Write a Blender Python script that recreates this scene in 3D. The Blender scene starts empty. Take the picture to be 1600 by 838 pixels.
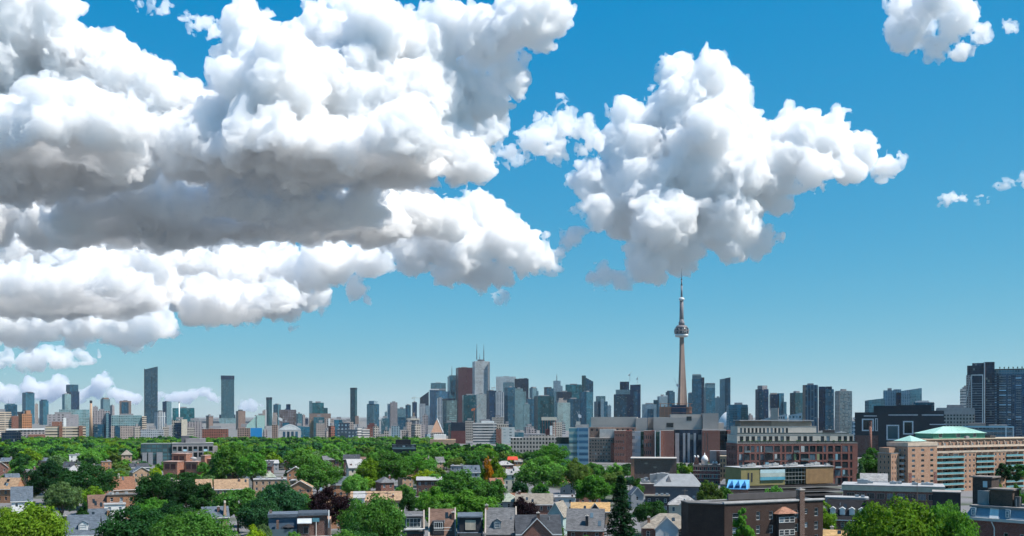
import bpy, math, random, time
import numpy as np
from mathutils import Vector, Matrix
T0 = time.time()
sc = bpy.context.scene
COL = sc.collection
random.seed(11)

# ------------------------------------------------------------------ camera, sky, sun, exposure
F, HY, CZ = 1555.0, 650.0, 42.0          # focal length in photo pixels, eye-level row, eye height (m)
cam = bpy.data.cameras.new('camera')
cam_ob = bpy.data.objects.new('camera', cam); COL.objects.link(cam_ob); sc.camera = cam_ob
cam.sensor_width = 36.0; cam.lens = 36.0 * F / 1600.0
cam.shift_y = (HY - 419.0) / 1600.0
cam.clip_start = 1.0; cam.clip_end = 120000.0
cam_ob.location = (0, 0, CZ); cam_ob.rotation_euler = (math.pi / 2, 0, 0)

SUN_AZ, SUN_EL = math.radians(106), math.radians(58)      # azimuth to the right of the view direction
sun_dir = Vector((math.sin(SUN_AZ) * math.cos(SUN_EL), math.cos(SUN_AZ) * math.cos(SUN_EL), math.sin(SUN_EL)))
world = bpy.data.worlds.new('World'); sc.world = world; world.use_nodes = True
wt = world.node_tree
sky = wt.nodes.new('ShaderNodeTexSky'); sky.sky_type = 'NISHITA'; sky.sun_disc = False
sky.sun_elevation = SUN_EL; sky.sun_rotation = SUN_AZ
sky.altitude = 100; sky.air_density = 1.0; sky.dust_density = 0.0; sky.ozone_density = 4.0
# the photograph's deep cyan summer sky: channel response of the film over the physical sky
sep = wt.nodes.new('ShaderNodeSeparateColor'); cmbn = wt.nodes.new('ShaderNodeCombineColor')
wt.links.new(sky.outputs[0], sep.inputs[0])
def chan(i, gain, power, less=0.0):
    def nd(op, src, v):
        n_ = wt.nodes.new('ShaderNodeMath'); n_.operation = op; wt.links.new(src, n_.inputs[0]); n_.inputs[1].default_value = v; return n_.outputs[0]
    o_ = nd('MULTIPLY', sep.outputs[i], .1); o_ = nd('SUBTRACT', o_, less); o_ = nd('MAXIMUM', o_, .002); o_ = nd('POWER', o_, power); o_ = nd('MULTIPLY', o_, gain * 10)
    wt.links.new(o_, cmbn.inputs[i])
chan(0, .62, 1.0, .115); chan(1, .70, .62); chan(2, .73, .20)
wt.links.new(cmbn.outputs[0], wt.nodes['Background'].inputs[0])
wt.nodes['Background'].inputs[1].default_value = 0.07
sl = bpy.data.lights.new('sun', 'SUN'); sl.energy = 5.0; sl.angle = math.radians(0.5); sl.color = (1.0, 0.95, 0.88)
sun_ob = bpy.data.objects.new('sun', sl); COL.objects.link(sun_ob)
sun_ob.rotation_euler = sun_dir.to_track_quat('Z', 'Y').to_euler()
sc.view_settings.view_transform = 'Standard'; sc.view_settings.look = 'None'
sc.view_settings.exposure = 0.5; sc.view_settings.gamma = 1.0
cy = sc.cycles
cy.max_bounces = 18; cy.diffuse_bounces = 5; cy.glossy_bounces = 3; cy.transmission_bounces = 3
cy.volume_bounces = 18; cy.transparent_max_bounces = 8; cy.use_denoising = True
cy.caustics_reflective = False; cy.caustics_refractive = False
cy.use_adaptive_sampling = True; cy.adaptive_threshold = 0.03
cy.use_auto_tile = False; cy.sample_clamp_indirect = 8.0

# ------------------------------------------------------------------ placing and mesh helpers
def wx(px, D): return (px - 800.0) / F * D
def wz(py, D): return CZ + (HY - py) / F * D
def py_of(z, D): return HY - (z - CZ) / D * F

class MB:
    """collects faces of one part"""
    def __init__(s): s.v = []; s.f = []; s.m = []
    def poly(s, pts, m=0):
        i = len(s.v); s.v += [tuple(p) for p in pts]; s.f.append(tuple(range(i, i + len(pts)))); s.m.append(m)
    def hexa(s, b, t, m=0, mt=None):
        n = len(b); i = len(s.v); s.v += [tuple(p) for p in b] + [tuple(p) for p in t]
        for k in range(n):
            s.f.append((i + k, i + (k + 1) % n, i + n + (k + 1) % n, i + n + k)); s.m.append(m)
        s.f.append(tuple(i + n + k for k in range(n))); s.m.append(m if mt is None else mt)
        s.f.append(tuple(i + n - 1 - k for k in range(n))); s.m.append(m)
        return s
    def box(s, x0, x1, y0, y1, z0, z1, m=0, mt=None):
        return s.hexa([(x0, y0, z0), (x1, y0, z0), (x1, y1, z0), (x0, y1, z0)],
                      [(x0, y0, z1), (x1, y0, z1), (x1, y1, z1), (x0, y1, z1)], m, mt)
    def prism(s, foot, z0, zt, m=0, mt=None):
        if not hasattr(zt, '__len__'): zt = [zt] * len(foot)
        return s.hexa([(x, y, z0) for x, y in foot], [(p[0], p[1], z) for p, z in zip(foot, zt)], m, mt)
    def lathe(s, prof, n=24, cx=0, cy=0, m=0, start=0.0):
        i = len(s.v)
        for r, z in prof:
            for k in range(n):
                a = start + 2 * math.pi * k / n; s.v.append((cx + r * math.cos(a), cy + r * math.sin(a), z))
        for j in range(len(prof) - 1):
            for k in range(n):
                a = i + j * n + k; b = i + j * n + (k + 1) % n
                s.f.append((a, b, b + n, a + n)); s.m.append(m)
        s.f.append(tuple(i + (len(prof) - 1) * n + k for k in range(n))); s.m.append(m)
        s.f.append(tuple(i + n - 1 - k for k in range(n))); s.m.append(m)
        return s
    def beam(s, p, q, r, r2=None, n=5, m=0):
        p, q = Vector(p), Vector(q); d = (q - p)
        if d.length < 1e-6: return s
        d.normalize(); u = d.orthogonal().normalized(); w = d.cross(u)
        r2 = r if r2 is None else r2
        B = [p + (u * math.cos(2 * math.pi * k / n) + w * math.sin(2 * math.pi * k / n)) * r for k in range(n)]
        T = [q + (u * math.cos(2 * math.pi * k / n) + w * math.sin(2 * math.pi * k / n)) * r2 for k in range(n)]
        return s.hexa(B, T, m)
    def mesh(s, name, mats, smooth=False):
        me = bpy.data.meshes.new(name); me.from_pydata(s.v, [], s.f)
        for m in (mats if isinstance(mats, (list, tuple)) else [mats]): me.materials.append(m)
        me.polygons.foreach_set('material_index', s.m)
        if smooth: me.polygons.foreach_set('use_smooth', [True] * len(s.f))
        me.update(); return me

def link(name, data, parent=None, loc=(0, 0, 0), rz=0.0):
    o = bpy.data.objects.new(name, data); COL.objects.link(o)
    o.location = loc; o.rotation_euler = (0, 0, rz)
    if parent is not None: o.parent = parent
    return o
def part(name, mb, mats, parent, smooth=False, loc=(0, 0, 0), rz=0.0):
    return link(name, mb.mesh(name, mats, smooth), parent, loc, rz)
def tag(o, label, cat, group=None, kind=None):
    if label: o['label'] = label
    if cat: o['category'] = cat
    if group: o['group'] = group
    if kind: o['kind'] = kind
    return o
def thing(name, label, cat, loc=(0, 0, 0), rz=0.0, group=None):
    return tag(link(name, None, None, loc, rz), label, cat, group)
def structure(name, mb, mat, **k):
    o = part(name, mb, mat, None, **k); o['kind'] = 'structure'; return o

# ------------------------------------------------------------------ materials
def new_mat(name):
    m = bpy.data.materials.new(name); m.use_nodes = True
    return m, m.node_tree, m.node_tree.nodes['Principled BSDF']
def rgba(c, k=1.0): return (c[0] * k, c[1] * k, c[2] * k, 1)
_plain = {}
def plain(col, rough=0.8, spec=0.3, var=0.12, scale=0.4, metal=0.0):
    """painted or stony surface with blotchy wear; colour in linear rgb"""
    key = (tuple(col), rough, spec, var, scale, metal)
    if key in _plain: return _plain[key]
    m, t, b = new_mat('surface'); N, L = t.nodes, t.links
    g = N.new('ShaderNodeNewGeometry')
    n1 = N.new('ShaderNodeTexNoise'); n1.inputs['Scale'].default_value = scale; n1.inputs['Detail'].default_value = 6; n1.inputs['Roughness'].default_value = .65
    L.new(g.outputs['Position'], n1.inputs['Vector'])
    oi = N.new('ShaderNodeObjectInfo')
    mp = N.new('ShaderNodeMapRange'); mp.inputs['To Min'].default_value = 1 - 2 * var; mp.inputs['To Max'].default_value = 1 + 2 * var
    mp.inputs['From Min'].default_value = .2; mp.inputs['From Max'].default_value = .8
    L.new(n1.outputs['Fac'], mp.inputs['Value'])
    hv = N.new('ShaderNodeHueSaturation'); hv.inputs['Color'].default_value = rgba(col); L.new(mp.outputs[0], hv.inputs['Value'])
    L.new(hv.outputs[0], b.inputs['Base Color'])
    b.inputs['Roughness'].default_value = rough; b.inputs['Specular IOR Level'].default_value = spec; b.inputs['Metallic'].default_value = metal
    _plain[key] = m; return m

def uv_nodes(t):
    """u along the wall (metres), v up, and whether the face is a roof"""
    N, L = t.nodes, t.links
    g = N.new('ShaderNodeNewGeometry')
    cr = N.new('ShaderNodeVectorMath'); cr.operation = 'CROSS_PRODUCT'; cr.inputs[0].default_value = (0, 0, 1); L.new(g.outputs['True Normal'], cr.inputs[1])
    nm = N.new('ShaderNodeVectorMath'); nm.operation = 'NORMALIZE'; L.new(cr.outputs[0], nm.inputs[0])
    dt = N.new('ShaderNodeVectorMath'); dt.operation = 'DOT_PRODUCT'; L.new(nm.outputs[0], dt.inputs[0]); L.new(g.outputs['Position'], dt.inputs[1])
    sp = N.new('ShaderNodeSeparateXYZ'); L.new(g.outputs['Position'], sp.inputs[0])
    sn = N.new('ShaderNodeSeparateXYZ'); L.new(g.outputs['True Normal'], sn.inputs[0])
    ab = N.new('ShaderNodeMath'); ab.operation = 'ABSOLUTE'; L.new(sn.outputs['Z'], ab.inputs[0])
    rf = N.new('ShaderNodeMath'); rf.operation = 'GREATER_THAN'; rf.inputs[1].default_value = .7; L.new(ab.outputs[0], rf.inputs[0])
    return g, dt.outputs['Value'], sp.outputs['Z'], rf.outputs[0]
def mth(t, op, a, b=None, c=None):
    n = t.nodes.new('ShaderNodeMath'); n.operation = op
    for i, v in enumerate((a, b, c)):
        if v is None: continue
        if isinstance(v, (int, float)): n.inputs[i].default_value = v
        else: t.links.new(v, n.inputs[i])
    return n.outputs[0]
_fac = {}
def facade(glass, frame, fh=3.3, bw=3.0, fu=.25, fv=.35, var=.6, metal=.35, rough=.18, roof=(.25, .24, .23), blind=.05):
    """curtain wall seen from kilometres away: bays of glass in a frame, each bay its own tone"""
    key = (glass, frame, fh, bw, fu, fv, var, metal, rough, roof, blind)
    if key in _fac: return _fac[key]
    m, t, b = new_mat('curtain_wall'); N, L = t.nodes, t.links
    g, u, z, isroof = uv_nodes(t)
    uu = mth(t, 'DIVIDE', u, bw); vv = mth(t, 'DIVIDE', z, fh)
    fu_ = mth(t, 'FRACT', uu); fv_ = mth(t, 'FRACT', vv)
    mask = mth(t, 'MULTIPLY', mth(t, 'GREATER_THAN', fu_, fu), mth(t, 'GREATER_THAN', fv_, fv))
    cx = N.new('ShaderNodeCombineXYZ'); L.new(mth(t, 'FLOOR', uu), cx.inputs[0]); L.new(mth(t, 'FLOOR', vv), cx.inputs[1])
    oi = N.new('ShaderNodeObjectInfo'); L.new(mth(t, 'MULTIPLY', oi.outputs['Random'], 91.0), cx.inputs[2])
    wn = N.new('ShaderNodeTexWhiteNoise'); wn.noise_dimensions = '3D'; L.new(cx.outputs[0], wn.inputs['Vector'])
    big = N.new('ShaderNodeTexNoise'); big.inputs['Scale'].default_value = .035; big.inputs['Detail'].default_value = 3; L.new(g.outputs['Position'], big.inputs['Vector'])
    val = mth(t, 'ADD', mth(t, 'MULTIPLY', mth(t, 'SUBTRACT', wn.outputs['Value'], .5), var), mth(t, 'ADD', mth(t, 'MULTIPLY', mth(t, 'SUBTRACT', big.outputs['Fac'], .5), 1.2), 1.0))
    c2 = N.new('ShaderNodeCombineXYZ'); L.new(mth(t, 'FLOOR', mth(t, 'DIVIDE', u, bw * 3.0 if bw < 8 else 9.0)), c2.inputs[0]); L.new(mth(t, 'MULTIPLY', oi.outputs['Random'], 37.0), c2.inputs[2])
    w2 = N.new('ShaderNodeTexWhiteNoise'); L.new(c2.outputs[0], w2.inputs['Vector'])
    c3 = N.new('ShaderNodeCombineXYZ'); L.new(mth(t, 'FLOOR', mth(t, 'DIVIDE', u, 8.0)), c3.inputs[0]); L.new(mth(t, 'FLOOR', mth(t, 'DIVIDE', z, 9.5)), c3.inputs[1]); L.new(mth(t, 'MULTIPLY', oi.outputs['Random'], 53.0), c3.inputs[2])
    w3 = N.new('ShaderNodeTexWhiteNoise'); L.new(c3.outputs[0], w3.inputs['Vector'])
    val = mth(t, 'ADD', val, mth(t, 'ADD', mth(t, 'MULTIPLY', mth(t, 'SUBTRACT', w2.outputs['Value'], .5), .7), mth(t, 'MULTIPLY', mth(t, 'SUBTRACT', w3.outputs['Value'], .5), .8)))
    hv = N.new('ShaderNodeHueSaturation'); hv.inputs['Color'].default_value = rgba(glass); L.new(mth(t, 'MAXIMUM', val, .25), hv.inputs['Value'])
    wc = N.new('ShaderNodeSeparateColor'); L.new(wn.outputs['Color'], wc.inputs[0])
    bl = N.new('ShaderNodeMixRGB'); L.new(mth(t, 'MULTIPLY', mth(t, 'GREATER_THAN', wc.outputs[1], 1 - blind), .45), bl.inputs[0]); L.new(hv.outputs[0], bl.inputs[1]); bl.inputs[2].default_value = rgba((.42, .45, .43))
    nf = N.new('ShaderNodeTexNoise'); nf.inputs['Scale'].default_value = .12; nf.inputs['Detail'].default_value = 5; L.new(g.outputs['Position'], nf.inputs['Vector'])
    fr = N.new('ShaderNodeHueSaturation'); fr.inputs['Color'].default_value = rgba(frame); L.new(mth(t, 'ADD', mth(t, 'MULTIPLY', nf.outputs['Fac'], .5), .75), fr.inputs['Value'])
    m1 = N.new('ShaderNodeMixRGB'); L.new(mask, m1.inputs[0]); L.new(fr.outputs[0], m1.inputs[1]); L.new(bl.outputs[0], m1.inputs[2])
    m2 = N.new('ShaderNodeMixRGB'); L.new(isroof, m2.inputs[0]); L.new(m1.outputs[0], m2.inputs[1]); m2.inputs[2].default_value = rgba(roof)
    L.new(m2.outputs[0], b.inputs['Base Color'])
    gl = mth(t, 'MULTIPLY', mask, mth(t, 'SUBTRACT', 1.0, isroof))
    L.new(mth(t, 'MULTIPLY', gl, metal), b.inputs['Metallic'])
    L.new(mth(t, 'SUBTRACT', .75, mth(t, 'MULTIPLY', gl, .75 - rough)), b.inputs['Roughness'])
    _fac[key] = m; return m
_brk = {}
def brick(col, mortar=None, var=.25):
    """brickwork: courses as fine relief and tone"""
    key = (col, mortar, var)
    if key in _brk: return _brk[key]
    m, t, b = new_mat('brickwork'); N, L = t.nodes, t.links
    g, u, z, isroof = uv_nodes(t)
    cx = N.new('ShaderNodeCombineXYZ'); L.new(u, cx.inputs[0]); L.new(z, cx.inputs[1])
    bt = N.new('ShaderNodeTexBrick'); bt.inputs['Scale'].default_value = 1.0; bt.inputs['Brick Width'].default_value = .26; bt.inputs['Row Height'].default_value = .085; bt.inputs['Mortar Size'].default_value = .008
    bt.inputs['Color1'].default_value = rgba(col, 1 + var); bt.inputs['Color2'].default_value = rgba(col, 1 - var); bt.inputs['Mortar'].default_value = rgba(mortar or (.3, .27, .24))
    L.new(cx.outputs[0], bt.inputs['Vector'])
    n = N.new('ShaderNodeTexNoise'); n.inputs['Scale'].default_value = .5; n.inputs['Detail'].default_value = 7; n.inputs['Roughness'].default_value = .7; L.new(g.outputs['Position'], n.inputs['Vector'])
    hv = N.new('ShaderNodeHueSaturation'); L.new(bt.outputs['Color'], hv.inputs['Color']); L.new(mth(t, 'ADD', mth(t, 'MULTIPLY', n.outputs['Fac'], .9), .55), hv.inputs['Value'])
    L.new(hv.outputs[0], b.inputs['Base Color']); b.inputs['Roughness'].default_value = .9; b.inputs['Specular IOR Level'].default_value = .2
    _brk[key] = m; return m
_shg = {}
def shingle(col, var=.25):
    """asphalt shingles: rows along the slope, patchy weathering"""
    key = (col, var)
    if key in _shg: return _shg[key]
    m, t, b = new_mat('shingles'); N, L = t.nodes, t.links
    g, u, z, isroof = uv_nodes(t)
    cx = N.new('ShaderNodeCombineXYZ'); L.new(u, cx.inputs[0]); L.new(z, cx.inputs[1])
    bt = N.new('ShaderNodeTexBrick'); bt.inputs['Scale'].default_value = 1.0; bt.inputs['Brick Width'].default_value = .9; bt.inputs['Row Height'].default_value = .22; bt.inputs['Mortar Size'].default_value = .02
    bt.inputs['Color1'].default_value = rgba(col, 1 + var); bt.inputs['Color2'].default_value = rgba(col, 1 - var); bt.inputs['Mortar'].default_value = rgba(col, .55)
    L.new(cx.outputs[0], bt.inputs['Vector'])
    n = N.new('ShaderNodeTexNoise'); n.inputs['Scale'].default_value = .6; n.inputs['Detail'].default_value = 8; n.inputs['Roughness'].default_value = .7; L.new(g.outputs['Position'], n.inputs['Vector'])
    hv = N.new('ShaderNodeHueSaturation'); L.new(bt.outputs['Color'], hv.inputs['Color']); L.new(mth(t, 'ADD', mth(t, 'MULTIPLY', n.outputs['Fac'], 1.0), .5), hv.inputs['Value'])
    L.new(hv.outputs[0], b.inputs['Base Color']); b.inputs['Roughness'].default_value = .9; b.inputs['Specular IOR Level'].default_value = .25
    _shg[key] = m; return m
def glass_mat(col=(.03, .045, .055), rough=.08, metal=.15):
    key = ('g', col, rough, metal)
    if key in _plain: return _plain[key]
    m, t, b = new_mat('window_glass')
    oi = t.nodes.new('ShaderNodeObjectInfo'); hv = t.nodes.new('ShaderNodeHueSaturation'); hv.inputs['Color'].default_value = rgba(col)
    t.links.new(mth(t, 'ADD', mth(t, 'MULTIPLY', mth(t, 'POWER', oi.outputs['Random'], 4.0), 5.0), .6), hv.inputs['Value']); t.links.new(hv.outputs[0], b.inputs['Base Color'])
    b.inputs['Roughness'].default_value = rough; b.inputs['Metallic'].default_value = metal; b.inputs['Specular IOR Level'].default_value = .6
    _plain[key] = m; return m

GLASS = glass_mat()
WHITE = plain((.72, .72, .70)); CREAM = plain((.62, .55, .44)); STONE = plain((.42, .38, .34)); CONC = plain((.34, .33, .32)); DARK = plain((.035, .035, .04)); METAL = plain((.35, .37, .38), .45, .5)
TAR = plain((.12, .115, .11), .95, .2, .2); GRAVEL = plain((.33, .31, .29), .95, .2, .2); MEMB = plain((.33, .325, .32), .8, .3, .12)
RED = brick((.20, .065, .042)); ORANGE = brick((.40, .18, .085)); BROWN = brick((.085, .05, .038)); TAN = brick((.42, .27, .17)); DRED = brick((.14, .045, .035))

# ------------------------------------------------------------------ ground
m, t, b = new_mat('ground'); N, L = t.nodes, t.links
g = N.new('ShaderNodeNewGeometry'); n = N.new('ShaderNodeTexNoise'); n.inputs['Scale'].default_value = .03; n.inputs['Detail'].default_value = 8; L.new(g.outputs['Position'], n.inputs['Vector'])
cr = N.new('ShaderNodeValToRGB'); cr.color_ramp.elements[0].color = (.045, .06, .03, 1); cr.color_ramp.elements[0].position = .36; cr.color_ramp.elements[1].color = (.15, .145, .15, 1); cr.color_ramp.elements[1].position = .5
L.new(n.outputs['Fac'], cr.inputs[0]); L.new(cr.outputs[0], b.inputs['Base Color']); b.inputs['Roughness'].default_value = .95
GROUND = m
gm = MB(); gm.poly([(-25000, -3000, 0), (25000, -3000, 0), (25000, 27000, 0), (-25000, 27000, 0)])
structure('ground', gm, GROUND)

# ------------------------------------------------------------------ skyline towers, kilometres away
ST = {
 'tl': facade((0.015, 0.133, 0.216), (0.039, 0.123, 0.159), 3.2, 2.6, .18, .30),
 'td': facade((0.008, 0.083, 0.152), (0.016, 0.064, 0.091), 3.2, 2.4, .18, .25),
 'dk': facade((0.005, 0.035, 0.092), (0.006, 0.024, 0.045), 3.6, 2.2, .15, .20, .5, .4, .2, (.1, .1, .1), .04),
 'nv': facade((0.009, 0.026, 0.056), (0.012, 0.023, 0.039), 3.8, 1.8, .2, .2, .4, .3, .2, (.1, .1, .1), .02),
 'bl': facade((0.012, 0.077, 0.138), (0.017, 0.071, 0.105), 3.4, 2.6, .15, .25),
 'lb': facade((0.036, 0.135, 0.184), (0.069, 0.155, 0.180), 3.2, 3.0, .2, .3),
 'gn': facade((0.015, 0.142, 0.173), (0.023, 0.102, 0.117), 3.5, 2.4, .12, .22),
 'gd': facade((0.007, 0.075, 0.102), (0.013, 0.060, 0.069), 3.3, 2.2, .2, .25),
 'pt': facade((0.120, 0.250, 0.270), (0.240, 0.330, 0.340), 3.2, 3.0, .2, .35),
 'pl': facade((0.065, 0.156, 0.224), (0.282, 0.364, 0.401), 3.0, 3.4, .40, .45),
 'pk': facade((0.090, 0.110, 0.120), (0.420, 0.340, 0.300), 3.0, 3.0, .45, .45),
 'br': facade((0.060, 0.075, 0.085), (0.300, 0.200, 0.160), 3.0, 3.2, .42, .42),
 'mv': facade((0.100, 0.110, 0.130), (0.320, 0.280, 0.280), 3.2, 4.5, .5, .45),
 'gy': facade((0.035, 0.108, 0.155), (0.150, 0.260, 0.295), 3.4, 3.0, .35, .4),
 'wh': facade((0.160, 0.190, 0.210), (0.600, 0.600, 0.580), 4.4, 60, .03, .42, .3, .1, .4),
 'wv': facade((0.070, 0.100, 0.140), (0.496, 0.516, 0.522), 40, 5.5, .45, .03, .3, .2, .3),
 'wb': facade((0.090, 0.110, 0.130), (0.620, 0.570, 0.520), 4.2, 40, .02, .50, .4, .15),
 'cb': facade((0.130, 0.130, 0.130), (0.600, 0.480, 0.360), 3.6, 40, .02, .48, .3, .1),
 'rd': facade((0.045, 0.018, 0.028), (0.085, 0.032, 0.042), 3.8, 2.4, .35, .3, .4, .25, .2, (.2, .2, .2), .0),
 'st': facade((0.007, 0.067, 0.130), (0.071, 0.161, 0.202), 3.0, 7.0, .34, .04, .5, .3),
 'cl': facade((0.050, 0.060, 0.065), (0.420, 0.370, 0.320), 4.0, 3.2, .45, .42),
 'or': facade((0.070, 0.060, 0.055), (0.420, 0.190, 0.090), 4.0, 3.0, .45, .4),
 'rb': facade((0.060, 0.055, 0.055), (0.240, 0.085, 0.060), 3.8, 3.2, .5, .45),
 'cap': plain((.24, .24, .25)), 'dcap': plain((.05, .06, .075)), 'conc': CONC, 'white': WHITE, 'cream': CREAM, 'brick': RED, 'stone': STONE,
 'blue': plain((.02, .22, .50), .4, .5, .05), 'mint': plain((.35, .52, .47)), 'navy': plain((.012, .022, .04), .35, .5), 'maroon': plain((.13, .05, .05)), 'obrick': ORANGE, 'tan': TAN,
}
LAND = []          # (x, y, phrase) of things that labels may refer to
class Frame:
    """local frame at a building: x across the line of sight, y away from the camera"""
    def __init__(s, px, D):
        s.px, s.D = px, D; s.al = math.atan((px - 800) / F); s.k = D / F * math.cos(s.al)
        s.loc = (wx(px, D), D, 0); s.rz = -s.al
    def x(s, px): return (px - s.px) * s.k
    def z(s, py): return wz(py, s.D)
def footprint(fr, x0, x1, c, dy=0.0, deep=None):
    a, b = fr.x(x0), fr.x(x1); w = b - a
    if c <= .02: 
        d = deep or w * .8; return [(a, dy), (b, dy), (b, dy + d), (a, dy + d)], 0
    if c >= .98: c = .98
    d1, d2 = c * w, (1 - c) * w
    l1 = deep or max(w * .85, d1 * 1.15); l1 = max(l1, d1 * 1.08)
    ph = math.asin(d1 / l1); xc = a + d1
    A = (a, dy + l1 * math.cos(ph)); B = (xc, dy); C = (b, dy + d2 * math.tan(ph))
    return [A, B, C, (A[0] + C[0] - B[0], A[1] + C[1] - B[1])], ph
def tower(name, label, D, segs, masts=(), px=None, cat='building', land=None, group=None):
    x0 = min(s[1] for s in segs); x1 = max(s[2] for s in segs); yt = min(s[3] for s in segs)
    fr = Frame((x0 + x1) / 2 if px is None else px, D)
    root = thing(name, label, cat, fr.loc, fr.rz, group)
    for s in segs:
        pn, a, b, y, st, c = s[:6]; kw = s[6] if len(s) > 6 else {}
        foot, ph = footprint(fr, a, b, c, kw.get('dy', 0.0), kw.get('deep'))
        z0 = fr.z(kw['base']) if 'base' in kw else -.5
        z1 = fr.z(y); zt = [z1] * 4
        if 'yr' in kw:
            zr = fr.z(kw['yr']); zt = [z1, zr, zr, z1] if c <= .02 else [z1, z1 + (zr - z1) * c, zr, z1 + (zr - z1) * (1 - c)]
        mb = MB().prism(foot, z0, zt)
        if 'base' not in kw and 'yr' not in kw and pn == 'body' and z1 > 40:       # parapet and roof plant
            cx_, cy_ = sum(p[0] for p in foot) / 4, sum(p[1] for p in foot) / 4
            ins = [(cx_ + (p[0] - cx_) * .97, cy_ + (p[1] - cy_) * .97) for p in foot]
            mb.prism(ins, z1, z1 + 1.2)
        part(pn, mb, ST[st] if isinstance(st, str) else st, root)
        if kw.get('plant', pn == 'body' and 'yr' not in kw):
            cx_, cy_ = sum(p[0] for p in foot) / 4, sum(p[1] for p in foot) / 4
            rnd = random.Random(int(a * 7)); sc_ = rnd.uniform(.3, .55)
            part('roof_plant', MB().prism([(cx_ + (p[0] - cx_) * sc_, cy_ + (p[1] - cy_) * sc_) for p in foot], z1 + 1.2, z1 + 1.2 + rnd.uniform(2.5, 5)), ST['cap'], root)
    for (mx, y0, y1, r) in masts:
        part('mast', MB().beam((fr.x(mx), 12, fr.z(y0)), (fr.x(mx), 12, fr.z(y0) * .4 + fr.z(y1) * .6), r, r * .8, 6).beam((fr.x(mx), 12, fr.z(y0) * .4 + fr.z(y1) * .6), (fr.x(mx), 12, fr.z(y1)), r * .7, r * .25, 6), plain((.10, .10, .11)), root)
    if land: LAND.append(((x0 + x1) / 2, yt, land))
    return root, fr
B = 'body'
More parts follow.
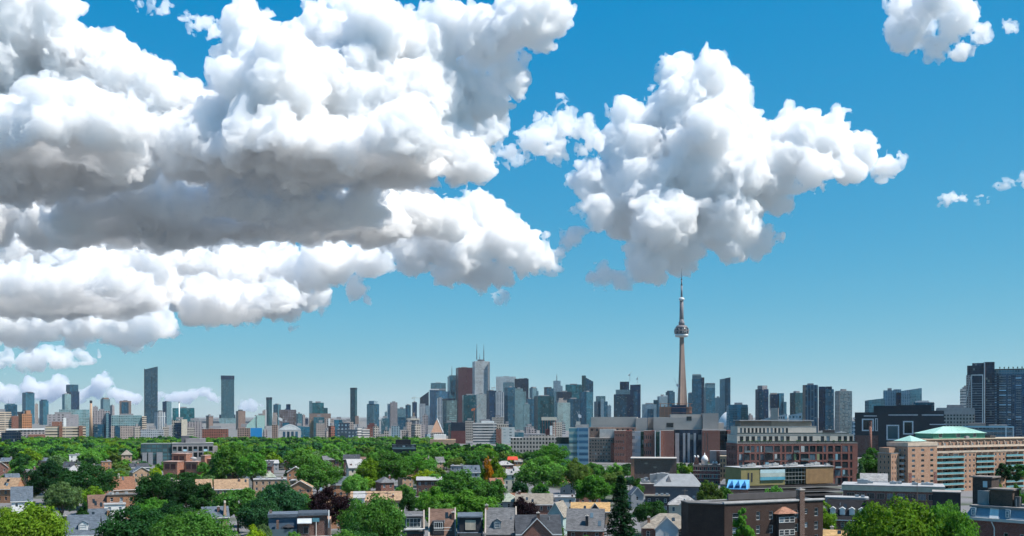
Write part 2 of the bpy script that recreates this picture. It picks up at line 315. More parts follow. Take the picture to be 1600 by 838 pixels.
TW = [
 ('office_tower', 'low teal office building with roof mast at far left', 3500, [(B, 7, 27, 633, 'td', .0), ('crown', 10, 24, 631, 'lb', 0, {'base': 633})], [(13, 631, 625, .5)]),
 ('condo_tower', 'teal tower with dark roof box, tallest near the left edge', 5000, [(B, 34.5, 54, 614, 'tl', .3), ('roof_box', 41, 52, 613, 'dcap', .3, {'base': 614})]),
 ('condo_tower', 'very thin reddish tower between two teal towers at left', 5200, [(B, 54.5, 59.5, 632, 'pk', 0)]),
 ('condo_tower', 'teal tower with rounded top, right of the thin reddish one', 4600, [(B, 61.5, 76, 627, 'tl', .4), ('crown', 63.5, 74, 624.5, 'td', .4, {'base': 626.5, 'dy': 8})]),
 ('condo_tower', 'pale tower leaning against the dark stepped tower', 4900, [(B, 97, 111, 616.5, 'pt', .3)]),
 ('office_tower', 'dark blue stepped tower rising behind the pale one at left', 5200, [(B, 104, 124, 612, 'dk', .35), ('upper_storeys', 103, 122.5, 601, 'td', .35, {'base': 612.2, 'dy': 2})]),
 ('condo_tower', 'small dark tower just behind the brick chimney stack', 4200, [(B, 145, 153, 636, 'mv', 0)]),
 ('condo_tower', 'grey-teal tower with square penthouse, right of the chimney stack', 4300, [(B, 157, 172, 624, 'gy', .3), ('penthouse', 159, 170, 621.5, 'br', .3, {'base': 624})]),
 ('condo_tower', 'slim purple-brown tower stuck to the grey-teal one', 4500, [(B, 172, 179, 634, 'mv', .5)]),
 ('apartment_tower', 'brown concrete tower with glass centre, left of tallest left tower', 4300, [(B, 186.5, 205, 627, 'br', 0), ('glass_bay', 190, 201, 628.5, 'td', 0, {'dy': -3, 'deep': 2.9})]),
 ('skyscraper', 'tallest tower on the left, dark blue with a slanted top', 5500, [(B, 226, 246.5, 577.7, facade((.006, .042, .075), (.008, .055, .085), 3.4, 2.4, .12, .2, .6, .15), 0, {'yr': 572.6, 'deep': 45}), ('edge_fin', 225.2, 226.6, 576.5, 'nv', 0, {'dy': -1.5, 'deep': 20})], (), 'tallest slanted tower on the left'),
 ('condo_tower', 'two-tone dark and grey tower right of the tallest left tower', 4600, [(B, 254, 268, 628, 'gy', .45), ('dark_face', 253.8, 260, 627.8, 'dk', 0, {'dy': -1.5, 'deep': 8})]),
 ('apartment_tower', 'white-striped round-cornered block in front of the two-tone tower', 2500, [(B, 241, 259.5, 645, 'wv', .3), ('roof_box', 247, 253, 641.5, 'dcap', .3, {'base': 645, 'dy': 10})]),
 ('office_building', 'wide green glass slab behind a thin white flue', 3000, [(B, 269.5, 304, 638.5, 'gn', 0), ('roof_box', 296, 303, 637.5, 'dcap', 0, {'base': 638.5, 'dy': 5, 'deep': 14})], (), 'green glass slab'),
 ('brick_tower', 'squat red-brown hexagonal tower left of the tall crowned tower', 2600, [(B, 322, 333, 651, 'br', .4), ('crown', 321.5, 333.8, 649.5, 'cap', .4, {'base': 651, 'dy': -1})]),
 ('skyscraper', 'tall dark teal tower with crown band and wide pale podium', 5500, [(B, 345.5, 366, 593, facade((.010, .062, .095), (.045, .13, .16), 3.2, 3.2, .25, .3, .9, .2), 0), ('crown', 345, 366.3, 587, 'dk', 0, {'base': 593, 'dy': -1}), ('shoulder', 342.5, 368, 648, 'dk', 0, {'dy': 10}), ('podium', 342.5, 368.5, 653.6, 'pt', 0, {'dy': -12})], (), 'tall tower with a crown band'),
 ('apartment_tower', 'red-brown tower right of the tower with a crown band', 3000, [(B, 368.5, 383.5, 643, 'br', .25), ('roof_box', 372, 379, 641, 'dcap', .25, {'base': 643, 'dy': 6})]),
 ('condo_tower', 'slim tower with dark cap right of the pale sloped roof', 4200, [(B, 416, 425, 625, 'gd', .4), ('cap', 415.7, 425.3, 621, 'nv', .4, {'base': 625, 'dy': -1}), ('white_edge', 415, 416.2, 641, 'white', 0, {'dy': -2, 'deep': 6})]),
 ('apartment_building', 'small reddish block peeping out left of the slim capped tower', 4600, [(B, 410, 417, 642, 'pk', 0)]),
 ('condo_tower', 'grey and pink tower right of the slim capped tower', 4300, [(B, 427, 439, 632.6, 'lb', .6), ('side_wing', 426, 433, 645, 'pk', 0, {'dy': -8})]),
 ('office_building', 'dark brown gridded block with a small square turret', 2800, [(B, 436, 463, 641, facade((.16, .16, .18), (.09, .055, .05), 4.6, 4.6, .3, .3, .4, .1), 0), ('turret', 447, 454, 631.7, 'dk', 0, {'base': 641, 'dy': 8, 'deep': 12})], (), 'dark brown gridded block'),
 ('condo_tower', 'narrow teal block right of the dark brown gridded block', 3200, [(B, 463, 472, 647, 'lb', .3)]),
 ('condo_tower', 'narrow brownish block beside the narrow teal block', 3600, [(B, 472, 477, 649, 'mv', .3)]),
 ('office_building', 'tiny dark blue block left of the green-fronted tower', 4200, [(B, 476.5, 481.5, 654, 'dk', 0)]),
 ('office_tower', 'tower with green glass front and pale left edge', 3500, [(B, 488, 506, 630, 'gn', 0), ('side_core', 483, 488, 626.8, 'gy', 0, {'dy': 1}), ('right_wing', 506, 512, 637.5, 'gd', 0, {'dy': 4}), ('lower_block', 483.2, 517, 646.3, 'br', 0, {'dy': -6})], (), 'green-fronted tower'),
 ('condo_tower', 'thin isolated dark green tower left of the octagonal glass tower', 5000, [(B, 547.2, 558, 609, 'gd', .7), ('cap', 547, 558.2, 606, 'nv', .7, {'base': 609, 'dy': -1}), ('annex', 555, 560.5, 650, 'br', 0, {'dy': -6})], (), 'thin isolated tower'),
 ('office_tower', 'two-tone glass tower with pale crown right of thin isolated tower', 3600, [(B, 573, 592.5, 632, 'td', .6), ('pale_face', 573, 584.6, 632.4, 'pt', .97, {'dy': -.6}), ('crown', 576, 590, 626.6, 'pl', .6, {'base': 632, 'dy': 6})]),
 ('condo_tower', 'small dark block left of the mauve slab tower', 3900, [(B, 601, 606, 644.5, 'gy', 0)]),
 ('apartment_tower', 'mauve slab tower with a pale left strip', 3300, [(B, 609.5, 621, 629.5, 'mv', 0), ('pale_strip', 605, 609.8, 631, 'pl', 0, {'dy': 3})], (), 'mauve slab tower'),
 ('office_building', 'grey-topped block with blue glass lower half', 3000, [(B, 621, 634, 639, 'gy', 0), ('glass_front', 621.3, 633.7, 652, 'bl', 0, {'dy': -5, 'deep': 4.9})]),
 ('condo_tower', 'teal tower behind the grey-topped block', 3900, [(B, 633.5, 642, 633.5, 'td', .4)]),
 ('condo_tower', 'dark tower under construction with a crane on top', 4000, [(B, 644, 651.5, 629, 'dk', .3), ('core', 646, 647.6, 645, 'tan', 0, {'dy': -3, 'deep': 2.8})]),
 ('condo_tower', 'dark tower with a steeply sloped top and pale stripes below', 4500, [(B, 656, 670, 622, 'nv', 0, {'yr': 612, 'deep': 36}), ('striped_block', 655, 665, 631, 'wv', 0, {'dy': -15}), ('pale_block', 664, 671, 634, 'pl', 0, {'dy': -12})]),
 ('office_tower', 'flat-topped glass tower peeping over the sloped blue tower', 5200, [(B, 673, 696.5, 599, 'lb', 0), ('dark_belt', 672.6, 697, 607.5, 'cap', 0, {'base': 610, 'dy': -2})]),
 ('office_tower', 'broad blue glass tower with a slanted roof edge', 4600, [(B, 671, 699.5, 608.8, facade((.03, .13, .24), (.06, .18, .28), 3.8, 3, .1, .18), .35, {'yr': 612}), ('roof_edge', 671.5, 686, 608, 'white', 0, {'base': 609.6, 'dy': -1, 'deep': 6})]),
 ('skyscraper', 'tall pale teal tower with mast left of the dark red tower', 4500, [(B, 699, 721.5, 588.5, 'tl', .15), ('upper_storeys', 701, 718, 586.5, 'lb', .15, {'base': 588.5, 'dy': 4}), ('inset_panel', 706, 714.5, 594, 'td', 0, {'base': 612, 'dy': -1.2, 'deep': 1.1})], [(706, 587, 571.6, 1.6)], 'pale teal tower with mast'),
 ('skyscraper', 'dark red skyscraper behind the white banded skyscraper', 4400, [(B, 712, 739, 574.8, 'rd', .15)], (), 'dark red skyscraper'),
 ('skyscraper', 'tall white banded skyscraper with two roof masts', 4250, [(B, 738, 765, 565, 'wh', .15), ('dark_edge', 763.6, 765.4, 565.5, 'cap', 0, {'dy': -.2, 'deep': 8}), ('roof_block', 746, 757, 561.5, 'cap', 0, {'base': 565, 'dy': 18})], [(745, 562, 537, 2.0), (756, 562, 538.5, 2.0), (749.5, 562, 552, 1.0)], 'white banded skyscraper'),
 ('office_tower', 'white slab tower right of the tall white banded skyscraper', 4700, [(B, 775, 806, 589, facade((.26, .31, .33), (.50, .54, .54), 4.2, 4, .4, .45, .2, .1), 0)]),
 ('office_tower', 'grey-teal block in front of the white slab tower', 4450, [(B, 786, 803.5, 598, 'gy', 0)]),
 ('office_tower', 'black flat-topped tower right of the white slab tower', 4300, [(B, 804, 826, 592.5, 'nv', .0), ('roof_box', 819, 824, 591, 'nv', 0, {'base': 592.5, 'dy': 6, 'deep': 8})], (), 'black flat-topped tower'),
 ('condo_tower', 'round-cornered grey tower right of the black tower', 4000, [(B, 827, 839.5, 607, 'gy', .4), ('crown', 829, 838, 604.6, 'cap', .4, {'base': 607, 'dy': 5}), ('side_bay', 838.5, 841.5, 611, 'gy', 0, {'dy': 8})]),
 ('condo_tower', 'dark-capped blue tower left of the spired stepped tower', 4000, [(B, 850, 865, 607.5, 'td', .3), ('cap', 849.8, 862, 605, 'nv', .3, {'base': 607.5, 'dy': 1})]),
 ('office_tower', 'stepped tower with a spire and ball on top', 4700, [(B, 863, 881, 612, 'gy', 0), ('upper_storeys', 864.5, 876, 595, 'pl', 0, {'base': 612, 'dy': 4}), ('step', 875, 879, 603, 'pl', 0, {'base': 612, 'dy': 5})], [(870, 595, 584, 2.0)], 'spired stepped tower'),
 ('condo_tower', 'dark flat block below the spired stepped tower', 3900, [(B, 869, 893, 613, 'nv', .1)]),
 ('condo_tower', 'tower with pale gridded windows and dark cap below the blue slanted tower', 3300, [(B, 691, 714, 626, facade((.16, .27, .28), (.055, .09, .10), 6.4, 5.2, .35, .3, .5, .2), .3), ('cap', 690.6, 711, 623, 'nv', .3, {'base': 626, 'dy': -1})], (), 'dark tower with pale gridded windows'),
 ('condo_tower', 'pale striped tower left of the gridded dark-capped tower', 3500, [(B, 683, 693, 623, 'wv', 0)]),
 ('condo_tower', 'dark teal condo block below the dark red skyscraper', 3200, [(B, 722, 746, 618, 'gd', .1)]),
 ('condo_tower', 'pale concrete condo tower below the white banded skyscraper', 3000, [(B, 743.5, 760, 617, facade((.13, .22, .24), (.42, .43, .41), 3.0, 3.6, .3, .38), .1)]),
 ('condo_tower', 'dark blue tower right of the pale concrete condo', 3300, [(B, 760, 775.5, 611, 'dk', .3)]),
 ('condo_tower', 'tower with white vertical piers below the white slab', 3000, [(B, 774, 788, 613.6, 'wv', .1)]),
 ('condo_tower', 'dark teal tower between the white-piered and grey-green towers', 3100, [(B, 788, 806, 606, 'td', .3)]),
 ('condo_tower', 'grey-green balconied tower in front of the black tower', 2900, [(B, 804.5, 817, 608, facade((.11, .22, .23), (.28, .36, .36), 3.0, 3.2, .12, .42), 0), ('side_wing', 817, 822, 612, 'pt', 0, {'dy': 5})]),
 ('condo_tower', 'small pale teal tower right of the grey-green tower', 2700, [(B, 818, 827.5, 632, 'pt', .1)]),
 ('condo_tower', 'dark blue infill tower behind the small pale teal tower', 3400, [(B, 820, 835, 624, 'td', .3)]),
 ('condo_tower', 'wide teal condo left of the pale stepped tower', 2900, [(B, 834, 866, 620, 'gd', .2), ('roof_slab', 835, 865, 618.8, 'td', .2, {'base': 620, 'dy': 2})]),
 ('condo_tower', 'pale tower with stepped white roof before the black flat block', 2800, [(B, 866, 891, 630, facade((.16, .27, .28), (.34, .42, .40), 3.0, 3.2, .3, .35), .2), ('upper_step', 869, 886, 626, 'pk', .2, {'base': 630, 'dy': 4}), ('top_step', 872, 880, 622, 'pk', .2, {'base': 626, 'dy': 8})]),
 ('condo_tower', 'blue tower tucked behind the pale stepped tower', 3500, [(B, 880, 911, 624, 'bl', .2)]),
 ('office_tower', 'green glass tower left of the peaked tower', 4000, [(B, 883.5, 909, 602, 'gn', .0), ('dark_top', 884, 908, 601, 'gd', 0, {'base': 602, 'dy': 2})]),
 ('condo_tower', 'teal peaked tower with a slender left fin', 4000, [('fin', 909, 915.5, 587, 'gd', 0, {'dy': -2}), (B, 915, 927, 590, 'td', 0, {'yr': 596.5})], (), 'teal peaked tower'),
 ('condo_tower', 'lower teal tower at the foot of the peaked tower', 3300, [(B, 906, 927, 613, 'tl', .5)]),
 ('condo_tower', 'shouldered condo with white strips right of the peaked tower', 3000, [(B, 928, 949.5, 628, 'td', .3), ('upper_storeys', 931, 946, 619, 'lb', .3, {'base': 628, 'dy': 3}), ('pale_strip', 938.5, 943.5, 623, 'pl', 0, {'dy': -1.5, 'deep': 5})]),
 ('apartment_tower', 'narrow pale slab right of the shouldered condo', 3200, [(B, 949.5, 955, 634.5, 'pl', 0)]),
 ('condo_tower', 'pair of joined blue towers with grey roof storeys and crane', 3200, [(B, 959, 985, 617, 'dk', 0), ('glass_front', 960, 979, 619, 'bl', 0, {'dy': -2, 'deep': 1.9}), ('grey_storeys', 962, 986, 609, 'gy', 0, {'base': 617, 'dy': 4}), ('upper_tower', 968.5, 983, 596.5, 'dk', 0, {'base': 609, 'dy': 6})], (), 'joined blue towers'),
 ('condo_tower', 'dark blue notched tower right of the joined blue towers', 3100, [(B, 984.5, 1001, 601.5, 'dk', 0, {'yr': 601}), ('pale_bay', 990, 996, 612, 'bl', 0, {'dy': -2, 'deep': 1.9})]),
 ('condo_tower', 'low pale block with glass front left of the concrete tower', 2600, [(B, 1003, 1026, 632.6, 'pl', 0), ('glass_front', 1012, 1021, 639, 'bl', 0, {'dy': -2, 'deep': 1.9}), ('rear_wing', 1021, 1029, 625, 'td', 0, {'dy': 20})]),
 ('apartment_tower', 'white stepped block behind the orange building site', 2800, [(B, 1027, 1043, 620, 'pl', .2), ('step', 1036, 1043, 618, 'white', 0, {'base': 620, 'dy': 6})]),
 ('condo_tower', 'hexagonal teal tower left of the concrete tower shaft', 3500, [(B, 1040, 1054.5, 613, 'td', .4), ('crown', 1042, 1052, 610.5, 'td', .4, {'base': 613, 'dy': 4})]),
 ('condo_tower', 'tall teal tower with grey crown right of the concrete tower', 3400, [(B, 1081, 1099.5, 593, 'tl', .0), ('crown', 1081.5, 1096, 586.5, 'gy', 0, {'base': 593, 'dy': 1}), ('roof_rim', 1082, 1095, 585, 'cap', 0, {'base': 585.8, 'dy': 0}), ('side_wing', 1096, 1100.5, 590, 'dk', 0, {'dy': -2})], (), 'teal tower with grey crown'),
 ('condo_tower', 'shorter teal tower with grey crown beside the taller one', 3200, [(B, 1099.5, 1117.5, 606, 'tl', .2), ('crown', 1101, 1117.5, 599.5, 'gy', .2, {'base': 606, 'dy': 1}), ('roof_rim', 1101, 1117.5, 598.8, 'cap', .2, {'base': 599.2})]),
 ('condo_tower', 'small teal tower peeping out behind the tall grey-crowned tower', 3900, [(B, 1075, 1083, 615, 'tl', 0)]),
 ('apartment_tower', 'flat grey block between the grey-crowned and slant-roofed towers', 3500, [(B, 1117.5, 1126, 622, 'gy', 0)]),
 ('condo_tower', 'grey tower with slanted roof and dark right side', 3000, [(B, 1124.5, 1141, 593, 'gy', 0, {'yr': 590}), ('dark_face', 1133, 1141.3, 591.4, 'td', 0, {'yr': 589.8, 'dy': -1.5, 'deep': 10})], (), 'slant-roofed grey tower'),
 ('condo_tower', 'squat teal condo in front of the white dome', 1800, [(B, 1139, 1168.5, 633.5, 'tl', .0), ('pale_core', 1135, 1140, 634, 'pl', 0, {'dy': 2}), ('right_wing', 1158, 1168.8, 636.5, 'gd', 0, {'dy': -2, 'deep': 12})], (), 'squat teal condo'),
 ('condo_tower', 'dark blue tower with grey roof box right of the dome', 2400, [(B, 1180, 1201, 609, 'dk', .25), ('roof_box', 1183.5, 1199, 602.5, 'mv', .5, {'base': 609, 'dy': 2}), ('glass_bay', 1186, 1193, 612, 'bl', 0, {'dy': -3, 'deep': 12})], (), 'dark blue tower with grey roof box'),
 ('condo_tower', 'stepped tower with pinkish roof blocks right of the dark blue tower', 2600, [(B, 1202, 1216, 617, 'dk', .2), ('roof_block', 1203, 1214, 614, 'pk', .2, {'base': 617, 'dy': 3}), ('right_tower', 1214, 1225, 614.5, 'tl', .3, {'dy': 6}), ('side_step', 1222, 1229, 628, 'tl', .3, {'dy': 3})]),
 ('condo_tower', 'dark teal tower left of the brown striped tower', 2700, [(B, 1234, 1255, 614.5, 'gd', .4)]),
 ('condo_tower', 'tall tower with brown and blue vertical stripes', 2300, [(B, 1254.5, 1278, 602.5, 'st', .0), ('brown_edge', 1254, 1258.5, 602, 'br', 0, {'dy': -1.5, 'deep': 8})], (), 'brown striped tower'),
 ('condo_tower', 'two-tone blue tower between the striped and speckled towers', 2350, [(B, 1286, 1303, 609, 'bl', .2), ('dark_half', 1279, 1300, 604, 'dk', .0, {'dy': 8})]),
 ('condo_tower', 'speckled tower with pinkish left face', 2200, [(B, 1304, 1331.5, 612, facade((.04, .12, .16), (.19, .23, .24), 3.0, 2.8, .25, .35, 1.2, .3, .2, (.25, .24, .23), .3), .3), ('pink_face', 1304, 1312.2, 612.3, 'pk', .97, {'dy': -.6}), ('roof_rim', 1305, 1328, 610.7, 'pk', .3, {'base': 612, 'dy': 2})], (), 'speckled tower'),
 ('office_building', 'low blue-grey slant-roofed block left of the pale twin slabs', 2000, [(B, 1351, 1382, 626, 'lb', .2, {'yr': 622.5})]),
 ('apartment_tower', 'pale slab with navy strip, left of the twin slabs', 2100, [(B, 1380, 1400, 611, 'pl', 0), ('stair_core', 1396, 1408, 608.5, 'pl', 0, {'dy': 4}), ('navy_strip', 1400.5, 1408, 614, 'dk', 0, {'dy': -1, 'deep': 4.5})], (), 'pale twin slabs'),
 ('apartment_tower', 'pale slab with rising roofline, right of the twin slabs', 2050, [(B, 1408, 1440, 611, 'pl', 0, {'yr': 606.5}), ('teal_face', 1422, 1440.3, 610.5, 'pt', 0, {'yr': 608, 'dy': -1, 'deep': 10})]),
 ('office_building', 'teal round-shouldered block behind the black modern building', 1600, [(B, 1424, 1460, 630, 'tl', .1), ('white_roof', 1430, 1452, 627.3, 'white', .1, {'base': 630, 'dy': 3})]),
 ('apartment_tower', 'pale narrow tower left of the dark right-hand tower', 1500, [(B, 1500, 1513, 609, 'wb', .2), ('upper_step', 1506, 1513, 602.5, 'pk', .2, {'base': 609, 'dy': 4})]),
 # nearer institutional blocks under the towers
 ('hospital_block', 'striped brick block cut by the left picture edge', 1600, [(B, -14, 18, 645, 'cb', 0), ('brick_wing', 18, 29, 650, 'brick', 0, {'dy': -4})]),
 ('brick_building', 'ornate orange brick building with dark roof box, far left', 1650, [(B, 28, 50, 648, 'or', .3), ('turret', 38, 48, 641.5, 'obrick', .3, {'base': 648, 'dy': 2}), ('roof_box', 27, 38, 643.5, 'dcap', 0, {'base': 648.5, 'dy': 12, 'deep': 10})], (), 'ornate orange brick building'),
 ('office_building', 'wide flat mauve-grey block left of the chimney stack', 2000, [(B, 74, 123, 648.6, facade((.26, .25, .27), (.30, .28, .29), 5, 8, .5, .5, .2, .05), 0), ('mint_roof', 92, 140, 640, 'pt', 0, {'dy': 25}), ('door_bay', 99, 103.5, 653, 'white', 0, {'base': 671, 'dy': -.6, 'deep': .55})]),
 ('office_building', 'teal glass and grey frame block right of the chimney stack', 1900, [(B, 145, 172, 643, 'mv', 0), ('glass_front', 147, 164, 663, 'bl', 0, {'dy': -3, 'deep': 2.9}), ('pier', 165.5, 170, 645, 'gy', 0, {'dy': -6, 'deep': 5.8}), ('pier', 170.4, 173.5, 647, 'dk', 0, {'dy': -5, 'deep': 4.8})]),
 ('office_building', 'long teal glass office over pinkish louvres', 1850, [(B, 174, 222, 650, 'pt', 0), ('louvre_floor', 173.6, 222.4, 665.5, 'pk', 0, {'dy': -3, 'deep': 2.9}), ('dark_bay', 180, 188, 665, 'bl', 0, {'dy': -4.2, 'deep': 1.1}), ('end_tower', 222, 229, 650.5, 'cb', 0, {'dy': -5})], (), 'long teal office'),
 ('school_building', 'long low blue-grey building under the tallest left tower', 1500, [(B, 220, 256, 671.5, facade((.20, .23, .27), (.36, .38, .40), 3.6, 3, .3, .4), 0)]),
 ('office_building', 'cream building with tall dark blue glass centre', 1500, [(B, 269, 292, 657, 'cl', 0), ('glass_front', 273.5, 283, 661, 'dk', 0, {'dy': -2, 'deep': 1.9}), ('cream_core', 283.5, 292.5, 655.5, 'cream', 0, {'dy': -1.2, 'deep': 6})], (), 'cream building with dark glass centre'),
 ('brick_building', 'wide mauve brick block right of the cream building', 1700, [(B, 292, 316, 659, 'mv', 0), ('cream_wing', 293, 303, 668, 'cl', 0, {'dy': -12})]),
 ('brick_building', 'low row of red-brown buildings left of the bright blue box', 1450, [(B, 316, 357, 670.5, 'rb', 0)]),
 ('brick_building', 'low pink-brown block touching the bright blue box', 1420, [(B, 371, 391, 669, 'br', 0)]),
 ('sports_hall', 'pale green building with a long sloping roof', 2500, [(B, 400, 414, 650, 'mint', 0), ('sloped_wing', 384, 400, 666, 'mint', 0, {'yr': 650.5, 'dy': 1}), ('rust_edge', 398, 413, 649, 'maroon', 0, {'base': 650, 'dy': 2})]),
 ('warehouse', 'bright blue windowless box above the trees', 1400, [(B, 391.5, 409.5, 669, 'blue', 0, {'plant': False})], (), 'bright blue box'),
 ('brick_building', 'narrow brown block behind the white crane boom', 1600, [(B, 425, 434, 664, 'br', 0)]),
 ('apartment_tower', 'pair of pale concrete slabs above the trees', 1700, [(B, 509, 521.5, 654.5, 'pk', 0, {'plant': False}), ('pale_slab', 513, 516, 654, 'white', 0, {'dy': -.8, 'deep': 6})], (), 'pair of pale concrete slabs'),
 ('condo_building', 'teal block left of the pair of pale concrete slabs', 1900, [(B, 490, 507, 652, 'lb', 0), ('orange_wing', 484, 497, 657, 'tan', 0, {'dy': 8})]),
 ('condo_building', 'green-grey block right of the pale concrete slabs', 2000, [(B, 522, 537, 656, 'tl', 0)]),
 ('condo_building', 'dark blue stacked-box building in front of the thin tower', 1400, [(B, 529, 546, 661, facade((.17, .25, .31), (.02, .04, .07), 5.0, 5.0, .55, .5, .8, .1), 0), ('lower_block', 526.5, 557, 671, facade((.25, .31, .36), (.03, .06, .09), 5.0, 5.0, .5, .5, .9, .1), 0, {'dy': -8})], (), 'dark stacked-box building'),
 ('brick_building', 'red building with a domed roof below the two-tone tower', 2000, [(B, 571, 591, 668, 'rb', 0), ('dome_step', 574, 588, 664, 'maroon', 0, {'base': 668, 'dy': 4}), ('dome_step', 577, 585, 661.5, 'maroon', 0, {'base': 664, 'dy': 8})]),
 ('condo_building', 'teal block behind the white crane mast', 2300, [(B, 595, 608, 654, 'lb', 0)]),
 ('school_building', 'low building with a bright cream roof right of mauve slab', 1800, [(B, 637, 655, 656, 'mv', 0), ('cream_roof', 635.5, 656, 654.3, 'cream', 0, {'base': 656.5, 'dy': -1.5})]),
 ('apartment_building', 'flat pale mauve slab left of the brick pyramid roof', 2000, [(B, 660, 669, 650, 'mv', 0)]),
 ('office_building', 'low navy block with maroon base left of the banded hospital', 1500, [(B, 705, 727, 660, 'navy', 0, {'base': 673.5, 'plant': False}), ('maroon_base', 704.5, 727.5, 673.5, 'maroon', 0, {'dy': -1})]),
 ('hospital_building', 'wide white banded hospital with a red side block', 1500, [(B, 739, 776, 661, 'wb', 0), ('roof_storey', 752, 772, 658, 'white', 0, {'base': 661, 'dy': 6}), ('red_block', 775, 783.5, 670.5, 'brick', 0, {'dy': -3}), ('pale_wing', 783.5, 804, 668, facade((.30, .36, .36), (.50, .52, .50), 4.5, 9, .6, .55, .2, .05), 0, {'dy': -1}), ('rear_wing', 776, 795, 663, 'cl', 0, {'dy': 15})], (), 'white banded hospital'),
 ('office_building', 'narrow tan block left of the white banded hospital', 1650, [(B, 727, 740, 658, 'cl', 0)]),
 ('stone_building', 'long stone institutional building left of the hospital glass block', 1000, [(B, 798, 873, 684.5, 'cl', 0), ('roof_storey', 826, 868, 680.5, 'cl', 0, {'base': 684.5, 'dy': 8}), ('red_gable', 853, 859.5, 671, 'maroon', 0, {'dy': 14, 'deep': 10}), ('white_block', 859.5, 863.5, 666, 'white', 0, {'dy': 13, 'deep': 10})], (), 'long stone institutional building'),
 ('brick_building', 'tan brick block with a white roof box above the trees', 1100, [(B, 672, 712, 687, 'tan', 0, {'plant': False}), ('roof_box', 677.5, 697, 679.5, 'white', 0, {'base': 687, 'dy': 5, 'deep': 14})]),
 ('concrete_building', 'long tan concrete block right of the black modern building', 1100, [(B, 1462, 1523, 639, 'conc', 0), ('lower_storeys', 1474, 1522, 648, 'cl', 0, {'dy': -6})]),
 ('warehouse', 'low flat building with a long white roof at far left', 1350, [(B, 32, 71, 672, 'mv', 0, {'plant': False}), ('white_roof', 10, 70, 670.5, 'white', 0, {'base': 672.2, 'dy': -1}), ('brick_wing', 44, 71, 679, 'brick', 0, {'dy': -8})]),
 ('office_building', 'low black glass block at the far left above the trees', 1150, [(B, 2, 33, 676, 'nv', 0, {'plant': False}), ('roof_storey', 8, 31, 673, 'nv', 0, {'base': 676, 'dy': 4})], (), 'low black glass block'),
]
for row in TW:
    name, label, D, segs = row[:4]
    tower(name, label, D, segs, row[4] if len(row) > 4 else (), land=row[5] if len(row) > 5 else None)

# filler low-rises that make up the jumble at the feet of the towers
fill = []
rnd = random.Random(4)
def filler(x0, x1, n, y0, y1, D0, D1, styles):
    for k in range(n):
        w = rnd.uniform(7, 19); x = x0 + (x1 - x0) * (k + rnd.uniform(.1, .9)) / n
        fill.append((x - w / 2, x + w / 2, rnd.uniform(y0, y1), rnd.uniform(D0, D1), rnd.choice(styles)))
filler(210, 345, 7, 664, 674, 1750, 2200, ['cl', 'mv', 'pk', 'gy'])
filler(410, 530, 9, 660, 676, 1500, 2300, ['cl', 'pk', 'rb', 'lb', 'mv', 'tl'])
filler(535, 700, 15, 659, 680, 1400, 2300, ['cl', 'pk', 'mv', 'wb', 'pl', 'rb'])
filler(690, 900, 15, 652, 679, 1500, 2400, ['cl', 'pk', 'wb', 'td', 'mv', 'lb', 'gd'])
filler(1160, 1180, 1, 645, 650, 2600, 2700, ['mv'])
filler(1330, 1350, 2, 655, 662, 1500, 1600, ['pl', 'tl'])
FILL = []
for (a, b_, y, D, st) in fill:
    r, fr = tower('low_rise', None, D, [(B, a, b_, y, st, rnd.choice([0, 0, .2, .4]))], cat='building', group='jumble of low-rises at the feet of the towers')
    FILL.append((r, (a + b_) / 2, y + 5, {'cl': 'tan', 'pk': 'pinkish', 'mv': 'mauve-grey', 'gy': 'grey', 'rb': 'red', 'lb': 'pale blue', 'tl': 'teal', 'wb': 'white banded', 'pl': 'pale', 'td': 'dark teal', 'gd': 'dark green'}[st] + ' low-rise'))

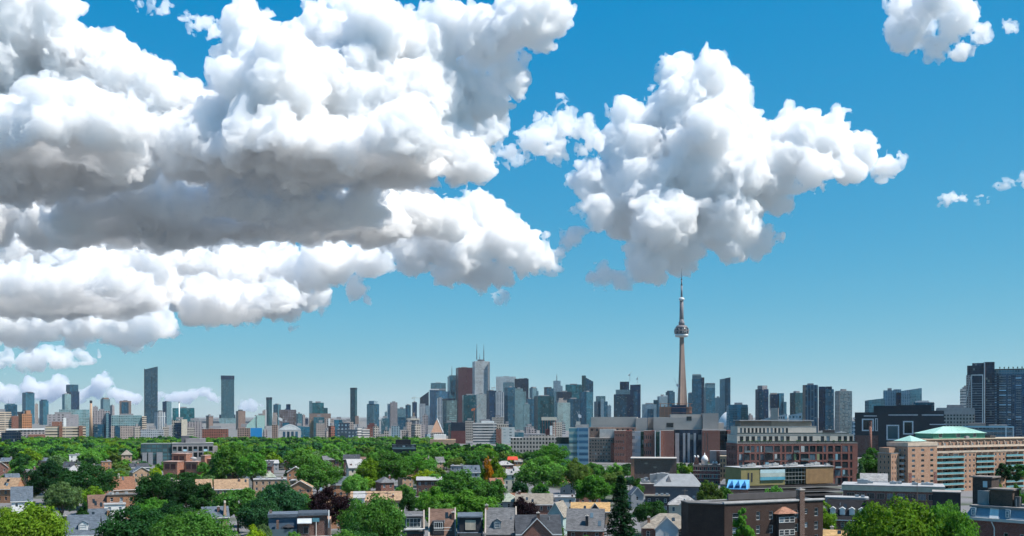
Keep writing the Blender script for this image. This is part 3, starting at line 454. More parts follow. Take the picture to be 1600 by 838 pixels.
# ------------------------------------------------------------------ landmark tower
def concrete_tower():
    D = 3300; fr = Frame(1065, D); q = D / F
    root = thing('observation_tower', 'very tall concrete observation tower with round pod and antenna', 'tower', fr.loc, 0)
    con = plain((.25, .18, .15), .85, .2, .08, .05); gl = plain((.03, .045, .06), .2, .6); wht = plain((.70, .70, .68), .5); ant = plain((.20, .20, .22), .5); mid = plain((.16, .15, .16), .6)
    def ring(z, core, fin, th, n=3):
        pts = []
        for k in range(3):
            a = math.radians(90 + 25 + 120 * k)
            d = Vector((math.cos(a), math.sin(a))); p = Vector((-d.y, d.x))
            for (r, s) in ((core, -core * .55), (fin, -th), (fin, th), (core, core * .55)):
                v = d * r + p * s; pts.append((v.x, v.y, z))
        return pts
    zs = [-.5, 25, 60, 110, 170, 230, 290, 332]
    mb = MB(); rings = []
    zt = fr.z(527)
    for i, z in enumerate(zs):
        f_ = 1 - min(1, z / zt) if z > 0 else 1
        rings.append(ring(z if z < 332 else zt, 6.4 + 3.6 * f_, 7.6 + 17.0 * f_ ** 1.3, 1.8 + 1.8 * f_))
    for a, b2 in zip(rings, rings[1:]): mb.hexa(a, b2)
    part('shaft', mb, con, root)
    def lat(nm, prof, mat, n=32): return part(nm, MB().lathe([(r * q, fr.z(y)) for r, y in prof], n), mat, root, True)
    lat('radome', [(4.5, 527.5), (9.4, 526.5), (10.3, 524.5), (10.0, 522.6), (6, 522.4)], wht)
    pod = lat('pod_deck', [(6, 522.4), (10.4, 522.0), (11.2, 520.5), (11.3, 518.8), (10.6, 518.6)], gl)
    lat('pod_deck', [(10.6, 518.5), (11.6, 518.0), (11.7, 516.6), (10.8, 516.2)], mid)
    lat('pod_deck', [(10.2, 516.1), (11.0, 515.5), (10.9, 513.6), (9.6, 513.2)], gl)
    lat('pod_roof', [(9.8, 513.1), (9.2, 511.2), (8.2, 510.2), (7.2, 508.8), (4.0, 508.5)], mid)
    for k in range(12):
        a = 2 * math.pi * k / 12; part('pod_rib', MB().beam((11.5 * q * math.cos(a), 11.5 * q * math.sin(a), fr.z(521.5)), (11.4 * q * math.cos(a), 11.4 * q * math.sin(a), fr.z(513.4)), .5), wht, root)
    lat('pod_plant', [(4.6, 508.4), (4.6, 503.5), (3.6, 503), (3.4, 499.5), (2.6, 499)], mid)
    for k in range(7):
        a = 2 * math.pi * k / 7 + .3; part('dish', MB().lathe([(.1, 0), (1.6, .8), (1.9, 1.9)], 10), wht, root, loc=(4.3 * q * math.cos(a), 4.3 * q * math.sin(a), fr.z(505.5 - (k % 3) * 1.2)))
    lat('upper_shaft', [(3.6, 508), (3.2, 490), (2.9, 470)], mid, 6)
    lat('sky_pod', [(2.6, 470.2), (4.2, 469), (4.5, 467.2), (3.6, 465.8), (1.8, 465.2)], wht)
    lat('antenna_base', [(1.6, 465.2), (1.35, 446.2)], ant, 8)
    lat('antenna_band', [(1.6, 446.2), (1.6, 444.8)], DARK, 8)
    lat('antenna_mast', [(1.0, 444.8), (.9, 437.5)], ant, 8)
    lat('antenna_band', [(1.2, 437.5), (1.2, 436.3)], DARK, 8)
    lat('antenna_tip', [(.55, 436.3), (.4, 426), (.2, 416)], ant, 6)
    LAND.append((1065, 560, 'tall concrete observation tower'))
concrete_tower()

# white stadium dome
fr = Frame(1148, 2800); root = thing('stadium', 'white domed stadium roof glimpsed behind the squat teal condo', 'stadium', fr.loc, fr.rz)
dm = MB(); rx = fr.x(1175); zb = fr.z(668); zt = fr.z(640)
prof = [(rx * math.cos(a), zb + (zt - zb) * math.sin(a)) for a in [math.radians(d) for d in range(0, 86, 8)]]
part('dome', MB().lathe(prof, 40), WHITE, root, True); part('drum', MB().lathe([(rx * 1.02, -.5), (rx * 1.02, zb + .5)], 40), CONC, root)
for k in range(5):
    a0 = math.radians(-90 - 50 + 25 * k)
    part('roof_rib', MB().beam((rx * math.cos(a0), rx * math.sin(a0), zb), (.3 * rx * math.cos(a0), .3 * rx * math.sin(a0), zt - 4), .9), CONC, root)

# chimney stack, flue, masts and cranes
def chimney_stack(px, y0, y1, w0, w1, D, label, mat, capm):
    fr = Frame(px, D); root = thing('chimney_stack', label, 'chimney', fr.loc)
    zt = fr.z(y1); part('shaft', MB().lathe([(w0 / 2 * fr.k, -.5), (w1 / 2 * fr.k, zt)], 20), mat, root, True)
    part('rim', MB().lathe([(w1 / 2 * fr.k * 1.12, zt - 4), (w1 / 2 * fr.k * 1.12, zt + .6)], 20), capm, root); return root
chimney_stack(142.2, 690, 626.5, 6.4, 3.6, 1700, 'tall tan brick chimney stack rising above the left trees', TAN, DARK); LAND.append((142, 640, 'tall tan chimney stack'))
chimney_stack(280, 690, 628, 2.2, 1.8, 2600, 'thin white flue in front of the green glass slab', WHITE, CONC)
chimney_stack(400.7, 690, 651, .9, .9, 2300, 'thin dark flue on the pale green sloping building', DARK, DARK)
def crane(px, ybase, ytop, D, jib, ang, label, col, luff=False):
    fr = Frame(px, D); root = thing('tower_crane', label, 'crane', fr.loc, fr.rz); z0, z1 = fr.z(ybase), fr.z(ytop); r = D / F * .22
    mat = plain(col, .6)
    mb = MB()
    n = max(4, int((z1 - z0) / 5)); w = r * 2.2
    for sx in (-1, 1):
        for sy in (-1, 1): mb.beam((sx * w, sy * w, z0), (sx * w, sy * w, z1), r * .55, n=4)
    for k in range(n):
        za, zb_ = z0 + (z1 - z0) * k / n, z0 + (z1 - z0) * (k + 1) / n; s = 1 if k % 2 else -1
        mb.beam((-w * s, -w, za), (w * s, -w, zb_), r * .4, n=3); mb.beam((-w, -w * s, za), (-w, w * s, zb_), r * .4, n=3)
    part('mast', mb, mat, root)
    L_ = jib; dx, dz = math.cos(ang) * L_, math.sin(ang) * abs(L_)
    part('jib', MB().beam((0, 0, z1), (dx, 0, z1 + dz), r * 1.3, r * .7, 4), mat, root)
    part('counter_jib', MB().beam((0, 0, z1), (-dx * .3, 0, z1 + (0 if not luff else 2)), r * 1.5, n=4).box(-dx * .3 - 2, -dx * .3 + 2, -1.5, 1.5, z1 - 3, z1 + 1), mat, root)
    part('cab', MB().box(-1.6, 1.6, -1.6, 1.6, z1 - 1.5, z1 + 2.2), mat, root)
    part('apex', MB().beam((0, 0, z1), (0, 0, z1 + L_ * .0 + 7), r, r * .5, 4).beam((0, 0, z1 + 7), (dx * .6, 0, z1 + dz * .6), r * .35, n=3), mat, root)
crane(595, 690, 653, 1700, 14, math.radians(-70), 'white crane with lowered boom left of the mauve slab tower', (.7, .7, .7))
crane(647, 629, 622, 4000, 24, 0, 'small crane on top of the dark tower being built', (.5, .45, .35))
crane(437, 672, 655, 1550, -12, math.radians(52), 'white crane boom leaning in front of the brown gridded block', (.7, .7, .7), True)
crane(984, 596, 586, 3200, 16, math.radians(60), 'crane on the joined blue towers', (.45, .45, .45), True)
crane(996, 601, 592, 3100, 10, math.radians(70), 'crane on the dark blue notched tower', (.45, .45, .45), True)
crane(1058, 640, 602, 2000, -16, math.radians(65), 'thin crane left of the concrete tower shaft', (.40, .42, .45), True)
crane(772, 611, 606, 3300, 22, 0, 'crane over the dark blue tower beside the white slab', (.5, .45, .4))
crane(741, 672, 640, 1900, 15, math.radians(40), 'orange crane in front of the pale concrete condo', (.55, .16, .08), True)
crane(905, 668, 650, 1500, -8, math.radians(60), 'white crane boom above the stone building', (.7, .7, .7), True)

# building site in front of the concrete tower
fr = Frame(1055, 2000); root = thing('construction_site', 'orange-brown half-built block at the foot of the concrete tower', 'building site', fr.loc, fr.rz)
part('core', MB().box(fr.x(1030), fr.x(1081), 0, 30, -.5, fr.z(636)), plain((.40, .24, .18)), root)
for k in range(8):
    x = 1031 + k * 6.6; part('column', MB().box(fr.x(x), fr.x(x + 1.6), -2, 1, fr.z(668), fr.z(630 + (k * 7) % 4)), plain((.48, .26, .18)), root)
part('netting', MB().box(fr.x(1049), fr.x(1072), -3, -2.4, fr.z(655), fr.z(633)), ST['dk'], root)
for y in (630.5, 637, 645):
    part('floor_slab', MB().box(fr.x(1029.5), fr.x(1081.5), -3.5, 31, fr.z(y) - .5, fr.z(y)), plain((.45, .22, .15)), root)
LAND.append((1055, 640, 'orange building site'))

# pyramid-roofed brick tower, table-top building
fr = Frame(683, 1700); root = thing('brick_building', 'brick building with a steep pale-ribbed pyramid roof', 'building', fr.loc, fr.rz)
zb = fr.z(676); part('wall', MB().box(fr.x(673), fr.x(693), 0, 20, -.5, zb), ST['cl'], root)
ap = (0, 10, fr.z(654)); cs = [(fr.x(673.5), .5, zb), (fr.x(692.5), .5, zb), (fr.x(692.5), 19.5, zb), (fr.x(673.5), 19.5, zb)]
mb = MB()
for k in range(4): mb.poly([cs[k], cs[(k + 1) % 4], ap])
part('roof', mb, plain((.42, .25, .17)), root); part('roof_rib', MB().beam(cs[1], ap, .8), WHITE, root); LAND.append((683, 660, 'brick pyramid roof'))
fr = Frame(858, 1600); root = thing('tabletop_building', 'flat cream slab building raised on stilts above the low-rises', 'building', fr.loc, fr.rz)
part('slab', MB().box(fr.x(846), fr.x(870), 0, 22, fr.z(657), fr.z(652)), CREAM, root)
for k in range(6): part('stilt', MB().beam((fr.x(848 + 4 * k), 3 + (k % 2) * 12, -.5), (fr.x(847.5 + 4.1 * k), 5 + (k % 2) * 9, fr.z(657)), .5), plain((.3, .12, .1)), root)
LAND.append((858, 655, 'cream slab on stilts'))
# dome-roofed white hall
fr = Frame(453, 1500); root = thing('hall', 'pale hall with a low arched white roof above the trees', 'hall', fr.loc, fr.rz)
part('wall', MB().box(fr.x(436), fr.x(470), 0, 24, -.5, fr.z(672)), plain((.5, .47, .44)), root)
ar = MB(); n = 10; pts = [(fr.x(436) + (fr.x(470) - fr.x(436)) * k / n, fr.z(672) + (fr.z(664.5) - fr.z(672)) * math.sin(math.pi * k / n)) for k in range(n + 1)]
for (xa, za), (xb, zb_) in zip(pts, pts[1:]): ar.hexa([(xa, -.6, za), (xb, -.6, zb_), (xb, 24.6, zb_), (xa, 24.6, za)], [(xa, -.6, za + .8), (xb, -.6, zb_ + .8), (xb, 24.6, zb_ + .8), (xa, 24.6, za + .8)])
ar.poly([(pts[0][0], -.3, pts[0][1])] + [(x, -.3, z) for x, z in pts[1:]])
part('roof', ar, WHITE, root)
for k in range(4): part('window', MB().box(fr.x(442 + 6.5 * k), fr.x(446 + 6.5 * k), -.25, .1, fr.z(684), fr.z(674.5)), glass_mat((.04, .09, .14)), root)
LAND.append((453, 668, 'arched white hall roof'))

# ------------------------------------------------------------------ nearer buildings with real openings
def line_frame(x0, D0, x1, D1):
    p, q = Vector((wx(x0, D0), D0)), Vector((wx(x1, D1), D1)); d = q - p
    return (p.x, p.y, 0), math.atan2(d.y, d.x), d.length
def wall_mesh(mb, W, z0, z1, ops, o=(0, 0), rz=0.0, th=.3, m=0, mr=0):
    """wall in its own plane from o along rz, outside towards -y; ops = openings (x0, x1, za, zb)"""
    c, s = math.cos(rz), math.sin(rz)
    def P(x, y, z): return (o[0] + x * c - y * s, o[1] + x * s + y * c, z)
    xs = sorted({0.0, W, *[v for q in ops for v in q[:2]]}); zs = sorted({z0, z1, *[v for q in ops for v in q[2:4]]})
    for i in range(len(xs) - 1):
        xm = (xs[i] + xs[i + 1]) / 2; run = None
        for j in range(len(zs) - 1):
            zm = (zs[j] + zs[j + 1]) / 2
            hole = any(q[0] < xm < q[1] and q[2] < zm < q[3] for q in ops)
            if hole:
                if run is not None: mb.poly([P(xs[i], 0, run), P(xs[i + 1], 0, run), P(xs[i + 1], 0, zs[j]), P(xs[i], 0, zs[j])], m); run = None
            elif run is None: run = zs[j]
        if run is not None: mb.poly([P(xs[i], 0, run), P(xs[i + 1], 0, run), P(xs[i + 1], 0, z1), P(xs[i], 0, z1)], m)
    for (a, b, za, zb) in [q[:4] for q in ops]:
        mb.poly([P(a, 0, za), P(a, th, za), P(b, th, za), P(b, 0, za)], mr); mb.poly([P(a, 0, zb), P(b, 0, zb), P(b, th, zb), P(a, th, zb)], mr)
        mb.poly([P(a, 0, za), P(a, 0, zb), P(a, th, zb), P(a, th, za)], mr); mb.poly([P(b, 0, za), P(b, th, za), P(b, th, zb), P(b, 0, zb)], mr)
_wm = {}
def window_mesh(w, h, fr=.09, mull=1, trans=1, fmat=None, gmat=None):
    """one window: frame bars with a pane behind; origin at its lower left outer corner"""
    key = (round(w, 2), round(h, 2), fr, mull, trans, id(fmat), id(gmat))
    if key in _wm: return _wm[key]
    mb = MB(); d = .09
    mb.box(0, fr, 0, d, 0, h); mb.box(w - fr, w, 0, d, 0, h); mb.box(fr, w - fr, 0, d, 0, fr); mb.box(fr, w - fr, 0, d, h - fr, h)
    for k in range(1, mull): x = w * k / mull; mb.box(x - fr * .35, x + fr * .35, .01, d - .01, fr, h - fr)
    for k in range(1, trans): z = h * k / trans; mb.box(fr, w - fr, .012, d - .012, z - fr * .3, z + fr * .3)
    fm = mb.mesh('window_frame', fmat or WHITE)
    pm = MB().box(fr * .6, w - fr * .6, d * .45, d * .62, fr * .6, h - fr * .6).mesh('pane', gmat or GLASS)
    _wm[key] = (fm, pm); return _wm[key]
def windows(root, ops, o=(0, 0), rz=0.0, inset=.16, **k):
    c, s = math.cos(rz), math.sin(rz)
    for (a, b, za, zb) in [q[:4] for q in ops]:
        fm, pm = window_mesh(b - a, zb - za, **k)
        w = link('window', fm, root, (o[0] + a * c - inset * s, o[1] + a * s + inset * c, za), rz)
        link('pane', pm, w)
def grid_ops(x0, x1, nx, z0, z1, nz, fw=.5, fh=.5, skip=()):
    out = []; bx, bz = (x1 - x0) / nx, (z1 - z0) / nz
    for i in range(nx):
        for j in range(nz):
            if (i, j) in skip: continue
            cx, cz = x0 + bx * (i + .5), z0 + bz * (j + .5)
            out.append((cx - bx * fw / 2, cx + bx * fw / 2, cz - bz * fh / 2, cz + bz * fh / 2))
    return out
def block(root, W, Dp, z0, z1, mat, ops_f=(), ops_l=(), ops_r=(), roof=None, o=(0, 0), parapet=.6, wkw=None, th=.3, name='wall'):
    """rectangular storey block: walls with openings, roof deck, parapet coping, windows"""
    ox, oy = o
    mb = MB(); wall_mesh(mb, W, z0, z1, ops_f, (ox, oy), 0, th); wall_mesh(mb, Dp, z0, z1, ops_r, (ox + W, oy), math.pi / 2, th)
    wall_mesh(mb, W, z0, z1, (), (ox + W, oy + Dp), math.pi, th); wall_mesh(mb, Dp, z0, z1, ops_l, (ox, oy + Dp), -math.pi / 2, th)
    part(name, mb, mat, root)
    rf = part('roof', MB().box(ox + .05, ox + W - .05, oy + .05, oy + Dp - .05, z1 - .5, z1 - .2), roof or GRAVEL, root)
    if parapet:
        cp = MB(); e = .12
        cp.box(ox - e, ox + W + e, oy - e, oy + .3, z1, z1 + parapet * .5); cp.box(ox - e, ox + W + e, oy + Dp - .3, oy + Dp + e, z1, z1 + parapet * .5)
        cp.box(ox - e, ox + .3, oy + .3, oy + Dp - .3, z1, z1 + parapet * .5); cp.box(ox + W - .3, ox + W + e, oy + .3, oy + Dp - .3, z1, z1 + parapet * .5)
        part('coping', cp, mat if parapet < 0 else CONC, rf)
    wkw = wkw or {}
    windows(root, ops_f, (ox, oy), 0, **wkw); windows(root, ops_r, (ox + W, oy), math.pi / 2, **wkw); windows(root, ops_l, (ox, oy + Dp), -math.pi / 2, **wkw)
    # dark rooms behind the openings
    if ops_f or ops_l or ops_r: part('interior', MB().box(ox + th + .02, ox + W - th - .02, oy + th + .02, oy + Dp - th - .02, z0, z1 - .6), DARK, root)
    return rf
def roof_units(rf, spots, mat=METAL):
    for (x, y, z, w, d, h) in spots:
        mb = MB().box(x, x + w, y, y + d, z + .25, z + h); mb.box(x + .1, x + w - .1, y + .1, y + d - .1, z, z + .25)
        mb.lathe([(min(w, d) * .28, z + h), (min(w, d) * .28, z + h + .35)], 12, x + w / 2, y + d / 2)
        part('roof_unit', mb, mat, rf)

# ---- the hospital: concrete upper storeys, brick boxes, dark recess, glass block
D = 900; fr = Frame(1020, D); X_, Z_ = fr.x, fr.z
root = thing('hospital', 'big hospital of red brick boxes under grey concrete upper storeys', 'hospital', fr.loc, fr.rz)
HC = plain((.40, .37, .34), .9, .2, .06, .15); HB = brick((.26, .085, .06)); HB_shade = brick((.17, .05, .04))  # the darker brick paints shade onto the turned sides of the boxes
def hb(name, x0, x1, y0, ytop, mat, dy, deep, ops=(), wkw=None, base=-.5):
    mb = MB(); W = X_(x1) - X_(x0); z1 = Z_(ytop)
    ops = [(a, b, c, d) for (a, b, c, d) in ops]
    wall_mesh(mb, W, base, z1, ops, (X_(x0), dy)); wall_mesh(mb, deep, base, z1, (), (X_(x1), dy), math.pi / 2); wall_mesh(mb, W, base, z1, (), (X_(x1), dy + deep), math.pi); wall_mesh(mb, deep, base, z1, (), (X_(x0), dy + deep), -math.pi / 2)
    mb.poly([(X_(x0), dy, z1), (X_(x1), dy, z1), (X_(x1), dy + deep, z1), (X_(x0), dy + deep, z1)])
    p = part(name, mb, mat, root); windows(root, ops, (X_(x0), dy), 0, **(wkw or {}))
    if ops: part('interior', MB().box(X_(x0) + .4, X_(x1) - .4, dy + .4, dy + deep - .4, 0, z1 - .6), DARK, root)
    return p
def hops(x0, x1, nx, ya, yb, nz, fw, fh):
    return grid_ops(0, X_(x1) - X_(x0), nx, Z_(yb), Z_(ya), nz, fw, fh)
hb('concrete_storeys', 920, 995, 0, 652, HC, 26, 40, base=0); hb('concrete_storeys', 993, 1011, 0, 653.5, HC, 12, 38); hb('concrete_storeys', 1012, 1022, 0, 653, plain((.30, .28, .26)), 19, 30); hb('concrete_storeys', 1021, 1097, 0, 652.5, HC, 10, 44)  # slim middle block gets darker concrete, painting in its shaded face
hb('concrete_storeys', 1048, 1096, 0, 647.5, HC, 14, 36); hb('concrete_storeys', 1098, 1122.5, 0, 646, plain((.33, .31, .29), .9, .2, .06, .15), 6, 40); hb('concrete_storeys', 1123, 1131, 0, 661, HC, 9, 30)
for (xa, xb, ya, yb, dy) in ((1041.5, 1052.5, 661, 668, 10), (1073, 1081, 651, 657.5, 10)):
    w_ = link('window', window_mesh(X_(xb) - X_(xa), Z_(ya) - Z_(yb), .2, 2, 1, DARK)[0], root, (X_(xa), dy - .12, Z_(yb))); link('pane', window_mesh(X_(xb) - X_(xa), Z_(ya) - Z_(yb), .2, 2, 1, DARK)[1], w_)
hb('brick_wing', 919, 993, 0, 668, brick((.26, .15, .11)), 8, 16, hops(919, 993, 9, 668.5, 676, 1, .35, .5), dict(fmat=DARK))
hb('pale_roof_storey', 936, 961, 0, 671, plain((.55, .52, .48)), 2, 5.9)
hb('brick_wing', 920, 958, 0, 684.5, brick((.20, .17, .15)), -6, 13.8, hops(920, 958, 9, 686, 722, 7, .6, .55), dict(fmat=plain((.3, .3, .3)), gmat=glass_mat((.06, .09, .09))))
hb('brick_link', 954.5, 960, 0, 692, HB, -7, 6.8)
hb('brick_box', 960, 978, 0, 673, HB, -12, 21, hops(960.6, 977, 6, 675, 725, 5, .5, .42), dict(fmat=plain((.35, .3, .27))))
hb('brick_box_shaded', 978.02, 987.8, 0, 673.2, HB_shade, -11.5, 20)
hb('glass_bay', 988, 1001, 0, 674, facade((.26, .29, .33), (.40, .40, .41), 6, 14, .03, .5, .4, .1, .3), -8, 16); hb('green_bay', 1001.05, 1006, 0, 674.2, facade((.05, .12, .09), (.03, .06, .05), 4, 2, .2, .2), -7.7, 15)
hb('brick_box', 1006.1, 1018, 0, 673, HB, -10, 18, hops(1006.1, 1018, 4, 677, 725, 4, .55, .5), dict(fmat=plain((.35, .3, .27))))
hb('brick_box_shaded', 1018.02, 1023, 0, 673.2, HB_shade, -9.6, 17)
hb('white_fin', 1023.1, 1024.4, 0, 673, WHITE, -13, 6); hb('green_bay', 1024.5, 1030.6, 0, 674, facade((.03, .08, .07), (.02, .04, .04), 4, 3, .2, .2), -7, 14); hb('white_fin', 1030.7, 1032, 0, 673, WHITE, -13, 6)
hb('brick_box', 1032.1, 1053, 0, 673, HB, -9, 17); hb('dark_recess', 1053.1, 1096, 0, 671.5, facade((.025, .04, .065), (.02, .03, .045), 5, 4, .1, .12), 2, 7.8)
for xa in (1055, 1067, 1074, 1083.5): hb('concrete_fin', xa, xa + (6 if xa < 1060 else 3.6), 0, 677, plain((.36, .38, .40)), -.4, 2.2)
hb('brick_box', 1096.1, 1123, 0, 672.5, HB, -9, 17, [(X_(1099.5 + 4 * i) - X_(1096.1), X_(1100.7 + 4 * i) - X_(1096.1), Z_(705), Z_(676)) for i in range(2)], dict(trans=8, fmat=plain((.5, .45, .4))))
hb('dark_glass', 1123.05, 1134, 0, 673, facade((.02, .035, .045), (.012, .02, .025), 5, 3, .1, .1), -7.5, 15); hb('brick_box', 1134.05, 1154, 0, 672.3, HB, -9, 18)
hb('roof_edge', 1096, 1133, 0, 670.8, CONC, -4, 12)
LAND.append((1040, 670, 'big hospital')); 
fr2 = Frame(904, 860); root = thing('glass_block', 'blue-green striped glass block at the left end of the hospital', 'building', fr2.loc, fr2.rz)
X_, Z_ = fr2.x, fr2.z
GB = facade((.10, .22, .26), (.34, .42, .38), 5.2, 9, .04, .45, .35, .25, .2)
hb('glass_front', 889, 901.5, 0, 668.5, GB, 0, 22); hb('glass_front', 901.55, 919, 0, 668.2, facade((.06, .17, .30), (.14, .27, .36), 5.2, 9, .04, .5, .4, .3, .2), -.8, 22); hb('side_wing', 869, 888.9, 0, 694, plain((.36, .40, .40)), 2, 16); hb('dark_screen', 869, 889, 0, 684, plain((.02, .035, .03)), 4, 12); hb('roof_box', 899, 920, 0, 664, CONC, 6, 10); hb('stair_core', 900, 907, 0, 659, plain((.4, .4, .37)), 8, 6); LAND.append((904, 690, 'striped glass block'))

# ---- black modern building with white window frames
D = 1000; fr = Frame(1405, D); X_, Z_ = fr.x, fr.z
root = thing('black_building', 'black modern building with big white square window frames', 'building', fr.loc, fr.rz); BK = plain((.016, .02, .03), .45, .5, .2, .3)
hb('left_block', 1334.5, 1372, 0, 644.5, BK, 0, 40); hb('right_block', 1372.1, 1474, 0, 642, BK, -2, 45); hb('roof_storey', 1364, 1455, 0, 634, BK, 14, 24); hb('roof_storey', 1404, 1455, 0, 633, BK, 15, 20); hb('low_wing', 1334.4, 1372, 0, 681, DRED, -1, 8)
WF = plain((.62, .63, .65), .6)
def big_frame(x0, x1, y0, y1, dy, t=2.6):
    mb = MB(); a, b, c, d = X_(x0), X_(x1), Z_(y1), Z_(y0); t *= fr.k * .8
    mb.box(a, b, dy - .8, dy, d - t, d); mb.box(a, b, dy - .8, dy, c, c + t); mb.box(a, a + t, dy - .8, dy, c + t, d - t); mb.box(b - t, b, dy - .8, dy, c + t, d - t)
    f = part('window_frame', mb, WF, root); part('pane', MB().box(a + t, b - t, dy - .3, dy - .05, c + t, d - t), glass_mat((.02, .04, .05)), f)
big_frame(1346, 1365, 654.5, 674, 0); big_frame(1367, 1371.5, 654, 674, 0, 1.5); big_frame(1385, 1405, 664, 688, -2); big_frame(1411, 1427, 658, 679, -2)
for (a, b, y, dy) in ((1349, 1370, 649.5, 0), (1388, 1434, 648, -2), (1440, 1473, 648, -2), (1452, 1477, 662.5, -2)): part('light_strip', MB().box(X_(a), X_(b), dy - .5, dy - .05, Z_(y + 1.4), Z_(y)), WF, root)
for k in range(5): part('balcony', MB().box(X_(1331.5), X_(1335), -1, 8, Z_(655 + k * 6.2), Z_(653 + k * 6.2)), WF, root)
LAND.append((1405, 650, 'black modern building'))
chimney_stack(1360, 700, 659, 5.2, 4.4, 820, 'square-looking red brick chimney before the black modern building', RED, DRED)

# ---- two right-hand high-rises
D = 1250; fr = Frame(1533, D); X_, Z_ = fr.x, fr.z
root = thing('high_rise', 'dark high-rise with white outlined panel and white vertical fin', 'tower', fr.loc, fr.rz)
NVM = facade((.016, .035, .065), (.012, .02, .035), 3.0, 2.4, .12, .12, .6, .4)
hb('left_wing', 1511, 1538, 0, 571, NVM, 3, 26); hb('right_wing', 1537, 1554, 0, 566, NVM, 1, 26); hb('upper_storeys', 1519, 1538, 0, 567, NVM, 6, 18); hb('pink_side', 1509.5, 1517.8, 0, 586, facade((.12, .12, .13), (.40, .33, .30), 3, 3, .5, .4), 1, 8); hb('dark_panel', 1518.6, 1535, 0, 587, NVM, -2, 5)
hb('white_fin', 1537.6, 1539.2, 0, 566.5, WHITE, -1.5, 2.4); hb('red_fin', 1539.25, 1540, 0, 568, plain((.15, .06, .05)), -.6, 1.5); hb('white_fin', 1534.8, 1536.2, 0, 585.5, WHITE, -2.6, 2); hb('white_fin', 1517.6, 1518.7, 0, 585.5, WHITE, -2.6, 2)
part('white_band', MB().box(X_(1518.75), X_(1534.75), -2.7, -2.05, Z_(587), Z_(585.5)), WHITE, root)
part('roof_line', MB().beam((X_(1517), .6, Z_(588)), (X_(1509), .6, Z_(628)), .35), WHITE, root)
z = Z_(600)
while z > 26:
    part('floor_slab', MB().box(X_(1518.9), X_(1534.6), -3.0, -2.02, z, z + .5), plain((.30, .36, .40)), root); part('floor_slab', MB().box(X_(1540.3), X_(1553.8), .1, .98, z, z + .5), plain((.16, .22, .27)), root); z -= 3.05
LAND.append((1533, 600, 'dark high-rise with white fin'))
fr = Frame(1585, D); X_, Z_ = fr.x, fr.z
root = thing('high_rise', 'blue balconied high-rise cut by the right picture edge', 'tower', fr.loc, fr.rz)
BLM = facade((.028, .075, .14), (.05, .10, .16), 3.0, 2.2, .15, .15, .9, .45)
hb(B, 1549.5, 1640, 0, 585, BLM, 0, 35); hb('penthouse', 1553, 1640, 0, 577.5, facade((.08, .17, .23), (.16, .22, .26), 4, 3, .2, .3), 3, 28); part('roof_slab', MB().box(X_(1552), X_(1640), 1.5, 33, Z_(577.4), Z_(576.2)), DARK, root)
z = Z_(588)
while z > 18:
    for (a, b) in ((1549.2, 1557), (1561, 1572), (1574.5, 1580), (1587, 1596)):
        part('balcony', MB().box(X_(a), X_(b), -1.5, -.02, z, z + .22).box(X_(a), X_(b), -1.5, -1.42, z + .22, z + 1.15, 1), [plain((.45, .50, .54)), glass_mat((.10, .17, .22))], root)
    z -= 3.05
for k in range(6): part('roof_tree', MB().lathe([(.2, Z_(576)), (.9, Z_(576) + 1.5), (.1, Z_(576) + 3)], 7, X_(1562 + k * 7), 5), plain((.03, .06, .03)), root)
LAND.append((1580, 620, 'blue balconied high-rise'))

# ---- grey glass low-rise condo at right
D = 760; fr = Frame(1540, D); X_, Z_ = fr.x, fr.z
root = thing('condo_building', 'grey low-rise condo with glass balconies below the high-rises', 'building', fr.loc, fr.rz)
hb(B, 1502, 1583, 0, 667, facade((.08, .13, .17), (.28, .30, .31), 3.1, 2.6, .2, .3), 0, 22); hb('roof_storey', 1512, 1540, 0, 661.5, plain((.30, .25, .22)), 3, 14); hb('roof_storey', 1545, 1574, 0, 664, CONC, 4, 12)
for y in (668, 675, 682): part('balcony', MB().box(X_(1503), X_(1584), -1.4, -.02, Z_(y + .6), Z_(y)).box(X_(1503), X_(1584), -1.4, -1.3, Z_(y), Z_(y - 2.2), 1), [plain((.5, .5, .5)), glass_mat((.12, .2, .24))], root)
part('post', MB().box(X_(1570.5), X_(1572.5), -1.9, -1.45, 0, Z_(667)), WHITE, root); part('post', MB().box(X_(1582), X_(1583.6), -1.9, -1.45, 0, Z_(668)), WHITE, root)
LAND.append((1540, 672, 'grey low-rise condo'))

# ---- red brick loft building with cream terrace storeys
loc, rz, W = line_frame(1152, 597, 1340, 603)
root = thing('loft_building', 'red brick loft building with two cream terrace storeys on top', 'building', loc, rz); D = 600
def yz(y, D=600): return wz(y, D)
zb = yz(693); fx = lambda px: (px - 1152) / (1340 - 1152) * W
ops = []
rl = random.Random(8)
x = 1.0; dims = []
while x < W - 2.6:
    w = rl.choice([1.5, 2.2, 3.0, 3.6, 5.0])
    w = min(w, W - 1.2 - x)
    for j in range(5):
        za = .8 + j * (zb - 1.2) / 5; ops.append((x, x + w, za, za + (zb - 1.2) / 5 - 1.1))
    x += w + rl.choice([.7, .9, 1.3])
block(root, W, 22, 0, zb, brick((.22, .06, .045)), ops, grid_ops(1, 21, 6, .6, zb - .6, 5, .45, .6), roof=GRAVEL, wkw=dict(mull=2, fr=.12, fmat=plain((.06, .06, .065))))
for k, q in enumerate(ops):
    if k % 3 == 0 and q[1] - q[0] > 2.1: part('panel', MB().box(q[0] + .3, q[0] + (q[1] - q[0]) * .48, .02, .1, q[2] + .05, q[3] - .05), plain(rl.choice([(.5, .5, .48), (.30, .33, .16), (.25, .42, .48), (.12, .12, .13)])), root)
    if k % 4 == 1 and q[1] - q[0] > 2.5: part('balcony', MB().box(q[0], q[1], -1.3, -.02, q[2] - .15, q[2]).box(q[0], q[1], -1.3, -1.24, q[2], q[2] + 1.0, 1), [CONC, glass_mat((.10, .13, .14))], root)
z2 = yz(680); z3 = yz(667)
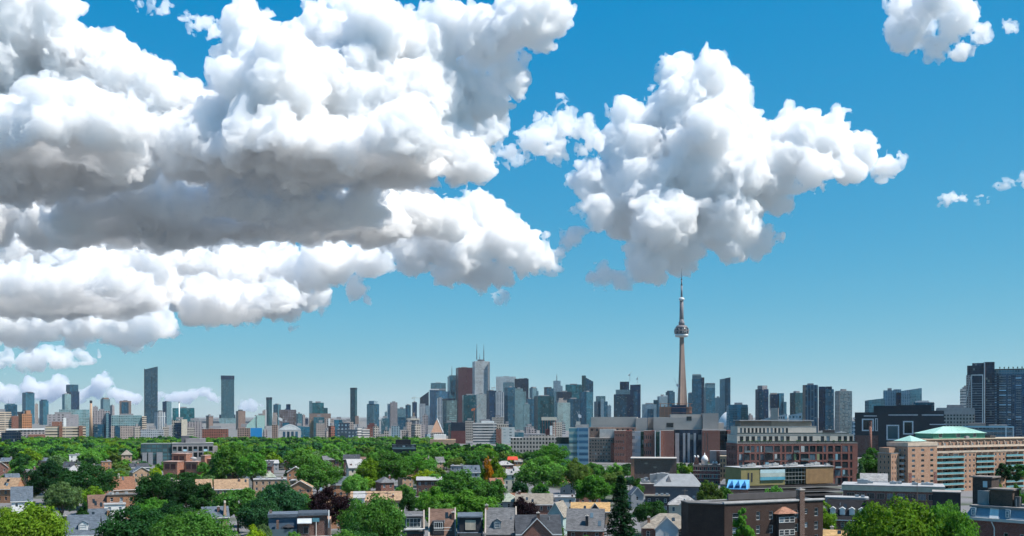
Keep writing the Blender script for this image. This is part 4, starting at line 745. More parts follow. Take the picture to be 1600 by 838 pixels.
cm = plain((.56, .50, .43), .85, .2, .08)
o2 = grid_ops(1, fx(1338) - 1, 20, zb + .5, z2 - .2, 1, .62, .75, skip={(9, 0), (13, 0), (16, 0)})
block(root, fx(1335), 20, zb + .01, z2, cm, o2, roof=MEMB, o=(.8, 3.0), wkw=dict(fmat=plain((.1, .1, .1))))
o3 = grid_ops(1, fx(1235) - 1, 13, z2 + .4, z3 - .3, 1, .6, .78)
block(root, fx(1276), 14, z2 + .02, z3, cm, o3, roof=MEMB, o=(2.2, 6.5), wkw=dict(fmat=plain((.1, .1, .1))))
part('terrace_rail', MB().box(.3, W - .4, .3, .36, zb + .4, zb + 1.4), glass_mat((.10, .13, .13)), root); part('terrace_rail', MB().box(1, fx(1330), 3.3, 3.36, z2 + .4, z2 + 1.4), glass_mat((.16, .20, .2)), root)
z4 = yz(658); part('roof_storey', MB().box(fx(1163), fx(1212), 8, 18, z3 - .1, z4), plain((.24, .18, .14)), root); part('roof_storey', MB().box(fx(1212.2), fx(1276), 8.4, 18, z3 - .1, z4 - .3), plain((.38, .29, .22)), root)
part('roof_edge', MB().box(fx(1161), fx(1278), 7, 19, z4 + .0, z4 + .5), MEMB, root)
for k in range(26):
    xx = rl.uniform(3, W - 3); part('planter_shrub', MB().lathe([(.25, zb + .2), (.7, zb + .9), (.5, zb + 1.5), (.1, zb + 1.9)], 6, xx, 2.1), plain((.05, .10, .03), 1, 0, .3, 2), root)
roof_units(root, [(fx(1290), 9, z2, 4, 3, 2.2), (fx(1300), 9, z2, 5, 3, 3.0), (fx(1318), 10, z2, 6, 4, 1.6)]); part('black_screen', MB().box(fx(1292), fx(1311), 6.8, 7.2, z2, z2 + 3), DARK, root)
LAND.append((1245, 700, 'red brick loft building'))
# beige lift shaft and pale sloped-roof row behind it
fr = Frame(1250, 800); X_, Z_ = fr.x, fr.z
root = thing('row_building', 'row of pale sloped roofs with a square beige shaft behind loft building', 'building', fr.loc, fr.rz)
hb('lift_shaft', 1204, 1216, 0, 637.6, plain((.46, .38, .33)), -2, 9)
for (a, b, y0, y1) in ((1190, 1204, 656, 652), (1216, 1230, 650, 647), (1232, 1253, 649, 645), (1161, 1189, 661, 656)):
    W_ = X_(b) - X_(a); mb = MB().prism([(X_(a), 0), (X_(b), 0), (X_(b), 12), (X_(a), 12)], -.5, [Z_(y0), Z_(y1), Z_(y1), Z_(y0)]); part('gallery', mb, plain((.50, .53, .55)), root)
    for k in range(4): part('window', MB().box(X_(a + (b - a) * (k + .2) / 4), X_(a + (b - a) * (k + .75) / 4), -.12, .05, Z_(y0 + 4.5), Z_(y0 + 1)), glass_mat((.10, .16, .19)), root)

# ---- beige brick apartment block with green roof and teal balconies
D = 560
loc, rz, W = line_frame(1457, 545, 1640, 592)
root = thing('apartment_block', 'beige brick apartment block with green hipped roof and teal balconies', 'building', loc, rz)
TB = brick((.40, .215, .135), (.4, .33, .26)); TEAL = plain((.14, .33, .36), .5, .4); GRN = plain((.30, .50, .42), .5, .4, .1); GRD = plain((.06, .24, .17), .6)
k_ = W / (1640 - 1457); fx = lambda px: (px - 1457) * k_
zt2 = wz(687, 562) - 4.2; fl = 3.0
segs = [(1457, 1503, 'b'), (1503, 1521.5, 'w'), (1521.5, 1549, 'b'), (1549, 1568, 'w'), (1568, 1596, 'b'), (1596, 1640, 'w')]
zt = wz(708, 550)
nfl = int((zt + 1) // fl)
for (a, b, kind) in segs:
    xa, xb = fx(a), fx(b)
    if kind == 'w':
        ops = grid_ops(0, xb - xa, max(2, int((xb - xa) / 3.2)), zt - nfl * fl, zt, nfl, .38, .5); mb = MB(); wall_mesh(mb, xb - xa, -.5, zt, ops, (xa, 0)); wall_mesh(mb, 3, -.5, zt, (), (xb, 0), math.pi / 2); wall_mesh(mb, 3, -.5, zt, (), (xa, 3), -math.pi / 2); part('wall', mb, TB, root); windows(root, ops, (xa, 0))
    else:
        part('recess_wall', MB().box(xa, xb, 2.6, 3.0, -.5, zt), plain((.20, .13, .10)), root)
        nb = 3 if xb - xa > 11 else 2
        for j in range(nfl):
            z = zt - (j + 1) * fl
            part('balcony', MB().box(xa + .02, xb - .02, -.5, 2.55, z, z + .2).box(xa + .02, xb - .02, -.5, -.4, z + .2, z + 1.25, 1), [plain((.5, .42, .34)), TEAL], root)
            for q in range(nb):
                xx = xa + (xb - xa) * (q + .12) / nb; fm, pm = window_mesh((xb - xa) / nb * .7, 2.1, .1, 2, 1, plain((.35, .33, .3))); w_ = link('window', fm, root, (xx, 2.45, z + .3)); link('pane', pm, w_)
            for q in range(1, nb): xx = xa + (xb - xa) * q / nb; part('divider', MB().box(xx - .1, xx + .1, .2, 2.58, z + .22, z + fl), plain((.42, .30, .23)), root)
part('rear_block', MB().box(0, W, 3.05, 20, -.5, zt), TB, root)
# set-back terrace storeys
part('upper_storey', MB().box(fx(1457), fx(1640), 5, 19, zt + .01, zt2 + 4.2), brick((.36, .20, .13)), root)
part('terrace_wall', MB().box(0, W, -.2, .1, zt + .01, zt + 1.1), plain((.52, .42, .33)), root)
part('terrace_wall', MB().box(0, W, 3.2, 3.5, zt + 3.0, zt + 4.0), plain((.55, .44, .34)), root); part('terrace_slab', MB().box(0, W, 2.9, 5, zt + 2.7, zt + 3.0), plain((.5, .4, .32)), root)
for q in range(16):
    xx = fx(1461 + q * 10.5)
    part('divider', MB().hexa([(xx, 3.5, zt + 3), (xx + .35, 3.5, zt + 3), (xx + .35, 5, zt + 3), (xx, 5, zt + 3)], [(xx, 4.2, zt + 6.0), (xx + .35, 4.2, zt + 6.0), (xx + .35, 5, zt + 6.4), (xx, 5, zt + 6.4)]), plain((.55, .44, .34)), root)
    fm, pm = window_mesh(2.2, 2.0, .1, 2, 1, plain((.3, .28, .26))); w_ = link('window', fm, root, (xx + .7, 4.9, zt + 3.3)); link('pane', pm, w_)
    fm, pm = window_mesh(2.0, 1.9, .1, 2, 1, plain((.3, .28, .26))); w_ = link('window', fm, root, (xx + .8, 4.9, zt + .6)); link('pane', pm, w_)
part('roof_edge', MB().box(-1, W, 4.4, 20, zt2 + 4.2, zt2 + 4.7), plain((.46, .38, .28)), root)
# hipped green roof penthouse
xa, xb = fx(1474), fx(1556); za = zt2 + 4.7; zr0 = wz(677, 570); zr1 = wz(666.5, 570)
part('penthouse', MB().box(xa + .8, xb - .8, 8, 20, za, zr0), GRD, root)
mb = MB(); ev = [(xa, 7, zr0), (xb, 7, zr0), (xb, 21, zr0), (xa, 21, zr0)]; r0, r1 = (xa + (xb - xa) * .36, 14, zr1), (xa + (xb - xa) * .72, 14, zr1)
mb.poly([ev[0], ev[1], r1, r0]); mb.poly([ev[1], ev[2], r1]); mb.poly([ev[2], ev[3], r0, r1]); mb.poly([ev[3], ev[0], r0]); mb.poly(ev[::-1]); gr = part('green_roof', mb, GRN, root)
for k in range(18):
    f_ = (k + .5) / 18; part('roof_seam', MB().beam((xa + (xb - xa) * f_, 7, zr0 + .05), (r0[0] + (r1[0] - r0[0]) * f_, 13.9, zr1 + .03), .07, n=4), plain((.42, .60, .52)), gr)
for (px_, w_) in ((1484, 2.6), (1510, 3.2), (1536, 2.6)): fm, pm = window_mesh(w_, 2.4, .12, 3, 1, plain((.5, .55, .5))); q_ = link('window', fm, root, (fx(px_), 7.9, za + .6)); link('pane', pm, q_)
roof_units(root, [(fx(1519), 5.2, zt2 + 4.7, 2.6, 1.6, 1.3)], MEMB); roof_units(root, [(fx(1565), 9, zt2 + 4.7, 5, 4, 1.5)], plain((.06, .06, .06)))
# corner tower with pyramid roof (left) and lower stepped wing
xt0, xt1 = fx(1416), fx(1457); ztw = wz(697, 545); WT = xt1 - xt0
ops = grid_ops(.6, WT - .6, 3, ztw - 8 * 2.9, ztw - .6, 8, .34, .5)
block(root, WT, 14, -.5, ztw, TB, ops, grid_ops(.6, 13.4, 4, ztw - 8 * 2.9, ztw - .6, 8, .34, .5), o=(xt0, -3), wkw=dict(fmat=plain((.5, .45, .4))))
part('cornice', MB().box(xt0 - .2, xt1 + .2, -3.2, 11.2, ztw + .31, ztw + 2.2), plain((.55, .44, .34)), root)
cx_ = (xt0 + xt1) / 2 - 1.5; zp = ztw + 2.2
mb = MB(); cs = [(cx_ - 6.2, -2, zp + .6), (cx_ + 6.2, -2, zp + .6), (cx_ + 6.2, 10, zp + .6), (cx_ - 6.2, 10, zp + .6)]
for q in range(4): mb.poly([cs[q], cs[(q + 1) % 4], (cx_, 4, zp + 3.6)])
mb.poly(cs[::-1]); part('pyramid_roof', mb, GRN, root)
for xx in (xt0 + .5, xt1 - 2.6): part('red_panel', MB().box(xx, xx + 2.2, -3.12, -3.02, ztw - 24, ztw - 14), brick((.16, .04, .03)), root)
xw = fx(1401); zw = wz(707, 550); ops = grid_ops(.4, xt0 - xw - 2.4, 3, zw - 7 * 3.0, zw - .3, 7, .34, .5)
block(root, xt0 - xw - 2.0, 9, -.5, zw, TB, ops, grid_ops(.5, 8.5, 3, zw - 7 * 3.0, zw - .3, 7, .34, .5), o=(xw, 1), wkw=dict(fmat=plain((.5, .45, .4)))); part('upper_step', MB().box(xw + 2, xt0 + .1, 4, 11, zw + .31, zw + 3), TB, root)
for j in range(7): part('balcony', MB().box(xt0 - 1.98, xt0 - .02, -.6, 2, zw - j * 3.0 - 2.9, zw - j * 3 - 1.7), plain((.5, .5, .47)), root)
LAND.append((1500, 700, 'beige apartment block')); LAND.append((1436, 700, 'pyramid-roofed corner tower'))

# ---- timber-clad and yellow sheds on a dark terraced base
loc, rz, W = line_frame(1160, 478, 1306, 496); k_ = W / 146; fx = lambda px: (px - 1160) * k_
D = 485; z_ = lambda y: wz(y, 485)
root = thing('site_building', 'half-finished building clad in yellow panels and vertical timber battens', 'building', loc, rz)
for k in range(5): part('terrace', MB().box(-1 + k * .3, fx(1312) - k * .4, -6 + k * 1.3, 10, (.0 if k == 0 else z_(787 - k * 7) - .9), z_(787 - k * 7)), plain((.05, .045, .045)), root)
yl = plain((.25, .215, .10), .8, .2, .1); part('yellow_wall', MB().box(fx(1158), fx(1186), 0, 14, z_(758), z_(730)), yl, root); part('yellow_wall', MB().box(fx(1186.2), fx(1226), .5, 14, z_(758), z_(734)), yl, root)
for (xx) in (1168, 1173): part('slot', MB().box(fx(xx), fx(xx + 2.2), -.12, .05, z_(752), z_(738)), DARK, root)
for (y0, y1, c) in ((739, 733.5, (.45, .60, .62)), (745, 739.2, (.40, .46, .42)), (750, 745.2, (.10, .34, .44))): part('sheet_band', MB().box(fx(1187), fx(1225), -.1, .45, z_(y0), z_(y1)), plain(c), root)
part('scaffold_void', MB().box(fx(1226.2), fx(1258), 3, 13, z_(757), z_(733)), plain((.035, .06, .05)), root)
for k in range(7): part('scaffold_post', MB().beam((fx(1227 + 5 * k), .4, z_(757)), (fx(1227 + 5 * k), .4, z_(729)), .08), METAL, root)
for y in (733, 739, 745, 751): part('scaffold_deck', MB().box(fx(1226), fx(1258), .2, 2.6, z_(y), z_(y) + .12), plain((.3, .32, .3)), root)
part('timber_box', MB().box(fx(1258.2), fx(1302), .2, 12, z_(757), z_(732)), plain((.24, .15, .08)), root)
for k in range(66): xx = fx(1258.4 + k * .665); part('batten', MB().box(xx, xx + .13, -.02, .19, z_(756.8) - (k % 5) * .08, z_(732.2) + ((k * 7) % 4) * .1), plain(((.42, .26, .13), (.50, .33, .17), (.34, .21, .11))[k % 3]), root)
part('roof_deck', MB().box(fx(1157), fx(1303), -.4, 15, z_(731.6) + .35, z_(731.6) + .6), MEMB, root)
roof_units(root, [(fx(1165 + 11 * k), 3 + (k % 3) * 2, z_(731.6) + .6, 2.2 + (k % 2), 2, .7 + .35 * (k % 3)) for k in range(13)], plain((.36, .36, .35)))
LAND.append((1235, 745, 'half-finished battened building'))

# ---- ornate red house with white cupola, dark blank brick block, narrow dark block, flat commercial roofs
D = 620; fr = Frame(1104, D); X_, Z_ = fr.x, fr.z
root = thing('ornate_building', 'red brick building with stone bands, gables and white bell cupola', 'building', fr.loc, fr.rz)
ops = grid_ops(.8, X_(1125) - X_(1083) - .8, 6, Z_(760), Z_(728), 3, .42, .6)
block(root, X_(1125) - X_(1083), 14, -.5, Z_(727), brick((.26, .06, .045)), ops, o=(X_(1083), 0))
for y in (728, 735, 741, 747): part('stone_band', MB().box(X_(1082.6), X_(1125.4), -.2, -.01, Z_(y + .9), Z_(y)), CREAM, root)
for (cx_, w, top) in ((1088, 9, 713), (1117, 9, 722)):
    mb = MB(); a, b = X_(cx_ - w / 2), X_(cx_ + w / 2); zb = Z_(727) + .31
    mb.hexa([(a, -.1, zb), (b, -.1, zb), (b, 3, zb), (a, 3, zb)], [(a + 1, -.1, Z_(top + 3)), (b - 1, -.1, Z_(top + 3)), (b - 1, 3, Z_(top + 3)), (a + 1, 3, Z_(top + 3))]); part('gable', mb, RED, root)
    for s in (-.8, .8): part('finial', MB().lathe([(.35, Z_(top + 3)), (.8, Z_(top + 1.5)), (.5, Z_(top)), (.1, Z_(top - 1.2))], 10, X_(cx_ + s * 3), 1.4), WHITE, root, True)
part('cupola', MB().lathe([(2.0, Z_(727)), (2.0, Z_(721)), (2.3, Z_(720.6)), (1.9, Z_(716)), (1.1, Z_(713)), (.25, Z_(711)), (.15, Z_(708))], 16, X_(1101), 4), WHITE, root, True); part('drum', MB().lathe([(1.9, Z_(731)), (1.9, Z_(727))], 12, X_(1101), 3.4), plain((.2, .2, .22)), root)
LAND.append((1103, 725, 'ornate red building with cupola'))
fr = Frame(1020, 600); X_, Z_ = fr.x, fr.z
root = thing('brick_block', 'blank dark brick block with an orange left end', 'building', fr.loc, fr.rz)
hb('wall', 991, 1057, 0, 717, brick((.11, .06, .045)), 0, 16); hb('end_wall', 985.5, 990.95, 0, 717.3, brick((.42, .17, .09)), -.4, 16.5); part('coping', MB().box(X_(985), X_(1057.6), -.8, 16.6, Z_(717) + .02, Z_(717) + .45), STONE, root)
for (x_, y_) in ((1007, 723), (1021, 729)): part('sign_patch', MB().box(X_(x_), X_(x_ + 5), -.08, -.01, Z_(y_ + 2.6), Z_(y_)), plain((.3, .24, .2)), root)
LAND.append((1020, 722, 'blank dark brick block'))
fr = Frame(1142, 640); X_, Z_ = fr.x, fr.z
root = thing('narrow_building', 'narrow dark building with a tan front beside the ornate red one', 'building', fr.loc, fr.rz)
hb('wall', 1124.6, 1143, 0, 713, plain((.36, .29, .20)), 0, 12, hops(1124.6, 1143, 4, 716, 748, 4, .5, .6), dict(fmat=DARK)); hb('wall', 1143.1, 1158, 0, 712, plain((.06, .055, .055)), 1, 12); hb('grey_gable', 1108, 1136, 0, 706, plain((.30, .27, .27)), 14, 8); hb('chimney', 1119, 1124, 0, 706.5, DRED, 12, 1.8)
fr = Frame(1057, 480); X_, Z_ = fr.x, fr.z
root = thing('shed_hall', 'wide light grey roofed hall with dark grey walls', 'building', fr.loc, fr.rz)
zb = Z_(760); part('wall', MB().box(X_(1024), X_(1092), 0, 16, -.5, zb), plain((.12, .125, .14)), root)
mb = MB(); ev = [(X_(1021), -1, zb), (X_(1097), -1, zb), (X_(1097), 17, zb), (X_(1021), 17, zb)]; zr = Z_(742); r0, r1 = (X_(1045), 8, zr), (X_(1083), 8, zr)
mb.poly([ev[0], ev[1], r1, r0]); mb.poly([ev[1], ev[2], r1]); mb.poly([ev[2], ev[3], r0, r1]); mb.poly([ev[3], ev[0], r0]); mb.poly(ev[::-1]); part('roof', mb, plain((.23, .24, .245), .7), root)
mb = MB(); mb.poly([(X_(1041), 2, zb + 1.9), (X_(1049), 2, zb + 1.9), (X_(1045), 3.2, zr - .6)]); mb.poly([(X_(1041), 2, zb + 1.9), (X_(1045), 3.2, zr - .6), (X_(1045), 8, zr - .6)]); mb.poly([(X_(1049), 2, zb + 1.9), (X_(1045), 8, zr - .6), (X_(1045), 3.2, zr - .6)]); part('gablet', mb, plain((.14, .14, .15)), root)
LAND.append((1057, 750, 'light grey roofed hall'))
fr = Frame(1030, 530); X_, Z_ = fr.x, fr.z
root = thing('flat_roof_shop', 'flat roof crowded with white and grey machine boxes', 'building', fr.loc, fr.rz)
part('wall', MB().box(X_(1000), X_(1062), 0, 18, -.5, Z_(757)), plain((.22, .12, .1)), root); rf = part('roof', MB().box(X_(999.5), X_(1062.5), -.4, 18.4, Z_(757), Z_(756)), GRAVEL, root)
roof_units(rf, [(X_(1015), 6, Z_(756), 6, 4, 4.6), (X_(1026), 5, Z_(756), 6.4, 5, 5.2), (X_(1003), 3, Z_(756), 2, 2, 1.6), (X_(1009), 4, Z_(756), 2, 2, 1.2), (X_(1040), 8, Z_(756), 3, 2, 1.4), (X_(1000.5), 9, Z_(756), 3, 2, 2.0), (X_(1047), 4, Z_(756), 3, 3, 2)], MEMB); roof_units(rf, [(X_(1006), 8, Z_(756), 2.4, 2, 2.6), (X_(1022), 3, Z_(756), 1.6, 1.6, 1.5), (X_(1053), 3, Z_(756), 2.4, 2, 1.5)], METAL)
fr = Frame(1394, 440); X_, Z_ = fr.x, fr.z
root = thing('flat_roof_shop', 'long low shop block with a wide white roof edge before beige apartments', 'building', fr.loc, fr.rz)
part('wall', MB().box(X_(1316), X_(1473), .6, 20, -.5, Z_(768)), brick((.14, .045, .035)), root); rf = part('roof', MB().box(X_(1314), X_(1475), 0, 21, Z_(768), Z_(760.5)), plain((.44, .43, .34)), root); part('roof_deck', MB().box(X_(1313.5), X_(1475.5), -.25, 21.3, Z_(760.5), Z_(759)), MEMB, rf)
roof_units(rf, [(X_(1338), 8, Z_(759), 4.5, 3, 1.9), (X_(1352), 12, Z_(759), 3, 2, 1.0), (X_(1390), 10, Z_(759), 3, 2, 1.2), (X_(1402), 12, Z_(759), 2, 2, 1), (X_(1425), 7, Z_(759), 2.6, 2, 1), (X_(1440), 9, Z_(759), 5, 3, .9)], METAL)
for k in range(9): fm, pm = window_mesh(3.2, 2.6, .12, 3, 1, plain((.3, .28, .26))); w_ = link('window', fm, root, (X_(1322 + 16 * k), .5, Z_(768) - 3.6)); link('pane', pm, w_)
LAND.append((1394, 765, 'long low shop block'))
fr = Frame(1480, 400); X_, Z_ = fr.x, fr.z
root = thing('dark_shed', 'low black flat-roofed shed left of the tall brick roof box', 'shed', fr.loc, fr.rz); part('wall', MB().box(X_(1457), X_(1501), 0, 10, -.5, Z_(770)), plain((.03, .03, .035)), root); part('roof', MB().box(X_(1456), X_(1502), -.4, 10.4, Z_(770), Z_(768.6)), plain((.30, .27, .25)), root)
fr = Frame(1154, 440); X_, Z_ = fr.x, fr.z
root = thing('canopy_building', 'brick shed with a bright blue roof cut by dark triangles', 'building', fr.loc, fr.rz)
part('wall', MB().box(X_(1138), X_(1169), 0, 9, -.5, Z_(764)), brick((.30, .13, .09)), root); part('roof', MB().hexa([(X_(1135), -1, Z_(765)), (X_(1168), -1, Z_(765)), (X_(1171.5), 10, Z_(765)), (X_(1138), 10, Z_(765))], [(X_(1135), -1, Z_(764)), (X_(1168), -1, Z_(764)), (X_(1171.5), 10, Z_(752)), (X_(1138), 10, Z_(752))]), plain((.12, .36, .62), .5), root)
for k in range(3):
    x_ = 1139 + 10 * k; mb = MB(); za = Z_(763.5); mb.hexa([(X_(x_), -.6, za), (X_(x_ + 7), -.6, za), (X_(x_ + 5), 5, za)], [(X_(x_), -.6, za + 1.2), (X_(x_ + 7), -.6, za + 1.4), (X_(x_ + 5), 5, za + 3.4)]); part('skylight', mb, plain((.02, .08, .20), .3), root)
LAND.append((1154, 757, 'blue-roofed shed'))

# ---- modern grey mid-rises and red brick complex at left
fr = Frame(278, 860); X_, Z_ = fr.x, fr.z
root = thing('mid_rise', 'grey concrete mid-rise with deep dark balconies left of centre', 'building', fr.loc, fr.rz)
W = X_(334) - X_(269); ops = [(W * (i + .12) / 8, W * (i + .86) / 8, Z_(705.5 - 9.5 * j) , Z_(698 - 9.5 * j)) for i in range(8) for j in (-1, 0)] 
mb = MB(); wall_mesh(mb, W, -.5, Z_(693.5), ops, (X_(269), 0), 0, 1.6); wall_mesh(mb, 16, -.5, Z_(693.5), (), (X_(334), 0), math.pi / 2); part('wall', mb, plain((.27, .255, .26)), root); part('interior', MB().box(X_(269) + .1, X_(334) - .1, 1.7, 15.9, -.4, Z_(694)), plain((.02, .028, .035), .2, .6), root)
for i in range(0, 8, 2): part('glass_rail', MB().box(X_(269) + W * (i + .12) / 8, X_(269) + W * (i + .86) / 8, .3, .36, Z_(705.5), Z_(702.5)), glass_mat((.16, .26, .30)), root)
part('roof', MB().box(X_(268.5), X_(334.5), -.3, 16.2, Z_(693.5), Z_(692.5)), CONC, root); hb('roof_storey', 290, 322, 0, 685.5, plain((.24, .23, .24)), 4, 10, base=10); hb('stair_core', 283.5, 296, 0, 681.5, plain((.10, .105, .12)), 5, 6, base=10); hb('side_block', 334, 341, 0, 698, plain((.30, .27, .26)), 3, 10)
LAND.append((300, 690, 'grey concrete mid-rise'))
root = thing('mid_rise', 'dark green glass mid-rise joined left of the grey concrete one', 'building', fr.loc, fr.rz)
hb('wall', 220.5, 268.8, 0, 693.5, facade((.06, .13, .15), (.035, .06, .065), 3.4, 4.4, .2, .3, 1.0), 1.5, 15); part('roof_rail', MB().box(X_(224), X_(268), 1.6, 1.9, Z_(693.4), Z_(692)), plain((.3, .36, .33)), root)
for k in range(3): hb('grey_bay', 223 + 9 * k + (4 if k == 2 else 0), 230 + 9 * k + (6 if k == 2 else 0), 0, 707, plain((.24, .25, .27)), -.5, 1.9)
fr = Frame(293, 660); X_, Z_ = fr.x, fr.z
root = thing('brick_complex', 'cluster of red brick boxes with sunlit orange right sides', 'building', fr.loc, fr.rz - .0)
OB = brick((.34, .13, .075)); 
for (a, b, y, dy, dp) in ((268, 297, 711, 16, 12), (255, 283, 722.5, 6, 8), (289, 315, 723, 4, 9), (314.5, 322, 713.5, 6, 7), (322.5, 333, 719, 8, 8)):
    xa, xb, z1 = X_(a), X_(b), Z_(y); rot_ = math.radians(-24); c, s = math.cos(rot_), math.sin(rot_); w = (xb - xa) * .86; d_ = max(5, (xb - xa) * .35)
    P_ = lambda u, v: (xa + u * c - v * s, dy + u * s + v * c + w * .4)
    part('brick_box', MB().prism([P_(0, 0), P_(w, 0), P_(w, d_ + 5), P_(0, d_ + 5)], -.5, z1), OB, root); part('coping', MB().prism([P_(-.25, -.25), P_(w + .25, -.25), P_(w + .25, d_ + 5.25), P_(-.25, d_ + 5.25)], z1 + .02, z1 + .4), plain((.45, .3, .25)), root)
    if b - a > 20:
        for q in range(2): part('garage_opening', MB().prism([P_(w * (.12 + .42 * q), -.12), P_(w * (.45 + .42 * q), -.12), P_(w * (.45 + .42 * q), .1), P_(w * (.12 + .42 * q), .1)], z1 - 4.6, z1 - 1.4), plain((.06, .03, .03)), root)
part('skylight_dome', MB().lathe([(2.2, Z_(719)), (2.1, Z_(717.5)), (1.3, Z_(716)), (.2, Z_(715.4))], 14, X_(302.5), 14), MEMB, root, True)
LAND.append((290, 722, 'red brick cluster'))
fr = Frame(630, 900); X_, Z_ = fr.x, fr.z
root = thing('dark_block', 'dark navy flat-topped block standing among the centre trees', 'building', fr.loc, fr.rz)
hb('wall', 612.5, 650, 0, 695, plain((.016, .024, .035), .4, .5), 0, 14); hb('roof_storey', 618, 642, 0, 687.5, plain((.015, .018, .026)), 4, 8, base=10); part('balcony_band', MB().box(X_(613), X_(649.5), -.8, -.02, Z_(702), Z_(699.5)), plain((.10, .17, .19)), root)
for k in range(5): part('window', MB().box(X_(615 + 7 * k), X_(619 + 7 * k), -.1, .05, Z_(698.8), Z_(696.4)), glass_mat((.12, .16, .2)), root)
LAND.append((631, 698, 'dark navy block'))
# front banded brick apartments at the far left
fr = Frame(102, 1300); X_, Z_ = fr.x, fr.z
root = thing('apartment_block', 'red brick apartments with cream bands before the mauve-grey block', 'building', fr.loc, fr.rz)
CBM = facade((.10, .09, .09), (.56, .46, .36), 3.7, 60, .01, .52, .3, .1, .3)
hb('banded_wing', 71, 92, 0, 666, CBM, 0, 18); hb('brick_tower', 81, 97, 0, 659, RED, 6, 12); hb('brick_pier', 92, 97.5, 0, 664.5, RED, -1.5, 9); hb('banded_wing', 97.5, 123, 0, 667, CBM, .5, 18); hb('brick_pier', 123, 129.5, 0, 665.5, RED, -.5, 18); hb('banded_wing', 129.5, 134.5, 0, 666, CBM, 1, 14)
LAND.append((102, 670, 'cream-banded brick apartments'))

# ------------------------------------------------------------------ foreground: brown brick block
loc, rz, W = line_frame(1132, 291, 1286, 305); k_ = W / (1286 - 1132); fx = lambda px: (px - 1132) * k_
z_ = lambda y: wz(y, 297)
root = thing('brick_block', 'dark brown brick block with white windows and tan hooded bay', 'building', loc, rz)
ops = []
for (a, b, ya, yb) in ((1144, 1156, 800, 813), (1180, 1186, 799, 812), (1200, 1206, 799, 812), (1237, 1246, 799, 812), (1255, 1261, 798, 806), (1272, 1278, 797, 810)):
    ops.append((fx(a), fx(b), z_(yb), z_(ya))); ops.append((fx(a), fx(b), z_(yb) - 4.1, z_(ya) - 4.1)); ops.append((fx(a), fx(b), z_(yb) - 8.2, z_(ya) - 8.2))
ops = [o for o in ops if o[2] > 1]
BB = brick((.048, .028, .023), (.085, .065, .055))
zt = z_(786); ol = [(2, 3.2, 8.5, 10.6), (5, 6.2, 8.5, 10.6)]
rf = block(root, W, 13, -.5, zt, BB, ops, [], roof=TAR, wkw=dict(mull=1, trans=2, fr=.13))
part('roof_edge', MB().box(-.35, W + .35, -.35, .5, zt + .3, zt + .75), plain((.5, .48, .46)), root)
part('back_parapet', MB().box(fx(1175), W, 12.4, 13.1, zt + .02, zt + 1.9), plain((.10, .09, .09)), root)
# hooded bay
xa, xb = fx(1210), fx(1235); zb = z_(803)
part('bay', MB().box(xa, xb, -1.5, -.02, 0, zb), plain((.035, .03, .03)), root)
mb = MB(); e = [(xa - .9, -2.3, zb), (xb + .9, -2.3, zb), (xb + .9, .4, zb), (xa - .9, .4, zb)]; ap0, ap1 = ((xa + xb) / 2 - .6, -.2, z_(793)), ((xa + xb) / 2 + .6, -.2, z_(793))
mb.poly([e[0], e[1], ap1, ap0]); mb.poly([e[1], e[2], ap1]); mb.poly([e[3], e[0], ap0]); mb.poly([e[2], e[3], ap0, ap1]); mb.poly(e[::-1]); part('bay_roof', mb, shingle((.30, .15, .10)), root)
for j in range(2):
    for q in range(3): fm, pm = window_mesh((xb - xa) / 3 - .15, 1.7, .12, 1, 2); w_ = link('window', fm, root, (xa + .08 + (xb - xa) / 3 * q, -1.62, zb - 6.5 + j * 3.8)); link('pane', pm, w_)
ch = part('chimney', MB().box(fx(1247), fx(1254.5), -.5, 1.2, 0, z_(768)), brick((.11, .055, .04)), root); part('chimney_cap', MB().box(fx(1246.5), fx(1255), -.65, 1.35, z_(768), z_(766)), STONE, ch); part('chimney_pot', MB().lathe([(.35, z_(766)), (.28, z_(764.5))], 10, fx(1250.7), .35), MEMB, ch)
mb = MB(); lw = 12.5; wall_mesh(mb, lw, -.5, zt - .3, [(3, 4.2, 9, 11), (8, 9.2, 9, 11)], (-5.2, 7.5), -math.atan2(7.5, 5.2) * 1.0)
part('side_wing', MB().prism([(fx(1101), 8), (-.05, .0), (-.05, 12.8), (fx(1101) + 2, 15)], -.5, zt - .1), brick((.055, .032, .026), (.085, .065, .055)), root)
part('side_roof', MB().prism([(fx(1101) - .3, 7.8), (-.4, -.3), (-.4, 12.5), (fx(1101) + 1.8, 15)], zt - .08, zt + .28), TAR, root)
LAND.append((1195, 800, 'dark brown brick block'))

# ---- mansard building with brick roof boxes at the lower right
loc, rz, W = line_frame(1509, 250, 1640, 236); k_ = W / 131; fx = lambda px: (px - 1509) * k_; z_ = lambda y: wz(y, 245)
root = thing('mansard_building', 'brick building with pale blue mansard and dark brick roof boxes', 'building', loc, rz)
zc = z_(815); zm = z_(795)
ops = [(fx(1570), fx(1577), zc - 5.2, zc - 2.6), (fx(1595), fx(1601), zc - 5.2, zc - 2.6)]
block(root, W, 14, -.5, zc, brick((.20, .05, .038)), ops, roof=TAR, parapet=0, wkw=dict(trans=2))
part('cornice', MB().box(-.7, W + .3, -.7, .4, zc + .02, zc + .75), plain((.55, .52, .48)), root); part('cornice', MB().box(-.7, .4, .4, 14, zc + .02, zc + .75), plain((.55, .52, .48)), root)
MBL = plain((.17, .25, .31), .6, .3, .08, 1.5)
part('mansard', MB().hexa([(-.2, -.2, zc + .77), (W, -.2, zc + .77), (W, 14, zc + .77), (-.2, 14, zc + .77)], [(1.0, 1.2, zm), (W, 1.2, zm), (W, 13, zm), (1.0, 13, zm)]), MBL, root)
